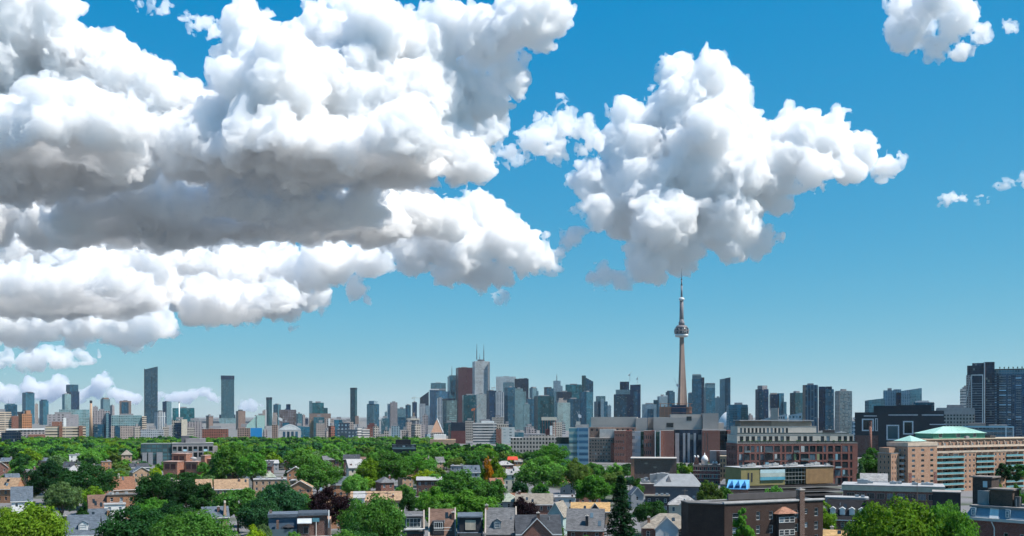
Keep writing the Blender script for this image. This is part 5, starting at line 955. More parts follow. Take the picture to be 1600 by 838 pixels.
part('pale_panel', MB().hexa([(fx(1548), -.26, zc + .8), (fx(1562), -.26, zc + .8), (fx(1562), 0.1, zc + .8), (fx(1548), .1, zc + .8)], [(fx(1546), 1.12, zm - .05), (fx(1560), 1.12, zm - .05), (fx(1560), 1.3, zm - .05), (fx(1546), 1.3, zm - .05)]), WHITE, root)
for (px_) in (1517, 1572):
    d_ = part('dormer', MB().box(fx(px_), fx(px_ + 8), -.1, 2, zc + 1.0, zm - .1), MBL, root); fm, pm = window_mesh(fx(px_ + 6.6) - fx(px_ + 1.4), zm - zc - 1.6, .13, 1, 2); w_ = link('window', fm, d_, (fx(px_ + 1.4), -.2, zc + 1.2))
part('roof_deck', MB().box(.6, W, .8, 13.5, zm + .02, zm + .5), plain((.22, .2, .19)), root)
for (a, b, y, dy, dp, mt) in ((1504.5, 1536, 750, 6, 5, (.06, .045, .04)), (1541, 1577, 767, 3, 4.5, (.085, .06, .045)), (1590, 1612, 746, 6, 5, (.055, .045, .04))):
    zt_ = z_(y); bx_ = part('roof_box', MB().box(fx(a), fx(b), dy, dy + dp, (-.4 if a < 1509 else zm + .5), zt_), brick(mt, (.12, .1, .09)), root); part('roof_box_cap', MB().box(fx(a) - .35, fx(b) + .35, dy - .35, dy + dp + .35, zt_ + .01, zt_ + .35), plain((.20, .17, .15)), bx_)
    if a < 1509: part('hatch_window', MB().box(fx(1522), fx(1529), dy - .1, dy + .05, z_(765), z_(755)), plain((.45, .58, .62), .3), bx_)
part('grey_panel', MB().box(fx(1517), fx(1536), 4.4, 5.9, zm + .5, z_(770)), plain((.30, .29, .28)), root); part('vent_box', MB().box(fx(1580), fx(1588), 3, 4.4, zm + .5, z_(776)), plain((.10, .10, .10)), root); part('downpipe', MB().beam((fx(1553), -.85, zc - .1), (fx(1556), -.3, zc - 1.6), .14).beam((fx(1556), -.3, zc - 1.6), (fx(1556), -.3, 0), .14), WHITE, root); part('vent_pipe', MB().beam((fx(1585), 2, zm + .5), (fx(1585), 2, zm + 2.6), .06), METAL, root)
LAND.append((1555, 800, 'pale blue mansard'))

# ------------------------------------------------------------------ houses
RC = {'black': shingle((.022, .022, .026)), 'slate': shingle((.10, .125, .155)), 'grey': shingle((.15, .15, .155)), 'dark': shingle((.055, .06, .07)), 'tan': shingle((.34, .225, .14)), 'brown': shingle((.17, .105, .08)), 'rust': shingle((.24, .12, .075)), 'beige': shingle((.26, .23, .19)), 'pale': shingle((.34, .33, .32)), 'gold': shingle((.46, .29, .13)), 'sage': shingle((.30, .33, .27)), 'white': MEMB, 'tar': TAR}
WC = {'brick': RED, 'orange': ORANGE, 'dbrick': DRED, 'tan': TAN, 'white': WHITE, 'cream': CREAM, 'grey': plain((.30, .31, .32)), 'blue': plain((.10, .15, .21), .7, .3, .1, .8), 'dark': plain((.045, .045, .05)), 'sage': plain((.34, .44, .42)), 'brown': plain((.12, .07, .055))}
HOUSES = []
def gable_roof(mb, x0, x1, y0, y1, e, r, axis, ov=.45, th=.18, m=0):
    """two slabs; axis 'x' = ridge along x"""
    if axis == 'x':
        ym = (y0 + y1) / 2; sl = (r - e) / (ym - y0)
        for (ya, s) in ((y0, 1), (y1, -1)):
            yo = ya - s * ov; zo = e - sl * ov
            mb.hexa([(x0 - ov, yo, zo), (x1 + ov, yo, zo), (x1 + ov, ym, r), (x0 - ov, ym, r)][::s], [(x0 - ov, yo, zo + th), (x1 + ov, yo, zo + th), (x1 + ov, ym, r + th), (x0 - ov, ym, r + th)][::s], m)
    else:
        xm = (x0 + x1) / 2; sl = (r - e) / (xm - x0)
        for (xa, s) in ((x0, 1), (x1, -1)):
            xo = xa - s * ov; zo = e - sl * ov
            mb.hexa([(xo, y0 - ov, zo), (xo, y1 + ov, zo), (xm, y1 + ov, r), (xm, y0 - ov, r)][::-s], [(xo, y0 - ov, zo + th), (xo, y1 + ov, zo + th), (xm, y1 + ov, r + th), (xm, y0 - ov, r + th)][::-s], m)
def house(label, x0, x1, D, ye, yr, kind='side', roof='grey', wall='brick', deep=9.0, rot=0.0, chim=(), dorm=(), parapets=False, nwin=None, name='house', phrase=None, gable=None, trim=WHITE):
    """x0..x1 pixel span, ye eave row, yr ridge row at distance D; built to the ground"""
    fr = Frame((x0 + x1) / 2, D); W = fr.x(x1) - fr.x(x0); e, r = fr.z(ye), fr.z(yr)
    if kind in ('flat',): r = e
    root = thing(name, label, 'house', fr.loc, fr.rz + math.radians(rot)); a, b = -W / 2, W / 2
    wm, rm = WC[wall], RC[roof]; n = nwin or max(1, int(W / 3.0)); ops = []
    for lvl in range(int(e // 3.0)):
        zb = e - 2.55 - lvl * 3.0
        if zb > .3: ops += [(W * (i + .5) / n - .55, W * (i + .5) / n + .55, zb, zb + 1.7) for i in range(n)]
    mb = MB(); wall_mesh(mb, W, -.5, e, ops, (a, 0)); wall_mesh(mb, deep, -.5, e, (), (b, 0), math.pi / 2); wall_mesh(mb, W, -.5, e, (), (b, deep), math.pi); wall_mesh(mb, deep, -.5, e, (), (a, deep), -math.pi / 2)
    if kind == 'side': mb.poly([(a, deep, e), (a, 0, e), (a, deep / 2, r)]); mb.poly([(b, 0, e), (b, deep, e), (b, deep / 2, r)])
    if kind == 'front': mb.poly([(a, 0, e), (b, 0, e), (0, 0, r)]); mb.poly([(b, deep, e), (a, deep, e), (0, deep, r)])
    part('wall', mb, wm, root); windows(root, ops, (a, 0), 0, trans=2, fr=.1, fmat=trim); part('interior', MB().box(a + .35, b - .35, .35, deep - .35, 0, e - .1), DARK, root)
    rb = MB()
    if kind == 'side': gable_roof(rb, a, b, 0, deep, e, r, 'x', .1 if parapets else .45)
    elif kind == 'front': gable_roof(rb, a, b, 0, deep, e, r, 'y')
    elif kind == 'hip':
        o = .5; ev = [(a - o, -o, e), (b + o, -o, e), (b + o, deep + o, e), (a - o, deep + o, e)]; h = min(W, deep) / 2; p0, p1 = ((a + h, deep / 2, r), (b - h, deep / 2, r)) if W > deep else ((0, h, r), (0, deep - h, r))
        if abs(W - deep) < .8: p0 = p1 = (0, deep / 2, r)
        if W > deep: rb.poly([ev[0], ev[1], p1, p0]); rb.poly([ev[1], ev[2], p1]); rb.poly([ev[2], ev[3], p0, p1]); rb.poly([ev[3], ev[0], p0])
        else: rb.poly([ev[0], ev[1], p0]); rb.poly([ev[1], ev[2], p1, p0]); rb.poly([ev[2], ev[3], p1]); rb.poly([ev[3], ev[0], p0, p1])
        rb.poly(ev[::-1])
    elif kind == 'shed': rb.hexa([(a - .3, -.5, e), (b + .3, -.5, e), (b + .3, deep, r), (a - .3, deep, r)], [(a - .3, -.5, e + .25), (b + .3, -.5, e + .25), (b + .3, deep, r + .25), (a - .3, deep, r + .25)])
    else: rb.box(a - .25, b + .25, -.25, deep + .25, e, e + .35)
    rf = part('roof', rb, rm, root)
    if kind == 'shed': part('back_wall', MB().box(a, b, deep - .3, deep - .05, e, r - .1), wm, root)
    def zroof(x, y):
        if kind in ('side', 'hip'): return e + (r - e) * (1 - abs(y - deep / 2) / (deep / 2))
        if kind == 'front': return e + (r - e) * (1 - abs(x) / (W / 2))
        if kind == 'shed': return e + (r - e) * y / deep
        return e
    if kind in ('side', 'front') and not parapets:
        tb = MB()
        if kind == 'front':
            for s in (-1, 1): tb.hexa([(s * W / 2 * 1.06, -.52, e - .3), (0, -.52, r + .02), (0, -.47, r + .02), (s * W / 2 * 1.06, -.47, e - .3)], [(s * W / 2 * 1.06, -.52, e + .0), (0, -.52, r + .26), (0, -.47, r + .26), (s * W / 2 * 1.06, -.47, e + .0)])
        else: tb.box(a - .45, b + .45, -.5, -.4, e - .42, e - .12)
        part('fascia', tb, trim, rf)
    for (cx, cyf, hgt, cm) in chim:
        x, y = a + W * cx, deep * cyf; zb = zroof(x, y) - .6; c_ = part('chimney', MB().box(x - .42, x + .42, y - .5, y + .5, zb, zb + .6 + hgt), WC[cm], rf); part('chimney_cap', MB().box(x - .52, x + .52, y - .6, y + .6, zb + .6 + hgt, zb + .8 + hgt).lathe([(.16, zb + .8 + hgt), (.14, zb + 1.15 + hgt)], 8, x, y), STONE, c_)
    rv = random.Random(int(x0 * 13 + D))
    for q in range(rv.choice([1, 2, 2, 3])):
        x, y = rv.uniform(a + .8, b - .8), deep * rv.uniform(.12, .42); zv = zroof(x, y)
        if kind == 'flat': part('roof_unit', MB().box(x - .6, x + .6, y, y + 1, e + .36, e + 1.2), METAL, rf)
        elif rv.random() < .5: part('vent_pipe', MB().lathe([(.09, zv - .2), (.09, zv + .75), (.14, zv + .8), (.14, zv + .95)], 7, x, y), METAL, rf)
        elif kind in ('side', 'hip') and W > 5: sl_ = (r - e) / (deep / 2); part('skylight', MB().hexa([(x - .45, y - .6, zv - .6 * sl_ + .1), (x + .45, y - .6, zv - .6 * sl_ + .1), (x + .45, y + .6, zv + .6 * sl_ + .1), (x - .45, y + .6, zv + .6 * sl_ + .1)], [(x - .45, y - .6, zv - .6 * sl_ + .34), (x + .45, y - .6, zv - .6 * sl_ + .34), (x + .45, y + .6, zv + .6 * sl_ + .34), (x - .45, y + .6, zv + .6 * sl_ + .34)]), GLASS, rf)
    for (cx, w, h, dk) in dorm:
        x = a + W * cx; y0 = deep * .10; zb = zroof(x, y0) + .12; yb = deep * .46
        d_ = part('dormer', MB().box(x - w / 2, x + w / 2, y0, yb, zb, zb + h), WC[dk], root)
        dm = MB(); gable_roof(dm, x - w / 2, x + w / 2, y0, yb, zb + h, zb + h + w * .32, 'y', .2, .12); part('dormer_roof', dm, WHITE if roof == 'black' else rm, d_); gt = MB(); gt.poly([(x - w / 2, y0 - .02, zb + h), (x + w / 2, y0 - .02, zb + h), (x, y0 - .02, zb + h + w * .32)]); part('dormer_gable', gt, WC[dk], d_)
        fm, pm = window_mesh(w * .7, h * .78, .1, 1, 2, trim); w_ = link('window', fm, d_, (x - w * .35, y0 - .1, zb + h * .12)); 
    if parapets:
        for s in (-1, 1):
            x = a - .12 if s < 0 else b + .12; pb = MB(); q = deep / 2
            pb.hexa([(x - .2, -.3, e - .3), (x + .2, -.3, e - .3), (x + .2, q, r - .3), (x - .2, q, r - .3)], [(x - .2, -.3, e + .55), (x + .2, -.3, e + .55), (x + .2, q, r + .55), (x - .2, q, r + .55)]); pb.hexa([(x - .2, q, r - .3), (x + .2, q, r - .3), (x + .2, deep + .3, e - .3), (x - .2, deep + .3, e - .3)], [(x - .2, q, r + .55), (x + .2, q, r + .55), (x + .2, deep + .3, e + .55), (x - .2, deep + .3, e + .55)])
            part('fire_wall', pb, plain((.42, .36, .31)), root)
    if gable:                        # cross gable at the front
        gx, gw, gr, gm = gable; x = a + W * gx; zg = e + gr; g_ = MB(); g_.poly([(x - gw / 2, -1.2, -.5), (x + gw / 2, -1.2, -.5), (x + gw / 2, -1.2, e), (x, -1.2, zg), (x - gw / 2, -1.2, e)])
        g_.poly([(x - gw / 2, .02, -.5), (x - gw / 2, -1.2, -.5), (x - gw / 2, -1.2, e), (x - gw / 2, .02, e)]); g_.poly([(x + gw / 2, -1.2, -.5), (x + gw / 2, .02, -.5), (x + gw / 2, .02, e), (x + gw / 2, -1.2, e)]); gw_ = part('gable_wing', g_, WC[gm], root)
        rr = MB(); gable_roof(rr, x - gw / 2, x + gw / 2, -1.2, deep * .5, e, zg, 'y', .35, .16); part('gable_roof', rr, rm, gw_); tb = MB()
        for s in (-1, 1): tb.hexa([(x + s * gw / 2 * 1.1, -1.62, e - .35), (x, -1.62, zg), (x, -1.57, zg), (x + s * gw / 2 * 1.1, -1.57, e - .35)], [(x + s * gw / 2 * 1.1, -1.62, e - .05), (x, -1.62, zg + .25), (x, -1.57, zg + .25), (x + s * gw / 2 * 1.1, -1.57, e - .05)])
        part('bargeboard', tb, trim, gw_); fm, pm = window_mesh(1.1, 1.5, .1, 1, 2); w_ = link('window', fm, gw_, (x - .55, -1.3, e - 2.2))
    HOUSES.append((x0, x1, min(ye, yr) - 4, max(ye, yr) + 8, D)); LAND.append(((x0 + x1) / 2, (ye + yr) / 2, phrase or None)) if phrase else None
    return root, fr, e, r
H = house
H('tan-roofed house with orange brick gable wall at left edge', -8, 26, 480, 764, 748, 'side', 'tan', 'orange', 10, -28, [(.45, .35, 1.0, 'dark')], phrase='tan-roofed house at the left edge')
H('blue-grey roof right of the tan-roofed house at left edge', 18, 50, 430, 783, 762, 'side', 'slate', 'white', 10, phrase='blue-grey roof near the left edge')
H('brown-roofed house with plain front among the left trees', 140, 167, 400, 797, 775, 'side', 'brown', 'orange', 9, 6, phrase='brown-roofed house at left')
H('white and orange flat terrace right of the brown-roofed house', 167, 212, 405, 774, 774, 'flat', 'tar', 'orange', 8, 0, [(.2, .3, 1, 'white')], phrase='white and orange terrace')
H('low white flat-roofed annex in front of the white and orange terrace', 163, 196, 385, 789, 789, 'flat', 'white', 'white', 6)
H('blue-grey double-gabled house below the white annex', 139, 171, 350, 818, 797, 'side', 'slate', 'white', 8, 0, [(.95, .3, 1.4, 'orange')], (), gable=(.12, 4.2, 3.2, 'white'), phrase='blue-grey gabled house at left')
H('big slate-blue house with dormer at the bottom left', 92, 152, 300, 836, 808, 'side', 'slate', 'white', 11, -8, [(.1, .4, 1.0, 'dark')], [(.62, 2.6, 2.0, 'white')], phrase='big slate-blue house')
H('orange-roofed houses peeping over the dark trees at left', 178, 212, 540, 765, 746, 'side', 'rust', 'tan', 9, 12, [(.3, .5, 1.6, 'cream')], phrase='orange-roofed house at left')
H('small beige roof near the far trees left of the grey mid-rise', 190, 206, 780, 711, 703, 'hip', 'beige', 'tan', 9)
H('small white box house in the left canopy', 108, 125, 760, 711, 710, 'flat', 'white', 'white', 6)
H('grey-tan flat house under the grey mid-rise trees', 355, 378, 570, 744, 736, 'shed', 'beige', 'tan', 8, phrase='grey-tan house')
H('blue-grey roofed house with small front gable', 383, 406, 560, 751, 740, 'side', 'slate', 'grey', 8, gable=(.4, 3.5, 2.4, 'grey'), phrase='blue-grey roofed house')
H('white flat-roofed house right of the blue-grey roofed one', 396, 446, 520, 750, 749, 'flat', 'white', 'tan', 9, 0, [(.9, .3, 1.2, 'brick')], phrase='white flat roof')
H('sage green pyramid roof above the white flat roof', 413, 430, 545, 746, 737, 'hip', 'sage', 'cream', 7, phrase='sage green pyramid roof')
H('long tan roof left of the long brown-tan roof', 307, 331, 505, 762, 750, 'side', 'tan', 'tan', 8, 4)
H('long brown-tan roof in the middle of the left trees', 336, 388, 500, 764, 750, 'side', 'tan', 'tan', 9, 3, [(.75, .4, .9, 'dbrick')], phrase='long brown-tan roof')
H('tall narrow tan gable wall between the dark trees', 318, 336, 410, 792, 781, 'shed', 'tan', 'tan', 7)
hr_ = H('slate-roofed house with tall pointed tan gable among dark trees', 318, 357, 330, 808, 794, 'side', 'slate', 'grey', 9, 5, [(.62, .25, 1.6, 'dbrick')], phrase='slate roof with pointed tan gable')
fr = hr_[1]; part('pointed_gable', MB().hexa([(fr.x(346.5), -.6, -.5), (fr.x(357), -.6, -.5), (fr.x(357), 3, -.5), (fr.x(346.5), 3, -.5)], [(fr.x(350.6), .4, fr.z(787)), (fr.x(353), .4, fr.z(787)), (fr.x(353), 1.8, fr.z(787)), (fr.x(350.6), 1.8, fr.z(787))]), TAN, hr_[0]); part('gable_cap', MB().box(fr.x(350.4), fr.x(353.2), .3, 1.9, fr.z(787), fr.z(783.6)), CREAM, hr_[0])
H('pinkish house with white edges among the centre-left trees', 545, 569, 560, 732, 719, 'shed', 'white', 'cream', 8, 10, [(.2, .3, 1, 'brick')], phrase='pinkish house with white edges')
H('dark roof behind the pinkish house', 537, 562, 640, 717, 711, 'side', 'dark', 'brown', 8)
H('long tan-orange flat roof behind the big round tree', 548, 628, 420, 783, 771, 'shed', 'tan', 'tan', 9, 0, [(.83, .3, 1.4, 'dbrick'), (.3, .6, .8, 'white')], phrase='long tan-orange roof')
H('white roof piece at the left end of the tan-orange roof', 553, 570, 415, 779, 770, 'shed', 'white', 'white', 5)
H('small brown house with white roof edge in the centre trees', 651, 690, 520, 751, 747, 'shed', 'white', 'brown', 8, phrase='small brown house with white edge')
H('grey pyramid-roofed house right of the big centre trees', 778, 812, 430, 784, 771, 'hip', 'sage', 'grey', 9, phrase='grey pyramid-roofed house')
H('tan-brown low roof behind the grey pyramid roof', 798, 822, 450, 780, 772, 'side', 'rust', 'tan', 8, 0, [(.4, .4, .8, 'orange')])
H('grey house roofs below the orange-tipped tree', 725, 750, 560, 738, 728, 'side', 'slate', 'grey', 8, 8)
H('brick gable with rust roof below the orange-tipped tree', 768, 788, 500, 757, 748, 'side', 'rust', 'brick', 7, 20)
H('pale grey roof right of the orange-tipped tree', 787, 806, 560, 741, 734, 'side', 'pale', 'cream', 7)
H('long pale roof left of the sage-sided gabled house', 806, 863, 425, 788, 773, 'side', 'beige', 'brick', 9, 0, [(.1, .5, 1.0, 'brick')], phrase='long pale roof')
H('small sage-sided gabled house with tan roof', 855, 880, 350, 806, 786, 'front', 'beige', 'sage', 10, -16, phrase='sage-sided gabled house')
H('low white flats with a hip roof above the sage-sided house', 867, 899, 430, 778, 775, 'flat', 'white', 'white', 8, 0, [(.85, .2, 1.2, 'dbrick')])
H('gold-brown roof with dark gable behind the big grey roof', 893, 952, 385, 799, 787, 'side', 'gold', 'tan', 8, 0, (), (), gable=(.62, 5, 3.0, 'dark'), phrase='gold-brown roof')
H('brick house with a big plain grey roof and front chimney', 886, 942, 300, 828, 798, 'side', 'grey', 'brick', 10, -3, [(.55, .12, 2.6, 'dark')], phrase='big plain grey roof')
H('dark slate house with brick front gable at bottom centre', 808, 876, 275, 834, 808, 'side', 'dark', 'brick', 10, 4, [(.5, .3, 2.6, 'brown')], (), gable=(.45, 8, 4.2, 'brick'), phrase='dark slate house with brick gable')
H('small white-trimmed gable right of the tall spruce', 986, 1006, 450, 773, 762, 'front', 'slate', 'grey', 8, 10)
H('flat brown roof behind the beige hipped roof', 1008, 1046, 410, 776, 774, 'flat', 'beige', 'dark', 8)
H('ornate beige house with pediment left of the brown brick block', 1045, 1090, 380, 789, 775, 'hip', 'pale', 'cream', 8, 0, (), (), gable=(.55, 4, 2.2, 'cream'), phrase='ornate beige house')
H('beige hipped roof house with orange chimney at bottom centre right', 1004, 1088, 310, 826, 805, 'hip', 'beige', 'brick', 11, 4, [(.12, .2, 1.5, 'orange'), (.62, .7, .5, 'white')], (), gable=(.45, 7, 3.4, 'white'), phrase='beige hipped roof')
H('black mansard house row with four white gabled dormers', 1294, 1354, 330, 812, 783, 'side', 'black', 'dbrick', 9, 0, [(1.02, .4, 1.6, 'dbrick')], [(.12, 1.7, 2.0, 'white'), (.37, 1.7, 2.0, 'white'), (.62, 1.7, 2.0, 'white'), (.87, 1.7, 2.0, 'white')], phrase='black roof with white dormers')
H('low grey roof behind the black mansard row', 1290, 1356, 345, 779, 778, 'flat', 'white', 'grey', 7)
H('small grey roof left of the long shop block', 1345, 1386, 500, 752, 741, 'side', 'pale', 'tan', 8)
H('orange roof at the bottom edge below the black mansard', 1288, 1346, 262, 846, 832, 'side', 'gold', 'orange', 8, 0, [(.2, .6, 1.2, 'cream')])
# the row of terraces at the bottom centre
hg = H('grey-roofed terrace with wide glass dormer at bottom centre', 628, 662, 300, 834, 802, 'side', 'grey', 'dbrick', 9, 0, (), (), True, phrase='grey terrace with glass dormer')
fr = hg[1]; d_ = part('glass_dormer', MB().box(fr.x(633), fr.x(659), .2, 4.2, fr.z(826), fr.z(808)), plain((.06, .08, .09)), hg[0]); part('dormer_roof', MB().box(fr.x(630), fr.x(661), -.6, 4.8, fr.z(808), fr.z(806)), RC['grey'], d_); fm, pm = window_mesh(fr.x(657.5) - fr.x(634.5), fr.z(810) - fr.z(824.5), .16, 4, 2, WHITE, glass_mat((.09, .17, .22))); w_ = link('window', fm, d_, (fr.x(634.5), .08, fr.z(824.5))); part('sill', MB().box(fr.x(631), fr.x(664), -1.0, .15, fr.z(828), fr.z(826)), WHITE, d_)
hg = H('brown-roofed terrace with white parapets and casement dormer', 671, 711, 290, 842, 799, 'side', 'brown', 'dbrick', 12, 0, [(.93, .35, 1.6, 'brown')], (), True, phrase='brown-roofed terrace')
fr = hg[1]; d_ = part('dormer', MB().box(fr.x(676), fr.x(694), .4, 3.4, fr.z(836), fr.z(815)), WC['dark'], hg[0]); fm, pm = window_mesh(fr.x(692) - fr.x(678), fr.z(816) - fr.z(827), .14, 4, 1); link('window', fm, d_, (fr.x(678), .28, fr.z(827)))
part('balcony_rail', MB().beam((fr.x(678), -1.2, fr.z(824)), (fr.x(706), -1.2, fr.z(824)), .07).beam((fr.x(678), -1.2, fr.z(828)), (fr.x(706), -1.2, fr.z(828)), .05), WHITE, hg[0])
hg = H('dark terrace with roof deck and cream doors at bottom centre', 716, 753, 288, 834, 806, 'shed', 'slate', 'dark', 8, 0, (), (), phrase='dark terrace with cream doors')
fr = hg[1]; d_ = part('attic_storey', MB().box(fr.x(718), fr.x(752), -.2, 5, fr.z(834), fr.z(809)), WC['dark'], hg[0]); fm, pm = window_mesh(fr.x(743) - fr.x(727), fr.z(813) - fr.z(828), .16, 2, 1, CREAM, plain((.55, .46, .36))); w_ = link('window', fm, d_, (fr.x(727), -.35, fr.z(828))); link('pane', pm, w_); part('deck_rail', MB().box(fr.x(718), fr.x(752), -2.2, -2.1, fr.z(838), fr.z(832)), plain((.1, .1, .1)), d_); part('flat_roof', MB().box(fr.x(715), fr.x(754), -.6, 5.6, fr.z(808.9), fr.z(806.8)), RC['slate'], d_)
H('grey shingled terrace with dormer and pale fire wall', 759, 806, 285, 836, 797, 'side', 'grey', 'dbrick', 11, 0, [(.02, .5, .8, 'orange')], [(.38, 2.2, 2.2, 'grey')], True, phrase='grey shingled terrace')
# the blue-grey flat building with roof decks
fr = Frame(470, 300); X_, Z_ = fr.x, fr.z
root = thing('flat_house', 'blue-grey flat-roofed house with roof decks and dark parasol', 'house', fr.loc, fr.rz)
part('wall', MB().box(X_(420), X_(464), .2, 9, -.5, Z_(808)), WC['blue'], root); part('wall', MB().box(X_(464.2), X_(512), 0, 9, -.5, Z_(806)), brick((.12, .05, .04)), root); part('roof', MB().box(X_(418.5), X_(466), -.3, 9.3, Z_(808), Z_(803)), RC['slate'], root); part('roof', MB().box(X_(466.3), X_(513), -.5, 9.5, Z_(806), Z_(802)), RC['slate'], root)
part('awning', MB().hexa([(X_(464.5), -3.4, Z_(817)), (X_(487), -3.4, Z_(817)), (X_(487), -.05, Z_(811)), (X_(464.5), -.05, Z_(811))], [(X_(464.5), -3.4, Z_(816)), (X_(487), -3.4, Z_(816)), (X_(487), -.05, Z_(810)), (X_(464.5), -.05, Z_(810))]), plain((.42, .45, .46)), root); part('teal_panel', MB().box(X_(488), X_(499), -.3, -.05, Z_(816), Z_(810)), plain((.10, .26, .32)), root); part('downpipe', MB().beam((X_(494), -.2, 0), (X_(494), -.2, Z_(816)), .12), WHITE, root)
part('brown_wall', MB().box(X_(466), X_(484), -2.4, -.1, -.5, Z_(818)), brick((.10, .05, .04)), root); part('glass_rail', MB().box(X_(419), X_(464), -2.6, -2.5, Z_(838), Z_(825)), glass_mat((.14, .22, .26)), root); part('deck', MB().box(X_(418), X_(520), -3.6, -.05, Z_(841), Z_(838)), CONC, root)
part('chimney', MB().box(X_(432), X_(436), -1.5, -.4, 0, Z_(812)), brick((.14, .07, .05)), root); part('chimney', MB().box(X_(420.5), X_(424.5), 3, 4, Z_(804), Z_(798)), brick((.14, .10, .08)), root)
for (px_, w) in ((441, 3), (450, 3), (474, 2.4)): fm, pm = window_mesh(1.5, 2.1, .1, 1, 1, plain((.2, .22, .24))); w_ = link('window', fm, root, (X_(px_), -.0 if px_ < 464 else -2.5, Z_(833))); link('pane', pm, w_)
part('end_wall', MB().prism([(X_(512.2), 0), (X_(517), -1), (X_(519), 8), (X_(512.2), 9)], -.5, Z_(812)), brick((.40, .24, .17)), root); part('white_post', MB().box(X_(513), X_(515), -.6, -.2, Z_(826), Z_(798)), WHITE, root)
um = thing('parasol', 'dark parasol open on the deck of the blue-grey flat house', 'parasol', (fr.loc[0] + X_(452) * math.cos(fr.rz), fr.loc[1] - 2, Z_(838))); part('canopy', MB().lathe([(1.9, 3.0), (1.8, 3.15), (.1, 3.9)], 8), DARK, um); part('pole', MB().beam((0, 0, 0), (0, 0, 3.2), .05), METAL, um)
HOUSES.append((414, 522, 798, 838, 300)); LAND.append((466, 815, 'blue-grey flat house'))
for (x0, x1, y0, y1, D) in ((1098, 1290, 762, 838, 300), (1500, 1600, 742, 838, 245), (1296, 1360, 768, 800, 330), (1130, 1175, 745, 768, 440), (1158, 1308, 722, 775, 485), (1312, 1478, 748, 772, 440), (1020, 1100, 738, 770, 480), (1080, 1130, 705, 748, 620), (985, 1058, 712, 742, 600), (1150, 1342, 655, 735, 600), (1380, 1600, 664, 760, 540), (885, 1160, 640, 722, 860), (220, 336, 680, 720, 860), (252, 336, 708, 738, 660), (612, 651, 684, 704, 900), (798, 873, 664, 704, 1000), (1000, 1062, 735, 757, 530)): HOUSES.append((x0, x1, y0, y1, D))

# more houses showing their roofs between the trees
AUTO_H = []
rh = random.Random(77)
for D_, step in ((372, 60), (455, 46), (515, 38), (590, 34), (670, 30), (760, 30)):
    px_ = -12 + rh.uniform(0, 30)
    while px_ < (1135 if D_ > 440 else 780):
        w_ = rh.uniform(6.0, 13.0) / D_ * F; Dh = D_ + rh.uniform(-20, 20); e_ = rh.uniform(6.2, 8.6); r_ = e_ + rh.uniform(1.8, 3.8)
        x0_, x1_ = px_, px_ + w_; y0_, y1_ = py_of(r_, Dh), py_of(e_, Dh)
        clash = any(x0_ - 3 < b2 and x1_ + 3 > a2 and ((abs(Dh - d2) < 26) or (Dh < d2 and y0_ - 3 < yb2 and py_of(0, Dh) > ya2)) for (a2, b2, ya2, yb2, d2) in HOUSES)
        if not clash and rh.random() < .8:
            kd = rh.choices(['side', 'front', 'hip', 'flat', 'shed'], [5, 3, 2, 2, 1])[0]; rc = rh.choices(['slate', 'grey', 'dark', 'tan', 'brown', 'rust', 'beige', 'pale', 'white'], [3, 4, 3, 3, 2, 2, 3, 2, 2])[0]; wc_ = rh.choice(['brick', 'orange', 'orange', 'dbrick', 'tan', 'white', 'cream', 'grey'])
            if kd == 'flat': rc = rh.choice(['white', 'tar', 'pale'])
            hh = house(None, x0_, x1_, Dh, y1_, y0_, kd, rc, wc_, rh.uniform(7.5, 10), rh.uniform(-20, 20), [(rh.uniform(.1, .9), rh.uniform(.3, .6), rh.uniform(.8, 1.6), rh.choice(['brick', 'orange', 'dark', 'cream']))] if rh.random() < .75 else ())
            AUTO_H.append((hh[0], (x0_ + x1_) / 2, y0_, {'slate': 'slate blue', 'grey': 'grey', 'dark': 'dark', 'tan': 'tan', 'brown': 'brown', 'rust': 'rust', 'beige': 'beige', 'pale': 'pale', 'white': 'white', 'tar': 'black', 'black': 'black'}[rc] + ' roofed house'))
        px_ += w_ + rh.uniform(.15, 1.6) * step
print('auto houses', len(AUTO_H))

# ------------------------------------------------------------------ small roadside things
def awning(px, py, D):
    fr = Frame(px, D); o = thing('awning', 'red awning glimpsed left of the long stone building', 'awning', (fr.loc[0], fr.loc[1], 0)); z = fr.z(py)
    part('canopy', MB().hexa([(-3.5, -1.6, z - 1.2), (3.5, -1.6, z - 1.2), (3.5, 1, z - 1.2), (-3.5, 1, z - 1.2)], [(-3.5, -1.4, z - .8), (3.5, -1.4, z - .8), (3.0, 1, z + 1), (-3.0, 1, z + 1)]), plain((.55, .06, .03)), o); part('post', MB().beam((-3, 0, -.2), (-3, 0, z - 1.2), .12), METAL, o); part('post', MB().beam((3, 0, -.2), (3, 0, z - 1.2), .12), METAL, o)
awning(801, 716, 640)
def pole(px, ytop, D, label):
    fr = Frame(px, D); z = fr.z(ytop); o = thing('utility_pole', label, 'utility pole', (fr.loc[0], fr.loc[1], 0)); part('shaft', MB().beam((0, 0, -.3), (0, 0, z), .16, .11, 8), plain((.20, .15, .11)), o); part('crossarm', MB().box(-1.2, 1.2, -.08, .08, z - 1.0, z - .8), plain((.18, .13, .1)), o)
    for s in (-1, -.4, .4, 1): part('insulator', MB().lathe([(.07, z - .8), (.09, z - .6), (.04, z - .5)], 6, s, 0), METAL, o)
    return (fr.loc[0], fr.loc[1], z - .55)
pa = pole(470, 764, 400, 'wooden utility pole behind the dark purple tree'); pb = pole(606, 768, 395, 'wooden utility pole behind the big round tree'); pd = pole(246, 757, 455, 'wooden utility pole right of the orange-roofed house at left'); pe = pole(905, 768, 445, 'wooden utility pole left of the tall spruce'); pf2 = pole(1070, 764, 430, 'wooden utility pole in front of the light grey hall'); pc = pole(1433, 747, 420, 'utility pole in front of the pyramid-roofed corner tower')
mb = MB()
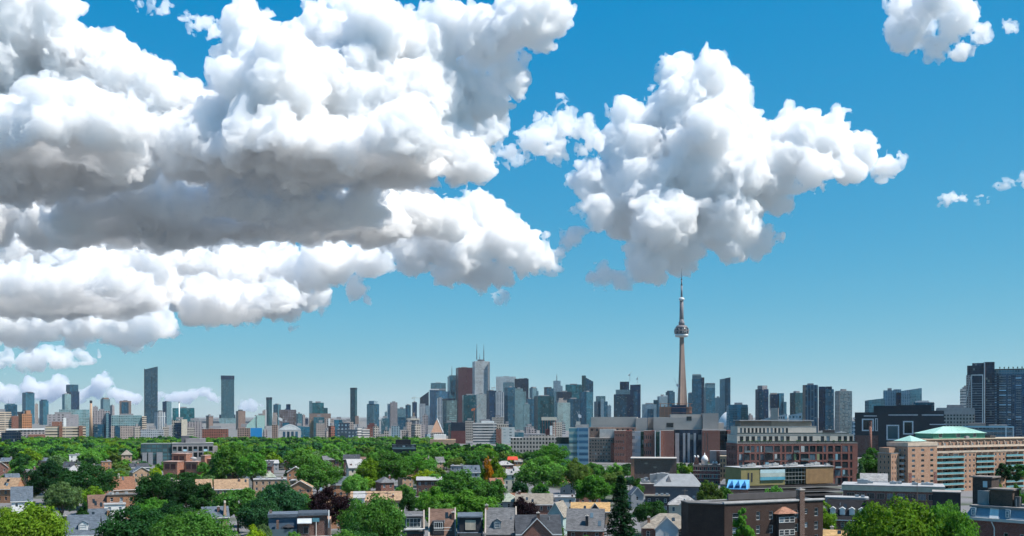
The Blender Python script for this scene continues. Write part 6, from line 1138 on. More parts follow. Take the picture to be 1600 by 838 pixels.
for s in (-1, 0, 1):
    pts = [(pa[0] + (pb[0] - pa[0]) * t_ / 8, pa[1] + (pb[1] - pa[1]) * t_ / 8 + s * .8, pa[2] + (pb[2] - pa[2]) * t_ / 8 - .9 * math.sin(math.pi * t_ / 8)) for t_ in range(9)]
    for u, v in zip(pts, pts[1:]): mb.beam(u, v, .05, n=4)
tag(part('power_line', mb, DARK, None), 'power lines strung between two poles above the centre-left roofs', 'power line')

# ------------------------------------------------------------------ trees
m, t, b = new_mat('foliage'); N, L = t.nodes, t.links
N.remove(b); out = N['Material Output']
oi = N.new('ShaderNodeObjectInfo'); g = N.new('ShaderNodeNewGeometry')
nz = N.new('ShaderNodeTexNoise'); nz.inputs['Scale'].default_value = .35; nz.inputs['Detail'].default_value = 3; L.new(g.outputs['Position'], nz.inputs['Vector'])
v_ = mth(t, 'ADD', mth(t, 'MULTIPLY', g.outputs['Random Per Island'], .55), mth(t, 'MULTIPLY', nz.outputs['Fac'], 1.1))
hv = N.new('ShaderNodeHueSaturation'); L.new(oi.outputs['Color'], hv.inputs['Color']); L.new(mth(t, 'ADD', v_, .12), hv.inputs['Value'])
L.new(mth(t, 'ADD', .485, mth(t, 'MULTIPLY', nz.outputs['Fac'], .03)), hv.inputs['Hue'])
df = N.new('ShaderNodeBsdfDiffuse'); tr = N.new('ShaderNodeBsdfTranslucent')
L.new(hv.outputs[0], df.inputs[0])
tc = N.new('ShaderNodeMixRGB'); tc.blend_type = 'MULTIPLY'; tc.inputs[0].default_value = 1; tc.inputs[2].default_value = (1.25, 1.35, .55, 1); L.new(hv.outputs[0], tc.inputs[1]); L.new(tc.outputs[0], tr.inputs[0])
mx = N.new('ShaderNodeMixShader'); mx.inputs[0].default_value = .38; L.new(df.outputs[0], mx.inputs[1]); L.new(tr.outputs[0], mx.inputs[2])
L.new(mx.outputs[0], out.inputs['Surface'])
LEAF = m; BARK = plain((.09, .07, .055), .95, .1, .25, 2.0)

def leaves_mesh(name, pos, nrm, size, rng):
    n = len(pos); r = rng.normal(size=(n, 3)); nn = nrm * 1.05 + r * .42; nn /= np.linalg.norm(nn, axis=1, keepdims=True)
    u = np.cross(nn, rng.normal(size=(n, 3))); u /= np.linalg.norm(u, axis=1, keepdims=True); w = np.cross(nn, u)
    s = (size * rng.uniform(.6, 1.25, n))[:, None]; bend = nn * s * .28
    V = np.stack([pos - u * s * .62, pos + w * s * .36 + bend * .5, pos + u * s * .62 - bend * .4, pos - w * s * .36 + bend * .5], 1).reshape(-1, 3)
    me = bpy.data.meshes.new(name); me.vertices.add(4 * n); me.vertices.foreach_set('co', V.astype(np.float32).ravel())
    me.loops.add(4 * n); me.loops.foreach_set('vertex_index', np.arange(4 * n, dtype=np.int32)); me.polygons.add(n); me.polygons.foreach_set('loop_start', np.arange(0, 4 * n, 4, dtype=np.int32))
    me.update(calc_edges=True); me.materials.append(LEAF); return me
def broadleaf(seed, H=16.0, R=6.5, base=.22, shape='round', nblob=34, n=9000, leaf=.62, ragged=1.0):
    """unit tree: crown of many leaf clumps around limbs, trunk mesh apart"""
    rng = np.random.default_rng(seed); c0 = H * (base + 1) / 2; hz = H * (1 - base) / 2
    blobs = []
    while len(blobs) < nblob:
        d = rng.normal(size=3); d /= np.linalg.norm(d); 
        if d[2] < -.55: continue
        k = rng.uniform(.5, .93) ; rr = R
        if shape == 'oval': rr = R * (.85 if d[2] > .4 else 1)
        if shape == 'cone': rr = R * np.clip(1.05 - .75 * (d[2] * .5 + .5), .25, 1)
        p = np.array([d[0] * rr * k, d[1] * rr * k, c0 + d[2] * hz * k]); br = R * rng.uniform(.15, .31) * (.75 if d[2] > .5 else 1)
        blobs.append((p, br * (.7 if shape == 'cone' and d[2] > 0 else 1)))
    w = np.array([q[1] ** 2 for q in blobs]); w /= w.sum(); cnt = np.maximum((w * n).astype(int), 30)
    P_, N_ = [], []
    for (p, br), k in zip(blobs, cnt):
        d = rng.normal(size=(k, 3)); d[:, 2] += .25; d /= np.linalg.norm(d, axis=1, keepdims=True)
        rad = br * (rng.uniform(.55, 1.0, (k, 1)) ** .5) * (1 + ragged * .22 * rng.normal(size=(k, 1)))
        q = p + d * rad * np.array([1.08, 1.08, .86]); P_.append(q); N_.append(d + np.array([0, 0, .35]))
    P_ = np.concatenate(P_); N_ = np.concatenate(N_); N_ /= np.linalg.norm(N_, axis=1, keepdims=True)
    crown = leaves_mesh('crown', P_, N_, leaf, rng)
    tb = MB(); tr = H * .02; zt = H * (base + .12)
    tb.lathe([(tr * 1.7, -.3), (tr * 1.15, H * .04), (tr, H * .12), (tr * .8, zt)], 9)
    for k in range(9):
        p = blobs[k * len(blobs) // 9][0]; q0 = (0, 0, zt * rng.uniform(.7, 1.0)); midp = (p[0] * .45, p[1] * .45, (q0[2] + p[2]) * .5)
        tb.beam(q0, midp, tr * .55, tr * .38, 6); tb.beam(midp, tuple(p), tr * .38, tr * .12, 5)
    return crown, tb.mesh('trunk', BARK)
def spruce(seed, H=24.0, R=5.5, n=11000):
    rng = np.random.default_rng(seed); P_, N_ = [], []; tb = MB().lathe([(.42, -.3), (.3, H * .3), (.06, H * .98)], 8)
    z = H * .08
    while z < H * .985:
        f_ = 1 - z / H; L_ = R * (f_ ** .8) * rng.uniform(.85, 1.1) + .25; nb = int(6 + 5 * f_)
        for q in range(nb):
            a = rng.uniform(0, 6.283); Lb = L_ * rng.uniform(.7, 1.12); k = int(26 * Lb / 2.2) + 8; t_ = rng.uniform(.08, 1, k) ** .8
            dr = -.25 * Lb * t_ ** 1.5 + .12 * Lb * t_; r_ = t_ * Lb; sp = .5 * (1.1 - t_) + .12
            pos = np.stack([np.cos(a) * r_ + rng.normal(size=k) * sp * .7, np.sin(a) * r_ + rng.normal(size=k) * sp * .7, z + dr - np.abs(rng.normal(size=k)) * .25], 1); P_.append(pos); N_.append(np.tile([[np.cos(a) * .4, np.sin(a) * .4, .9]], (k, 1)))
            if rng.random() < .25: tb.beam((0, 0, z), (np.cos(a) * Lb * .8, np.sin(a) * Lb * .8, z - .08 * Lb), .06, .02, 4)
        z += .42 + .35 * f_
    return leaves_mesh('crown', np.concatenate(P_), np.concatenate(N_), .5, rng), tb.mesh('trunk', BARK)
PROTO = {
 'r1': broadleaf(1, 16, 7.5, .16, 'round', 66, 11000, .60), 'r2': broadleaf(2, 16, 7.0, .2, 'round', 58, 10000, .62), 'r3': broadleaf(3, 16, 8.2, .14, 'round', 78, 12000, .60),
 'o1': broadleaf(4, 18, 6.0, .15, 'oval', 56, 10000, .60), 'o2': broadleaf(5, 18, 6.5, .18, 'oval', 64, 10000, .60), 'c1': broadleaf(6, 16, 5.2, .1, 'cone', 40, 9000, .55),
 'l1': broadleaf(7, 15, 7.0, .16, 'round', 52, 9000, .62, 1.4), 'b1': broadleaf(8, 16, 9.0, .14, 'round', 110, 16000, .58), 's1': spruce(9),
 'f1': broadleaf(12, 15, 7.0, .12, 'round', 36, 3400, .95), 'f2': broadleaf(13, 15, 6.4, .12, 'round', 32, 3200, .95), 'f3': broadleaf(14, 17, 6.0, .12, 'oval', 26, 3200, .95)}
PDIM = {'r1': (16, 8.3), 'r2': (16, 7.8), 'r3': (16, 9.0), 'o1': (18, 6.7), 'o2': (18, 7.2), 'c1': (16, 5.6), 'l1': (15, 7.8), 'b1': (16, 9.8), 's1': (24, 5.5), 'f1': (15, 7.8), 'f2': (15, 7.2), 'f3': (17, 6.8)}
GREEN = {'mid': (.070, .185, .040), 'fresh': (.092, .240, .038), 'dark': (.036, .108, .034), 'deep': (.020, .062, .026), 'yellow': (.140, .245, .026), 'lime': (.25, .35, .022), 'light': (.120, .275, .055), 'dusty': (.115, .205, .085), 'blue': (.044, .135, .062), 'purple': (.026, .016, .022), 'orange': (.42, .18, .018), 'olive': (.105, .165, .040)}
CW = {'mid': 'mid green', 'fresh': 'fresh green', 'dark': 'dark green', 'deep': 'very dark green', 'yellow': 'yellow-green', 'lime': 'lime green', 'light': 'light green', 'dusty': 'dusty grey-green', 'blue': 'blue-green', 'purple': 'dark purple', 'orange': 'orange-tipped', 'olive': 'olive green'}
TREES = []
rt = random.Random(21)
def tree(px, ytop, wpx, D, kind, colr, label=None, group='street and garden trees of the canopy'):
    fr = Frame(px, D); h = max(4.0, fr.z(ytop)); hp, rp = PDIM[kind]; w = wpx / F * D / 2
    nm = 'spruce_tree' if kind == 's1' else 'tree'
    o = thing(nm, label, 'tree', fr.loc, rt.uniform(0, 6.28), group); o.scale = (w / rp, w / rp, h / hp * 1.0)
    c = GREEN[colr]; j = rt.uniform(.85, 1.18); k = rt.uniform(.92, 1.08)
    cr, tk = PROTO[kind]; a = link('crown', cr, o); a.color = (c[0] * j * k, c[1] * j, c[2] * j / k, 1); link('trunk', tk, o)
    TREES.append([o, px, ytop + wpx * .3, wpx, D, colr, label]); return o
BIG = [
 (42, 787, 128, 255, 'b1', 'yellow', 'big sunlit yellow-green tree filling the bottom left corner'), (97, 749, 60, 375, 'r2', 'dusty', 'dusty light green round tree above the big slate-blue house'),
 (78, 722, 72, 470, 'r3', 'deep', 'very dark wide tree behind the dusty light green one'), (135, 726, 92, 450, 'r3', 'dark', 'wide dark tree left of the brown-roofed house'), (131, 783, 22, 345, 'o1', 'dark', 'small dark tree left of the blue-grey gabled house'),
 (208, 790, 118, 262, 'r1', 'dark', 'large dark green tree at the bottom, right of the slate-blue house'), (300, 798, 130, 255, 'b1', 'mid', 'large mid green tree at the bottom below the pointed tan gable'), (246, 739, 84, 395, 'r1', 'dark', 'dark rounded tree below the red brick cluster, left one'), (292, 745, 74, 385, 'r2', 'deep', 'very dark tree in the middle of the dark clump at left'), (322, 754, 52, 375, 'o1', 'dark', 'dark upright tree above the pointed tan gable'),
 (372, 758, 76, 355, 'r2', 'mid', 'mid green tree right of the pointed tan gable'), (440, 756, 84, 345, 'r3', 'blue', 'wide blue-green tree above the blue-grey flat house'), (405, 778, 70, 325, 'r1', 'blue', 'blue-green tree lower left of the blue-grey flat house'), (395, 823, 52, 240, 'l1', 'lime', 'bright lime treetop at the bottom edge left of the flat house'), (410, 815, 34, 290, 'r2', 'dusty', 'small dusty tree beside the deck of the flat house'),
 (515, 764, 74, 345, 'l1', 'purple', 'dark purple-leaved tree right of the blue-grey flat house'), (583, 774, 108, 268, 'b1', 'mid', 'big round tree at the bottom left of the terraces'), (496, 719, 76, 510, 'r3', 'mid', 'broad mid green tree above the dark purple tree'), (470, 700, 60, 640, 'r1', 'light', 'light green tree behind the broad mid green one'), (553, 738, 46, 455, 'r2', 'light', 'bright light green tree right of the broad mid green one'), (603, 707, 88, 540, 'r3', 'mid', 'broad tree right of the pinkish house with yellowish crown'), (578, 716, 46, 530, 'r1', 'yellow', 'yellow-green tree just right of the pinkish house'), (652, 709, 66, 585, 'r1', 'fresh', 'tall fresh green tree standing right under the dark navy block'),
 (722, 737, 88, 410, 'r3', 'mid', 'broad green tree in the centre above the brown-roofed terrace'), (768, 746, 54, 415, 'r2', 'mid', 'green tree left of the grey pyramid-roofed house'), (665, 734, 44, 540, 'r1', 'lime', 'low lime green tree behind the small brown house'), (772, 714, 38, 510, 'o1', 'yellow', 'yellow-green tree with an orange tip in the centre'), (762, 713, 17, 506, 'f2', 'orange', 'orange top beside the yellow-green centre tree'), (678, 763, 64, 370, 'l1', 'fresh', 'feathery green tree left of the brown-roofed terrace chimney'), (742, 768, 88, 350, 'l1', 'fresh', 'feathery light green tree behind the dark terrace'), (637, 762, 32, 380, 'o1', 'dark', 'small dark tree right of the long tan-orange roof'),
 (847, 716, 88, 505, 'r3', 'light', 'big bright light green tree left of the tall spruce'), (862, 693, 66, 680, 'r1', 'fresh', 'fresh green tree before the long stone building'), (903, 718, 46, 490, 'l1', 'olive', 'sparse olive tree right of the big bright tree'), (928, 739, 62, 420, 'r2', 'fresh', 'fresh dark-hearted tree left of the spruce top'), (970, 739, 76, 282, 's1', 'deep', 'tall dark spruce at the bottom centre right'), (1018, 779, 56, 350, 'r2', 'dark', 'dark green tree right of the tall spruce'), (820, 778, 46, 350, 'l1', 'purple', 'dark purple-brown tree above the dark slate house'), (872, 806, 18, 290, 'o1', 'mid', 'small shrub-like tree between slate and grey roofs'),
 (1108, 748, 48, 365, 'o2', 'olive', 'olive green tree right of the light grey hall roof'), (1132, 757, 34, 400, 'r2', 'mid', 'small green tree before the blue-roofed shed'), (1160, 790, 54, 262, 'c1', 'fresh', 'bright pointed tree in front of the dark brown block'), (1188, 768, 36, 380, 'r2', 'light', 'light green low tree left behind the brown block'), (1212, 759, 42, 385, 'r1', 'light', 'light green low tree behind the brown block roof'), (1284, 780, 44, 312, 'o1', 'yellow', 'yellow-green tree at the right end of the brown block'), (1268, 781, 26, 330, 'o1', 'light', 'light green treetop behind the right end of brown block'),
 (1360, 699, 46, 560, 'o1', 'mid', 'deep green tree between the loft building and beige apartments'), (1346, 716, 16, 550, 'c1', 'dusty', 'slim grey-green tree beside the loft building'), (1405, 779, 140, 228, 'b1', 'yellow', 'huge sunlit tree at the bottom right, its highest crown'), (1476, 790, 104, 226, 'b1', 'fresh', 'right half of the huge bottom right canopy'), (1352, 796, 66, 236, 'r3', 'mid', 'left part of the huge bottom right canopy'), (1484, 782, 50, 285, 'r1', 'light', 'bright green tree behind the huge bottom right canopy'), (1552, 753, 44, 400, 'r1', 'olive', 'olive shrub-tree behind the brick roof boxes'), (1588, 756, 26, 400, 'o1', 'mid', 'small tree right of the olive shrub-tree'), (1575, 760, 24, 395, 'r2', 'dark', 'little dark tree between the brick roof boxes'),
 (366, 691, 74, 560, 'r1', 'light', 'bright round tree right of the red brick cluster'), (395, 704, 52, 545, 'r2', 'fresh', 'fresh green tree above the white flat roof'), (345, 707, 44, 570, 'r2', 'dusty', 'dusty green tree touching the right end of red brick cluster'), (290, 738, 60, 520, 'r1', 'dark', 'dark tree in front of the red brick cluster'), (243, 730, 22, 600, 'r1', 'lime', 'small yellow tree left of the red brick cluster'), (330, 736, 46, 560, 'r2', 'fresh', 'low fresh green tree right of the red brick cluster'), (1010, 838, 20, 262, 'o1', 'mid', 'treetop at the bottom edge below the beige hipped roof'), (455, 830, 40, 236, 'f1', 'light', 'light green treetop at the bottom edge below the flat house'), (540, 828, 70, 236, 'r1', 'light', 'light treetop at the bottom edge left of the big round tree'), (1495, 800, 60, 240, 'r1', 'mid', 'mid green tree between the huge canopy and the mansard'),
]
for row in BIG: tree(*row)
# the canopy between: rows of individual trees, kept clear of the roofs that the photograph shows
def blocked(px, yt, w, D):
    yb = py_of(2.0, D)
    for (x0, x1, y0, y1, Dh) in HOUSES:
        if px + w * .46 > x0 and px - w * .46 < x1:
            if D < Dh + 4 and yt < y1 - 2 and yb > y0 + 2: return True        # would hide it
            if abs(D - Dh) < 12: return True                                   # would stand inside it
    return False
cand = []
for i in range(9000):
    D = math.sqrt(rt.uniform(250 ** 2, 830 ** 2)); px = rt.uniform(-25, 1150 if D > 450 else 960)
    h = rt.uniform(9.5, 18.5) if px < 960 else rt.uniform(6, 10); w_m = h * rt.uniform(.75, 1.2); w = w_m / D * F; yt = py_of(h, D)
    cand.append((px, yt, w, D))
placed = [(wx(q[1], q[4]), q[4], q[3] / F * q[4] / 2) for q in TREES]; nfill = 0
for (px, yt, w, D) in cand:
    if nfill >= 225: break
    x = wx(px, D); r = w / F * D / 2
    if any((x - a) ** 2 + (D - b_) ** 2 < (.66 * (r + c)) ** 2 for a, b_, c in placed): continue
    if blocked(px, yt, w, D): continue
    placed.append((x, D, r)); nfill += 1
    colr = rt.choices(['mid', 'fresh', 'dark', 'light', 'deep', 'yellow', 'blue', 'olive', 'dusty', 'purple'], [26, 22, 16, 12, 6, 6, 6, 5, 4, 1.2])[0]
    kind = rt.choice(['r1', 'r2', 'r3', 'o1', 'o2', 'l1']) if D < 520 else rt.choice(['f1', 'f2', 'f3', 'r2'])
    tree(px, yt, w, D, kind, colr)
for k in range(16):
    D = rt.uniform(640, 770); px = 905 + k * 16.5; h = rt.uniform(5.5, 8.5); tree(px, py_of(h, D), h * 1.1 / D * F, D, rt.choice(['f1', 'f2']), rt.choice(['mid', 'dark', 'fresh']))
print('trees', len(TREES), 'fill', nfill)
# far canopy, one mass: points that carry crowns
pts = []; tries = 0
def far_ok(px, D, yt, w):
    for (x0, x1, y0, y1, Dh) in HOUSES:
        if x0 < px + w * .4 and px - w * .4 < x1 and D < Dh + 6 and yt < y1 - 1 and D > Dh - 420 and Dh > 420 and py_of(2, D) > y0: return False
    return True
fx_ = np.zeros((0, 3))
for i in range(7000):
    D = math.sqrt(rt.uniform(420 ** 2, 1330 ** 2)); px = rt.uniform(-40, 900 if D < 1000 else 690) if rt.random() < .93 else rt.uniform(900, 1640)
    if px > 900 and D > 620: continue
    h = rt.uniform(10, 19) if D < 900 else rt.uniform(10, 16.5); w = h * .95 / D * F; yt = py_of(h, D); x = wx(px, D); r = h * .47
    if not far_ok(px, D, yt, w): continue
    if any((x - a) ** 2 + (D - b_) ** 2 < (.62 * (r + c)) ** 2 for a, b_, c in placed): continue
    if len(fx_) and (((fx_[:, 0] - x) ** 2 + (fx_[:, 1] - D) ** 2) < (.56 * (fx_[:, 2] + r)) ** 2).any(): continue
    fx_ = np.vstack([fx_, [x, D, r]]); pts.append((x, D, h))
print('far canopy', len(pts))
def scatter(name, label, pts, protos):
    """one object: every point carries a crown of one of the unit trees"""
    me = bpy.data.meshes.new(name); me.from_pydata([(x, y, 0) for x, y, h in pts], [], [])
    n = len(pts)
    for nm, ty, val in (('hgt', 'FLOAT', [h / 15.5 for x, y, h in pts]), ('pick', 'INT', [rt.randrange(len(protos)) for _ in range(n)]), ('turn', 'FLOAT', [rt.uniform(0, 6.28) for _ in range(n)])):
        a = me.attributes.new(nm, ty, 'POINT'); a.data.foreach_set('value', val)
    ob = link(name, me); tag(ob, label, 'trees', None, 'stuff')
    ng = bpy.data.node_groups.new('scatter_crowns', 'GeometryNodeTree'); ng.interface.new_socket('Geometry', in_out='INPUT', socket_type='NodeSocketGeometry'); ng.interface.new_socket('Geometry', in_out='OUTPUT', socket_type='NodeSocketGeometry')
    gi, go = ng.nodes.new('NodeGroupInput'), ng.nodes.new('NodeGroupOutput'); ip = ng.nodes.new('GeometryNodeInstanceOnPoints'); gg = ng.nodes.new('GeometryNodeGeometryToInstance')
    lk = ng.links.new
    for pr in reversed(protos):
        oi_ = ng.nodes.new('GeometryNodeObjectInfo'); oi_.inputs['Object'].default_value = pr; lk(oi_.outputs['Geometry'], gg.inputs[0])
    def att(nm, dt):
        a = ng.nodes.new('GeometryNodeInputNamedAttribute'); a.data_type = dt; a.inputs['Name'].default_value = nm; return a.outputs['Attribute']
    ip.inputs['Pick Instance'].default_value = True; lk(att('pick', 'INT'), ip.inputs['Instance Index']); lk(gi.outputs[0], ip.inputs['Points']); lk(gg.outputs[0], ip.inputs['Instance'])
    cmb = ng.nodes.new('ShaderNodeCombineXYZ'); lk(att('turn', 'FLOAT'), cmb.inputs[2]); e2r = ng.nodes.new('FunctionNodeEulerToRotation'); lk(cmb.outputs[0], e2r.inputs[0]); lk(e2r.outputs[0], ip.inputs['Rotation']); lk(att('hgt', 'FLOAT'), ip.inputs['Scale'])
    lk(ip.outputs[0], go.inputs[0]); md = ob.modifiers.new('crowns', 'NODES'); md.node_group = ng; return ob
# crowns of the mass have their own tones, as meshes of the stuff object's instances
def toned(base, colr):
    m_ = LEAF.copy(); m_.name = 'foliage_' + colr; nd = next(n_ for n_ in m_.node_tree.nodes if n_.type == 'HUE_SAT')
    for l_ in list(m_.node_tree.links):
        if l_.to_node == nd and l_.to_socket.name == 'Color': m_.node_tree.links.remove(l_)
    nd.inputs['Color'].default_value = (*[v * 1.25 for v in GREEN[colr]], 1); me = base.copy(); me.materials.clear(); me.materials.append(m_); return me
protos = []
for k_, c_ in (('f1', 'mid'), ('f2', 'fresh'), ('f3', 'dark'), ('f1', 'light'), ('f2', 'olive'), ('f3', 'deep'), ('f1', 'light'), ('f2', 'dark'), ('f1', 'yellow'), ('f2', 'light'), ('f3', 'blue'), ('f1', 'dusty'), ('f2', 'fresh')):
    me = toned(PROTO[k_][0], c_); protos.append(me)
src = []
for me in protos:
    o_ = bpy.data.objects.new('canopy_crown', me); src.append(o_)          # not linked to the scene: only a data source
scatter('far_tree_canopy', 'far green canopy of many treetops below the skyline', pts, src)

# ------------------------------------------------------------------ labels that single things out, by the nearest named thing
ORD = ['first', 'second', 'third', 'fourth', 'fifth', 'sixth', 'seventh', 'eighth', 'ninth', 'tenth', 'eleventh', 'twelfth', 'thirteenth', 'fourteenth']
def relation(px, py, l):
    dx, dy = px - l[0], py - l[1]
    if abs(dx) > abs(dy) * 1.3: return 'right of' if dx > 0 else 'left of'
    return 'below' if dy > 0 else 'above'
USED = {o_['label'] for o_ in bpy.data.objects if 'label' in o_}
def auto_label(items):
    groups = {}
    for it in items:
        o, px, py, what = it
        best = min(LAND, key=lambda l: math.hypot(px - l[0], (py - l[1]) * 1.2)); groups.setdefault((what, relation(px, py, best), best[2]), []).append(it)
    for (what, rel, ph), its in groups.items():
        its.sort(key=lambda q: q[1])
        for k, (o, px, py, w) in enumerate(its):
            if len(its) == 1 and '%s %s the %s' % (what, rel, ph) not in USED: o['label'] = '%s %s the %s' % (what, rel, ph)
            elif len(its) == 1: o['label'] = 'smaller %s %s the %s' % (what, rel, ph)
            else: o['label'] = '%s %s the %s, %s from left' % (what, rel, ph, ORD[min(k, 13)])
auto_label([(q[0], q[1], q[2], CW[q[5]] + ' tree') for q in TREES if not q[6]])
auto_label([q for q in FILL])
auto_label(AUTO_H)

# ------------------------------------------------------------------ cumulus clouds: white cores in a thin scattering shell
_rt = np.random.default_rng(5).random((32, 32, 32)).astype(np.float32) * 2 - 1
def vnoise(p):
    i = np.floor(p).astype(np.int32); f = (p - i).astype(np.float32); f = f * f * (3 - 2 * f); i0 = i & 31; i1 = (i + 1) & 31
    x0, y0, z0 = i0.T; x1, y1, z1 = i1.T; fx_, fy, fz = f.T
    a = _rt[x0, y0, z0] * (1 - fx_) + _rt[x1, y0, z0] * fx_; b = _rt[x0, y1, z0] * (1 - fx_) + _rt[x1, y1, z0] * fx_; c = _rt[x0, y0, z1] * (1 - fx_) + _rt[x1, y0, z1] * fx_; d = _rt[x0, y1, z1] * (1 - fx_) + _rt[x1, y1, z1] * fx_
    return (a * (1 - fy) + b * fy) * (1 - fz) + (c * (1 - fy) + d * fy) * fz
def surface_nets(S, org, h):
    ins = S > 0; nx, ny, nz_ = S.shape; c = np.zeros((nx - 1, ny - 1, nz_ - 1), np.int8)
    for dx in (0, 1):
        for dy in (0, 1):
            for dz in (0, 1): c += ins[dx:nx - 1 + dx, dy:ny - 1 + dy, dz:nz_ - 1 + dz]
    act = (c > 0) & (c < 8); idx = np.argwhere(act); vid = -np.ones(act.shape, np.int32); vid[act] = np.arange(len(idx))
    if len(idx) == 0: return np.zeros((0, 3)), np.zeros((0, 4), int)
    acc = np.zeros((len(idx), 3), np.float32); cnt = np.zeros(len(idx), np.float32); cs = [(a, b, d) for a in (0, 1) for b in (0, 1) for d in (0, 1)]
    vals = {k: S[idx[:, 0] + k[0], idx[:, 1] + k[1], idx[:, 2] + k[2]] for k in cs}
    for k in cs:
        for ax in range(3):
            if k[ax] == 0:
                k2 = list(k); k2[ax] = 1; a = vals[k]; b = vals[tuple(k2)]; m_ = (a > 0) != (b > 0); tt = np.where(m_, a / np.where(m_, a - b, 1), 0)
                pos = np.zeros((len(idx), 3), np.float32)
                for q in range(3): pos[:, q] = k[q]
                pos[:, ax] = tt; acc += pos * m_[:, None]; cnt += m_
    V = (idx + acc / np.maximum(cnt, 1)[:, None]) * h + org; quads = []
    for ax in range(3):
        o = [a for a in range(3) if a != ax]; s1 = [slice(1, -1)] * 3; s1[ax] = slice(0, -1); s2 = list(s1); s2[ax] = slice(1, None)
        e0, e1 = ins[tuple(s1)], ins[tuple(s2)]; e = np.argwhere(e0 != e1); flip = e0[e0 != e1]; base = e.copy()
        for q in o: base[:, q] += 1
        def gq(d0, d1):
            b = base.copy(); b[:, o[0]] -= d0; b[:, o[1]] -= d1; return vid[b[:, 0], b[:, 1], b[:, 2]]
        q = np.stack([gq(1, 1), gq(0, 1), gq(0, 0), gq(1, 0)], 1)
        if ax == 1: flip = ~flip
        q[~flip] = q[~flip][:, ::-1]; quads.append(q)
    return V, np.concatenate(quads)
def np_mesh(name, V, Q, mat):
    me = bpy.data.meshes.new(name); me.vertices.add(len(V)); me.vertices.foreach_set('co', V.astype(np.float32).ravel()); me.loops.add(Q.size); me.loops.foreach_set('vertex_index', Q.astype(np.int32).ravel()); me.polygons.add(len(Q)); me.polygons.foreach_set('loop_start', np.arange(0, Q.size, 4, dtype=np.int32))
    me.update(calc_edges=True); me.polygons.foreach_set('use_smooth', np.ones(len(Q), bool)); me.materials.append(mat); return me
def vol_mat(name, dens, col=(1, 1, 1), g_=.25):
    m_, t_, b_ = new_mat(name); t_.nodes.remove(b_); v = t_.nodes.new('ShaderNodeVolumeScatter'); v.inputs['Color'].default_value = rgba(col); v.inputs['Density'].default_value = dens; v.inputs['Anisotropy'].default_value = g_
    t_.links.new(v.outputs[0], t_.nodes['Material Output'].inputs['Volume']); return m_
m_, t_, b_ = new_mat('cloud_core'); b_.inputs['Base Color'].default_value = (.95, .95, .955, 1); b_.inputs['Roughness'].default_value = 1; b_.inputs['Specular IOR Level'].default_value = 0; CORE_M = m_
NTRI = 0
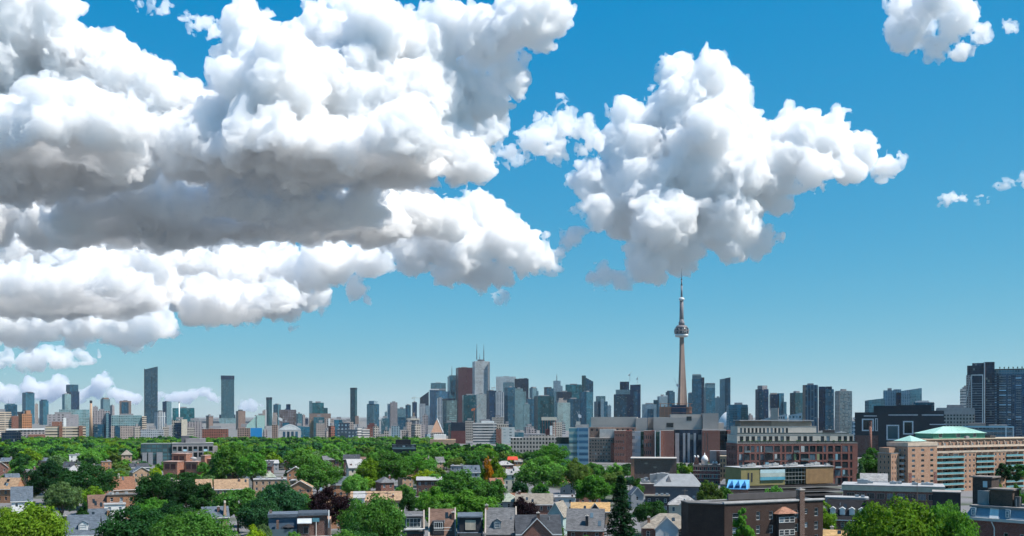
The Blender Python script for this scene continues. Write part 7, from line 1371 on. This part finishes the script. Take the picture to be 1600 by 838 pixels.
def cloud(label, puffs, base_y, D0, seed, h=None, core=None, amp=1.0, dens=.020, lev=(14, 9, 6), up=.25, wisp=0.0, deck=None):
    """puffs in (x, y, distance offset, radius) seen from the eye; grown with smaller puffs, roughened, sliced into a surface"""
    global NTRI
    rng = np.random.default_rng(seed); pf = np.array([[wx(px, D0 + dd), D0 + dd, wz(py, D0 + dd), r / F * (D0 + dd)] for px, py, dd, r in puffs]); k = D0 / 9000.0
    pf[:, 1] += rng.normal(size=len(pf)) * pf[:, 3] * .5
    h = h or 15.5 * k; base_z = wz(base_y, D0)
    if deck:                                                   # broad flat underside reaching towards the viewer: (x0, x1, row of its near edge, puff radius)
        dk = []; x0, x1, yn, rp = deck; Dn = (base_z - CZ) * F / (HY - yn); rm = rp / F * D0; nr = max(2, int((D0 - Dn) / (1.1 * rm)))
        for i in range(nr):
            Dr = Dn + rm * .8 + (D0 - Dn) * i / nr; px_ = x0 + rng.uniform(0, rp)
            while px_ < x1:
                r_ = rm * rng.uniform(.7, 1.15); dk.append([wx(px_, Dr), Dr + rng.normal() * rm * .2, base_z + r_ * rng.uniform(.35, .75), r_]); px_ += 1.15 * r_ / Dr * F
        pf = np.vstack([pf, np.array(dk)])
    allp = [pf]; cur = pf
    for li, n in enumerate(lev):
        kk = len(cur); d = rng.normal(size=(kk, n, 3)); d[:, :, 2] = d[:, :, 2] * .85 + up; d /= np.linalg.norm(d, axis=2, keepdims=True)
        ctr = cur[:, None, :3] + d * (cur[:, 3][:, None, None] * rng.uniform(.82, 1.03, (kk, n, 1))); rr = cur[:, 3][:, None] * rng.uniform(.2, .44, (kk, n)); cur = np.concatenate([ctr, rr[..., None]], 2).reshape(-1, 4)
        cur = cur[cur[:, 3] > 1.6 * h]
        if len(cur) == 0: break
        allp.append(cur)
    S = np.concatenate(allp); mg = 130 * k; lo = (S[:, :3] - S[:, 3:]).min(0) - mg; hi = (S[:, :3] + S[:, 3:]).max(0) + mg; lo[2] = max(lo[2], base_z - 260 * k); n = np.ceil((hi - lo) / h).astype(int) + 2
    G = np.full(n, -1e3, np.float32)
    for x, y, z, r in S:
        R = r * 1.45 + 2 * h; c3 = np.array([x, y, z]); a = np.maximum(((c3 - R - lo) / h).astype(int), 0); b = np.minimum(((c3 + R - lo) / h).astype(int) + 2, n)
        if (b <= a).any(): continue
        gx = (np.arange(a[0], b[0]) * h + lo[0] - x) ** 2; gy = (np.arange(a[1], b[1]) * h + lo[1] - y) ** 2; gz = (np.arange(a[2], b[2]) * h + lo[2] - z) ** 2
        d = r - np.sqrt(gx[:, None, None] + gy[None, :, None] + gz[None, None, :]).astype(np.float32); v = G[a[0]:b[0], a[1]:b[1], a[2]:b[2]]; np.maximum(v, d, out=v)
    xx, yy = np.meshgrid(np.arange(n[0]) * h + lo[0], np.arange(n[1]) * h + lo[1], indexing='ij'); p2 = np.stack([xx.ravel(), yy.ravel(), np.zeros(xx.size)], 1) / k
    bz = base_z + k * amp * (vnoise(p2 / 620 + seed) * 80 + vnoise(p2 / 210 + seed) * 50).reshape(n[0], n[1])
    zz = np.arange(n[2]) * h + lo[2]; G = np.minimum(G, ((zz[None, None, :] - bz[:, :, None]) * .8).astype(np.float32))
    band = np.argwhere(np.abs(G) < 190 * k); p = ((band * h + lo) / k).astype(np.float32); wp = np.stack([vnoise(p / 310 + 7.3), vnoise(p / 310 + 1.7), vnoise(p / 310 + 3.1)], 1) * 70 + np.stack([vnoise(p / 95 + 2.3), vnoise(p / 95 + 6.7), vnoise(p / 95 + 8.1)], 1) * 26; q = p + wp
    Nn = np.zeros(len(p), np.float32); s = 300.; a = 1.
    for o in range(3): Nn += a * (np.abs(vnoise(q / s + o * 5.1)) * 2 - .55); s *= .5; a *= .6
    fine = vnoise(q / 58 + 3.3) * .6 + (np.abs(vnoise(q / 33 + 9.1)) * 2 - .5) * .4; bi = (band[:, 0], band[:, 1], band[:, 2]); C = G.copy(); C[bi] += -Nn * 44 * amp * k
    G[bi] += -(Nn * 44 + fine * (66 + 40 * wisp)) * amp * k - wisp * 30 * k
    for A in (G, C): A[0] = A[-1] = -9; A[:, 0] = A[:, -1] = -9; A[:, :, 0] = A[:, :, -1] = -9
    core = 125 * k if core is None else core * k
    root = thing('cloud', label, 'cloud', (float(pf[:, 0].mean()), float(pf[:, 1].mean()), float(base_z)), 0, 'cumulus clouds'); off = np.array(root.location)
    C = C - core
    V, Q = surface_nets(G, lo, h); link('shell', np_mesh('shell', V - off, Q, vol_mat('cloud_vapour', dens / k)), root)['kind'] = 'stuff'; NTRI += 2 * len(Q)
    V2, Q2 = surface_nets(np.pad(C[::2, ::2, ::2], 1, constant_values=-9), lo - 2 * h, 2 * h)
    if len(Q2): link('core', np_mesh('core', V2 - off, Q2, CORE_M), root)['kind'] = 'stuff'; NTRI += 2 * len(Q2)
    return root
cloud('big white cumulus with grey underside right of the centre', [(1000, 300, 0, 78), (1075, 190, 0, 70), (1062, 115, 100, 32), (1108, 118, 0, 28), (1140, 150, 0, 38), (1100, 260, 0, 92), (1160, 200, 0, 30), (1185, 262, 0, 64), (1240, 225, 0, 46), (1295, 225, 0, 40), (1345, 240, 0, 32), (1385, 258, 0, 24), (1410, 252, 0, 10), (985, 190, 0, 30), (1015, 140, 0, 14), (962, 285, 0, 30), (940, 330, -200, 26), (1035, 350, -300, 50), (1130, 345, 0, 50), (1188, 378, 0, 20), (1210, 372, 0, 10), (1010, 410, -200, 32), (945, 430, -200, 16), (1065, 395, -200, 32), (1260, 280, 0, 30), (1320, 270, 0, 24), (970, 440, -200, 12), (925, 432, -200, 9)], 455, 9200, 1)
cloud('long wispy white cloud between the two big cloud masses', [(880, 192, 0, 26), (908, 204, 0, 21), (852, 208, 0, 22), (835, 230, 0, 23), (800, 236, 0, 18), (932, 220, 0, 17), (868, 232, 0, 21), (815, 218, 0, 14), (905, 230, 0, 14), (778, 228, 0, 11), (845, 185, 0, 12), (820, 250, 0, 13), (790, 250, 0, 10), (925, 245, 0, 9)], 275, 8200, 2, dens=.015, core=120, wisp=.6)
cloud('ragged cloud puff in the upper right corner', [(1430, 30, 0, 36), (1480, 45, 0, 34), (1530, 50, 0, 22), (1400, 12, 0, 24), (1460, 0, 0, 40), (1572, 45, 0, 14), (1452, 80, 0, 20), (1500, 80, 0, 16), (1415, 70, 0, 14), (1592, 38, 0, 9), (1390, 55, 0, 9)], 122, 6500, 3, dens=.016, core=110, wisp=.4)
cloud('huge towering cloud mass filling the upper middle left', [(385, 45, 0, 34), (410, 95, 0, 60), (480, 60, 0, 54), (540, 80, 0, 60), (600, 70, 0, 52), (660, 80, 0, 58), (700, 40, 0, 34), (760, 60, 0, 50), (810, 40, 0, 44), (860, 22, 0, 34), (845, 60, 0, 20), (790, 105, 0, 34), (660, 150, 0, 76), (560, 165, -200, 84), (450, 160, -200, 76), (750, 150, 0, 46), (800, 140, 0, 20), (360, 150, -100, 50), (330, 190, -200, 44), (400, 230, -300, 66), (300, 240, -300, 56), (260, 225, -300, 40), (500, 240, -300, 70), (620, 235, -300, 66), (710, 230, -200, 46), (740, 260, -200, 30), (370, 110, 0, 34), (700, 285, -200, 26), (760, 210, -100, 22), (450, 280, -300, 40), (560, 280, -300, 40), (350, 280, -300, 44)], 300, 6400, 4, deck=(340, 660, 246, 46))
cloud('white towering cloud mass at the upper left edge', [(30, 40, 0, 74), (85, 30, 0, 44), (100, 75, 0, 46), (-60, 120, 0, 110), (120, 150, 0, 74), (165, 75, 0, 26), (190, 110, 0, 42), (235, 130, 0, 34), (60, 180, 0, 84), (160, 220, 0, 58), (-40, 250, 0, 80), (60, 260, 0, 60), (270, 165, 100, 40), (310, 180, 100, 30), (232, 97, 0, 10), (-80, 20, 0, 90), (150, 270, 0, 40), (215, 265, 0, 36), (20, 300, 0, 40), (110, 300, 0, 34)], 300, 6100, 5, deck=(-60, 200, 226, 50))
cloud('long flat cloud bank with dark blue-grey underside', [(60, 335, 0, 50), (160, 325, 0, 58), (270, 315, 0, 58), (380, 322, 0, 62), (490, 325, 0, 58), (580, 325, 0, 56), (650, 335, 0, 44), (700, 345, 0, 30), (-40, 340, 0, 60), (320, 345, -200, 52), (440, 350, -200, 50), (200, 350, -200, 48), (120, 345, -100, 44), (540, 350, -100, 40), (620, 355, 0, 34)], 380, 7200, 6, deck=(110, 580, 344, 32))
cloud('bright white cauliflower cloud below the cloud bank, right end', [(745, 322, 0, 28), (760, 350, 0, 36), (790, 380, 0, 40), (720, 390, 0, 44), (825, 400, 0, 32), (855, 408, 0, 18), (680, 370, 0, 44), (740, 425, 0, 26), (650, 395, 0, 34), (700, 430, 0, 14), (780, 420, 0, 24), (870, 395, 0, 10), (630, 375, 0, 34)], 452, 9000, 7)
cloud('white puffy cloud bank in the left middle', [(300, 405, 0, 34), (345, 412, 0, 38), (390, 425, 0, 40), (450, 430, 0, 44), (520, 415, 0, 42), (580, 408, 0, 32), (605, 400, 0, 20), (300, 450, 0, 40), (360, 465, 0, 36), (480, 465, 0, 24), (430, 465, 0, 30), (560, 450, 0, 18), (575, 465, 0, 10), (395, 495, 0, 14), (330, 490, 0, 26), (500, 400, 0, 30), (260, 430, 0, 36)], 505, 10800, 8, deck=(300, 460, 482, 26))
cloud('grey-bottomed cloud bank at the left edge, middle height', [(20, 395, 0, 52), (90, 395, 0, 54), (150, 410, 0, 50), (210, 410, 0, 46), (60, 450, 0, 44), (-50, 430, 0, 60), (240, 445, 0, 36), (130, 460, 0, 42), (190, 465, 0, 34), (0, 460, 0, 40), (260, 400, 0, 34)], 490, 10000, 9, deck=(-40, 220, 462, 26))
cloud('low layered cloud bank at the left edge', [(20, 500, 0, 36), (80, 500, 0, 34), (140, 500, 0, 34), (200, 502, 0, 34), (245, 500, 0, 28), (-40, 500, 0, 40), (110, 522, 0, 24), (30, 525, 0, 26), (180, 525, 0, 20), (270, 512, 0, 14), (225, 522, 0, 16), (300, 492, 0, 16)], 545, 15000, 10)
cloud('far low cloud strip above the left horizon', [(10, 560, 0, 20), (50, 562, 0, 18), (90, 560, 0, 18), (-30, 560, 0, 22), (130, 556, 0, 13), (160, 553, 0, 7), (70, 550, 0, 14), (30, 575, 0, 12), (-10, 572, 0, 16)], 588, 22000, 11)
cloud('distant cumulus hump left of the tallest left tower', [(165, 598, 0, 14), (150, 606, 0, 13), (180, 612, 0, 13), (125, 612, 0, 13), (85, 603, 0, 14), (105, 608, 0, 13), (200, 620, 0, 10), (50, 610, 0, 15), (20, 612, 0, 16), (70, 612, 0, 14), (-10, 612, 0, 16), (215, 622, 0, 8)], 632, 34000, 12, amp=.75)
cloud('distant cumulus humps left of the tower with crown band', [(315, 612, 0, 10), (302, 620, 0, 11), (328, 620, 0, 10), (280, 622, 0, 11), (262, 626, 0, 10), (340, 628, 0, 8), (240, 622, 0, 8), (395, 632, 0, 8), (380, 632, 0, 8), (410, 634, 0, 6), (355, 632, 0, 6)], 640, 34000, 13, amp=.7)
for (lab, pf_, by_, dd_, sd_) in (
 ('small cloud puff left of the big right cumulus', [(890, 372, 0, 15), (878, 380, 0, 11), (905, 365, 0, 11), (898, 382, 0, 10)], 394, 9300, 14),
 ('tiny cloud wisp below the wispy cloud', [(905, 318, 0, 10), (913, 303, 0, 8), (899, 330, 0, 8), (920, 312, 0, 6)], 345, 9000, 15),
 ('small wisp right of the right cumulus, left piece', [(1478, 318, 0, 8), (1488, 309, 0, 8), (1468, 326, 0, 7), (1496, 318, 0, 6)], 334, 9000, 16),
 ('small wisp right of the right cumulus, right piece', [(1515, 312, 0, 8), (1529, 315, 0, 8), (1503, 312, 0, 7), (1540, 314, 0, 5)], 325, 9000, 17),
 ('small cloud wisp at the right picture edge', [(1596, 276, 0, 9), (1570, 284, 0, 8), (1610, 280, 0, 12), (1556, 288, 0, 6)], 298, 9000, 18),
 ('small wispy puff in the blue gap at upper left', [(310, 42, 0, 13), (330, 48, 0, 12), (295, 38, 0, 10), (322, 38, 0, 9), (290, 28, 0, 7)], 64, 6500, 19),
 ('small cloud at the top edge in the upper left gap', [(235, 4, 0, 13), (255, 10, 0, 10), (215, 3, 0, 10), (245, 14, 0, 8)], 28, 6500, 20),
 ('tiny puff below the cauliflower cloud', [(785, 464, 0, 8), (778, 466, 0, 7)], 474, 9500, 21),
 ('small puff below the puffy cloud bank', [(470, 512, 0, 9), (455, 518, 0, 8), (478, 506, 0, 6)], 526, 11000, 22),
 ('tiny wisp between the wispy cloud and the sky gap', [(882, 148, 0, 7), (876, 153, 0, 6), (890, 144, 0, 5)], 160, 8000, 23)):
    cloud(lab, pf_, by_, dd_, sd_, core=80, dens=.015, wisp=.6, amp=.9, h=10 * dd_ / 9000)
print('cloud tris', NTRI)

# ------------------------------------------------------------------ haze
hz = MB().box(-26000, 26000, -3500, 27500, -1.5, 575.0); HAZE = vol_mat('haze_air', 1.2e-5, (.86, .95, 1.0), .2)
ho = part('haze', hz, HAZE, None); ho['kind'] = 'stuff'; ho['label'] = 'thin blue summer haze over the city'
print('script', time.time() - T0)
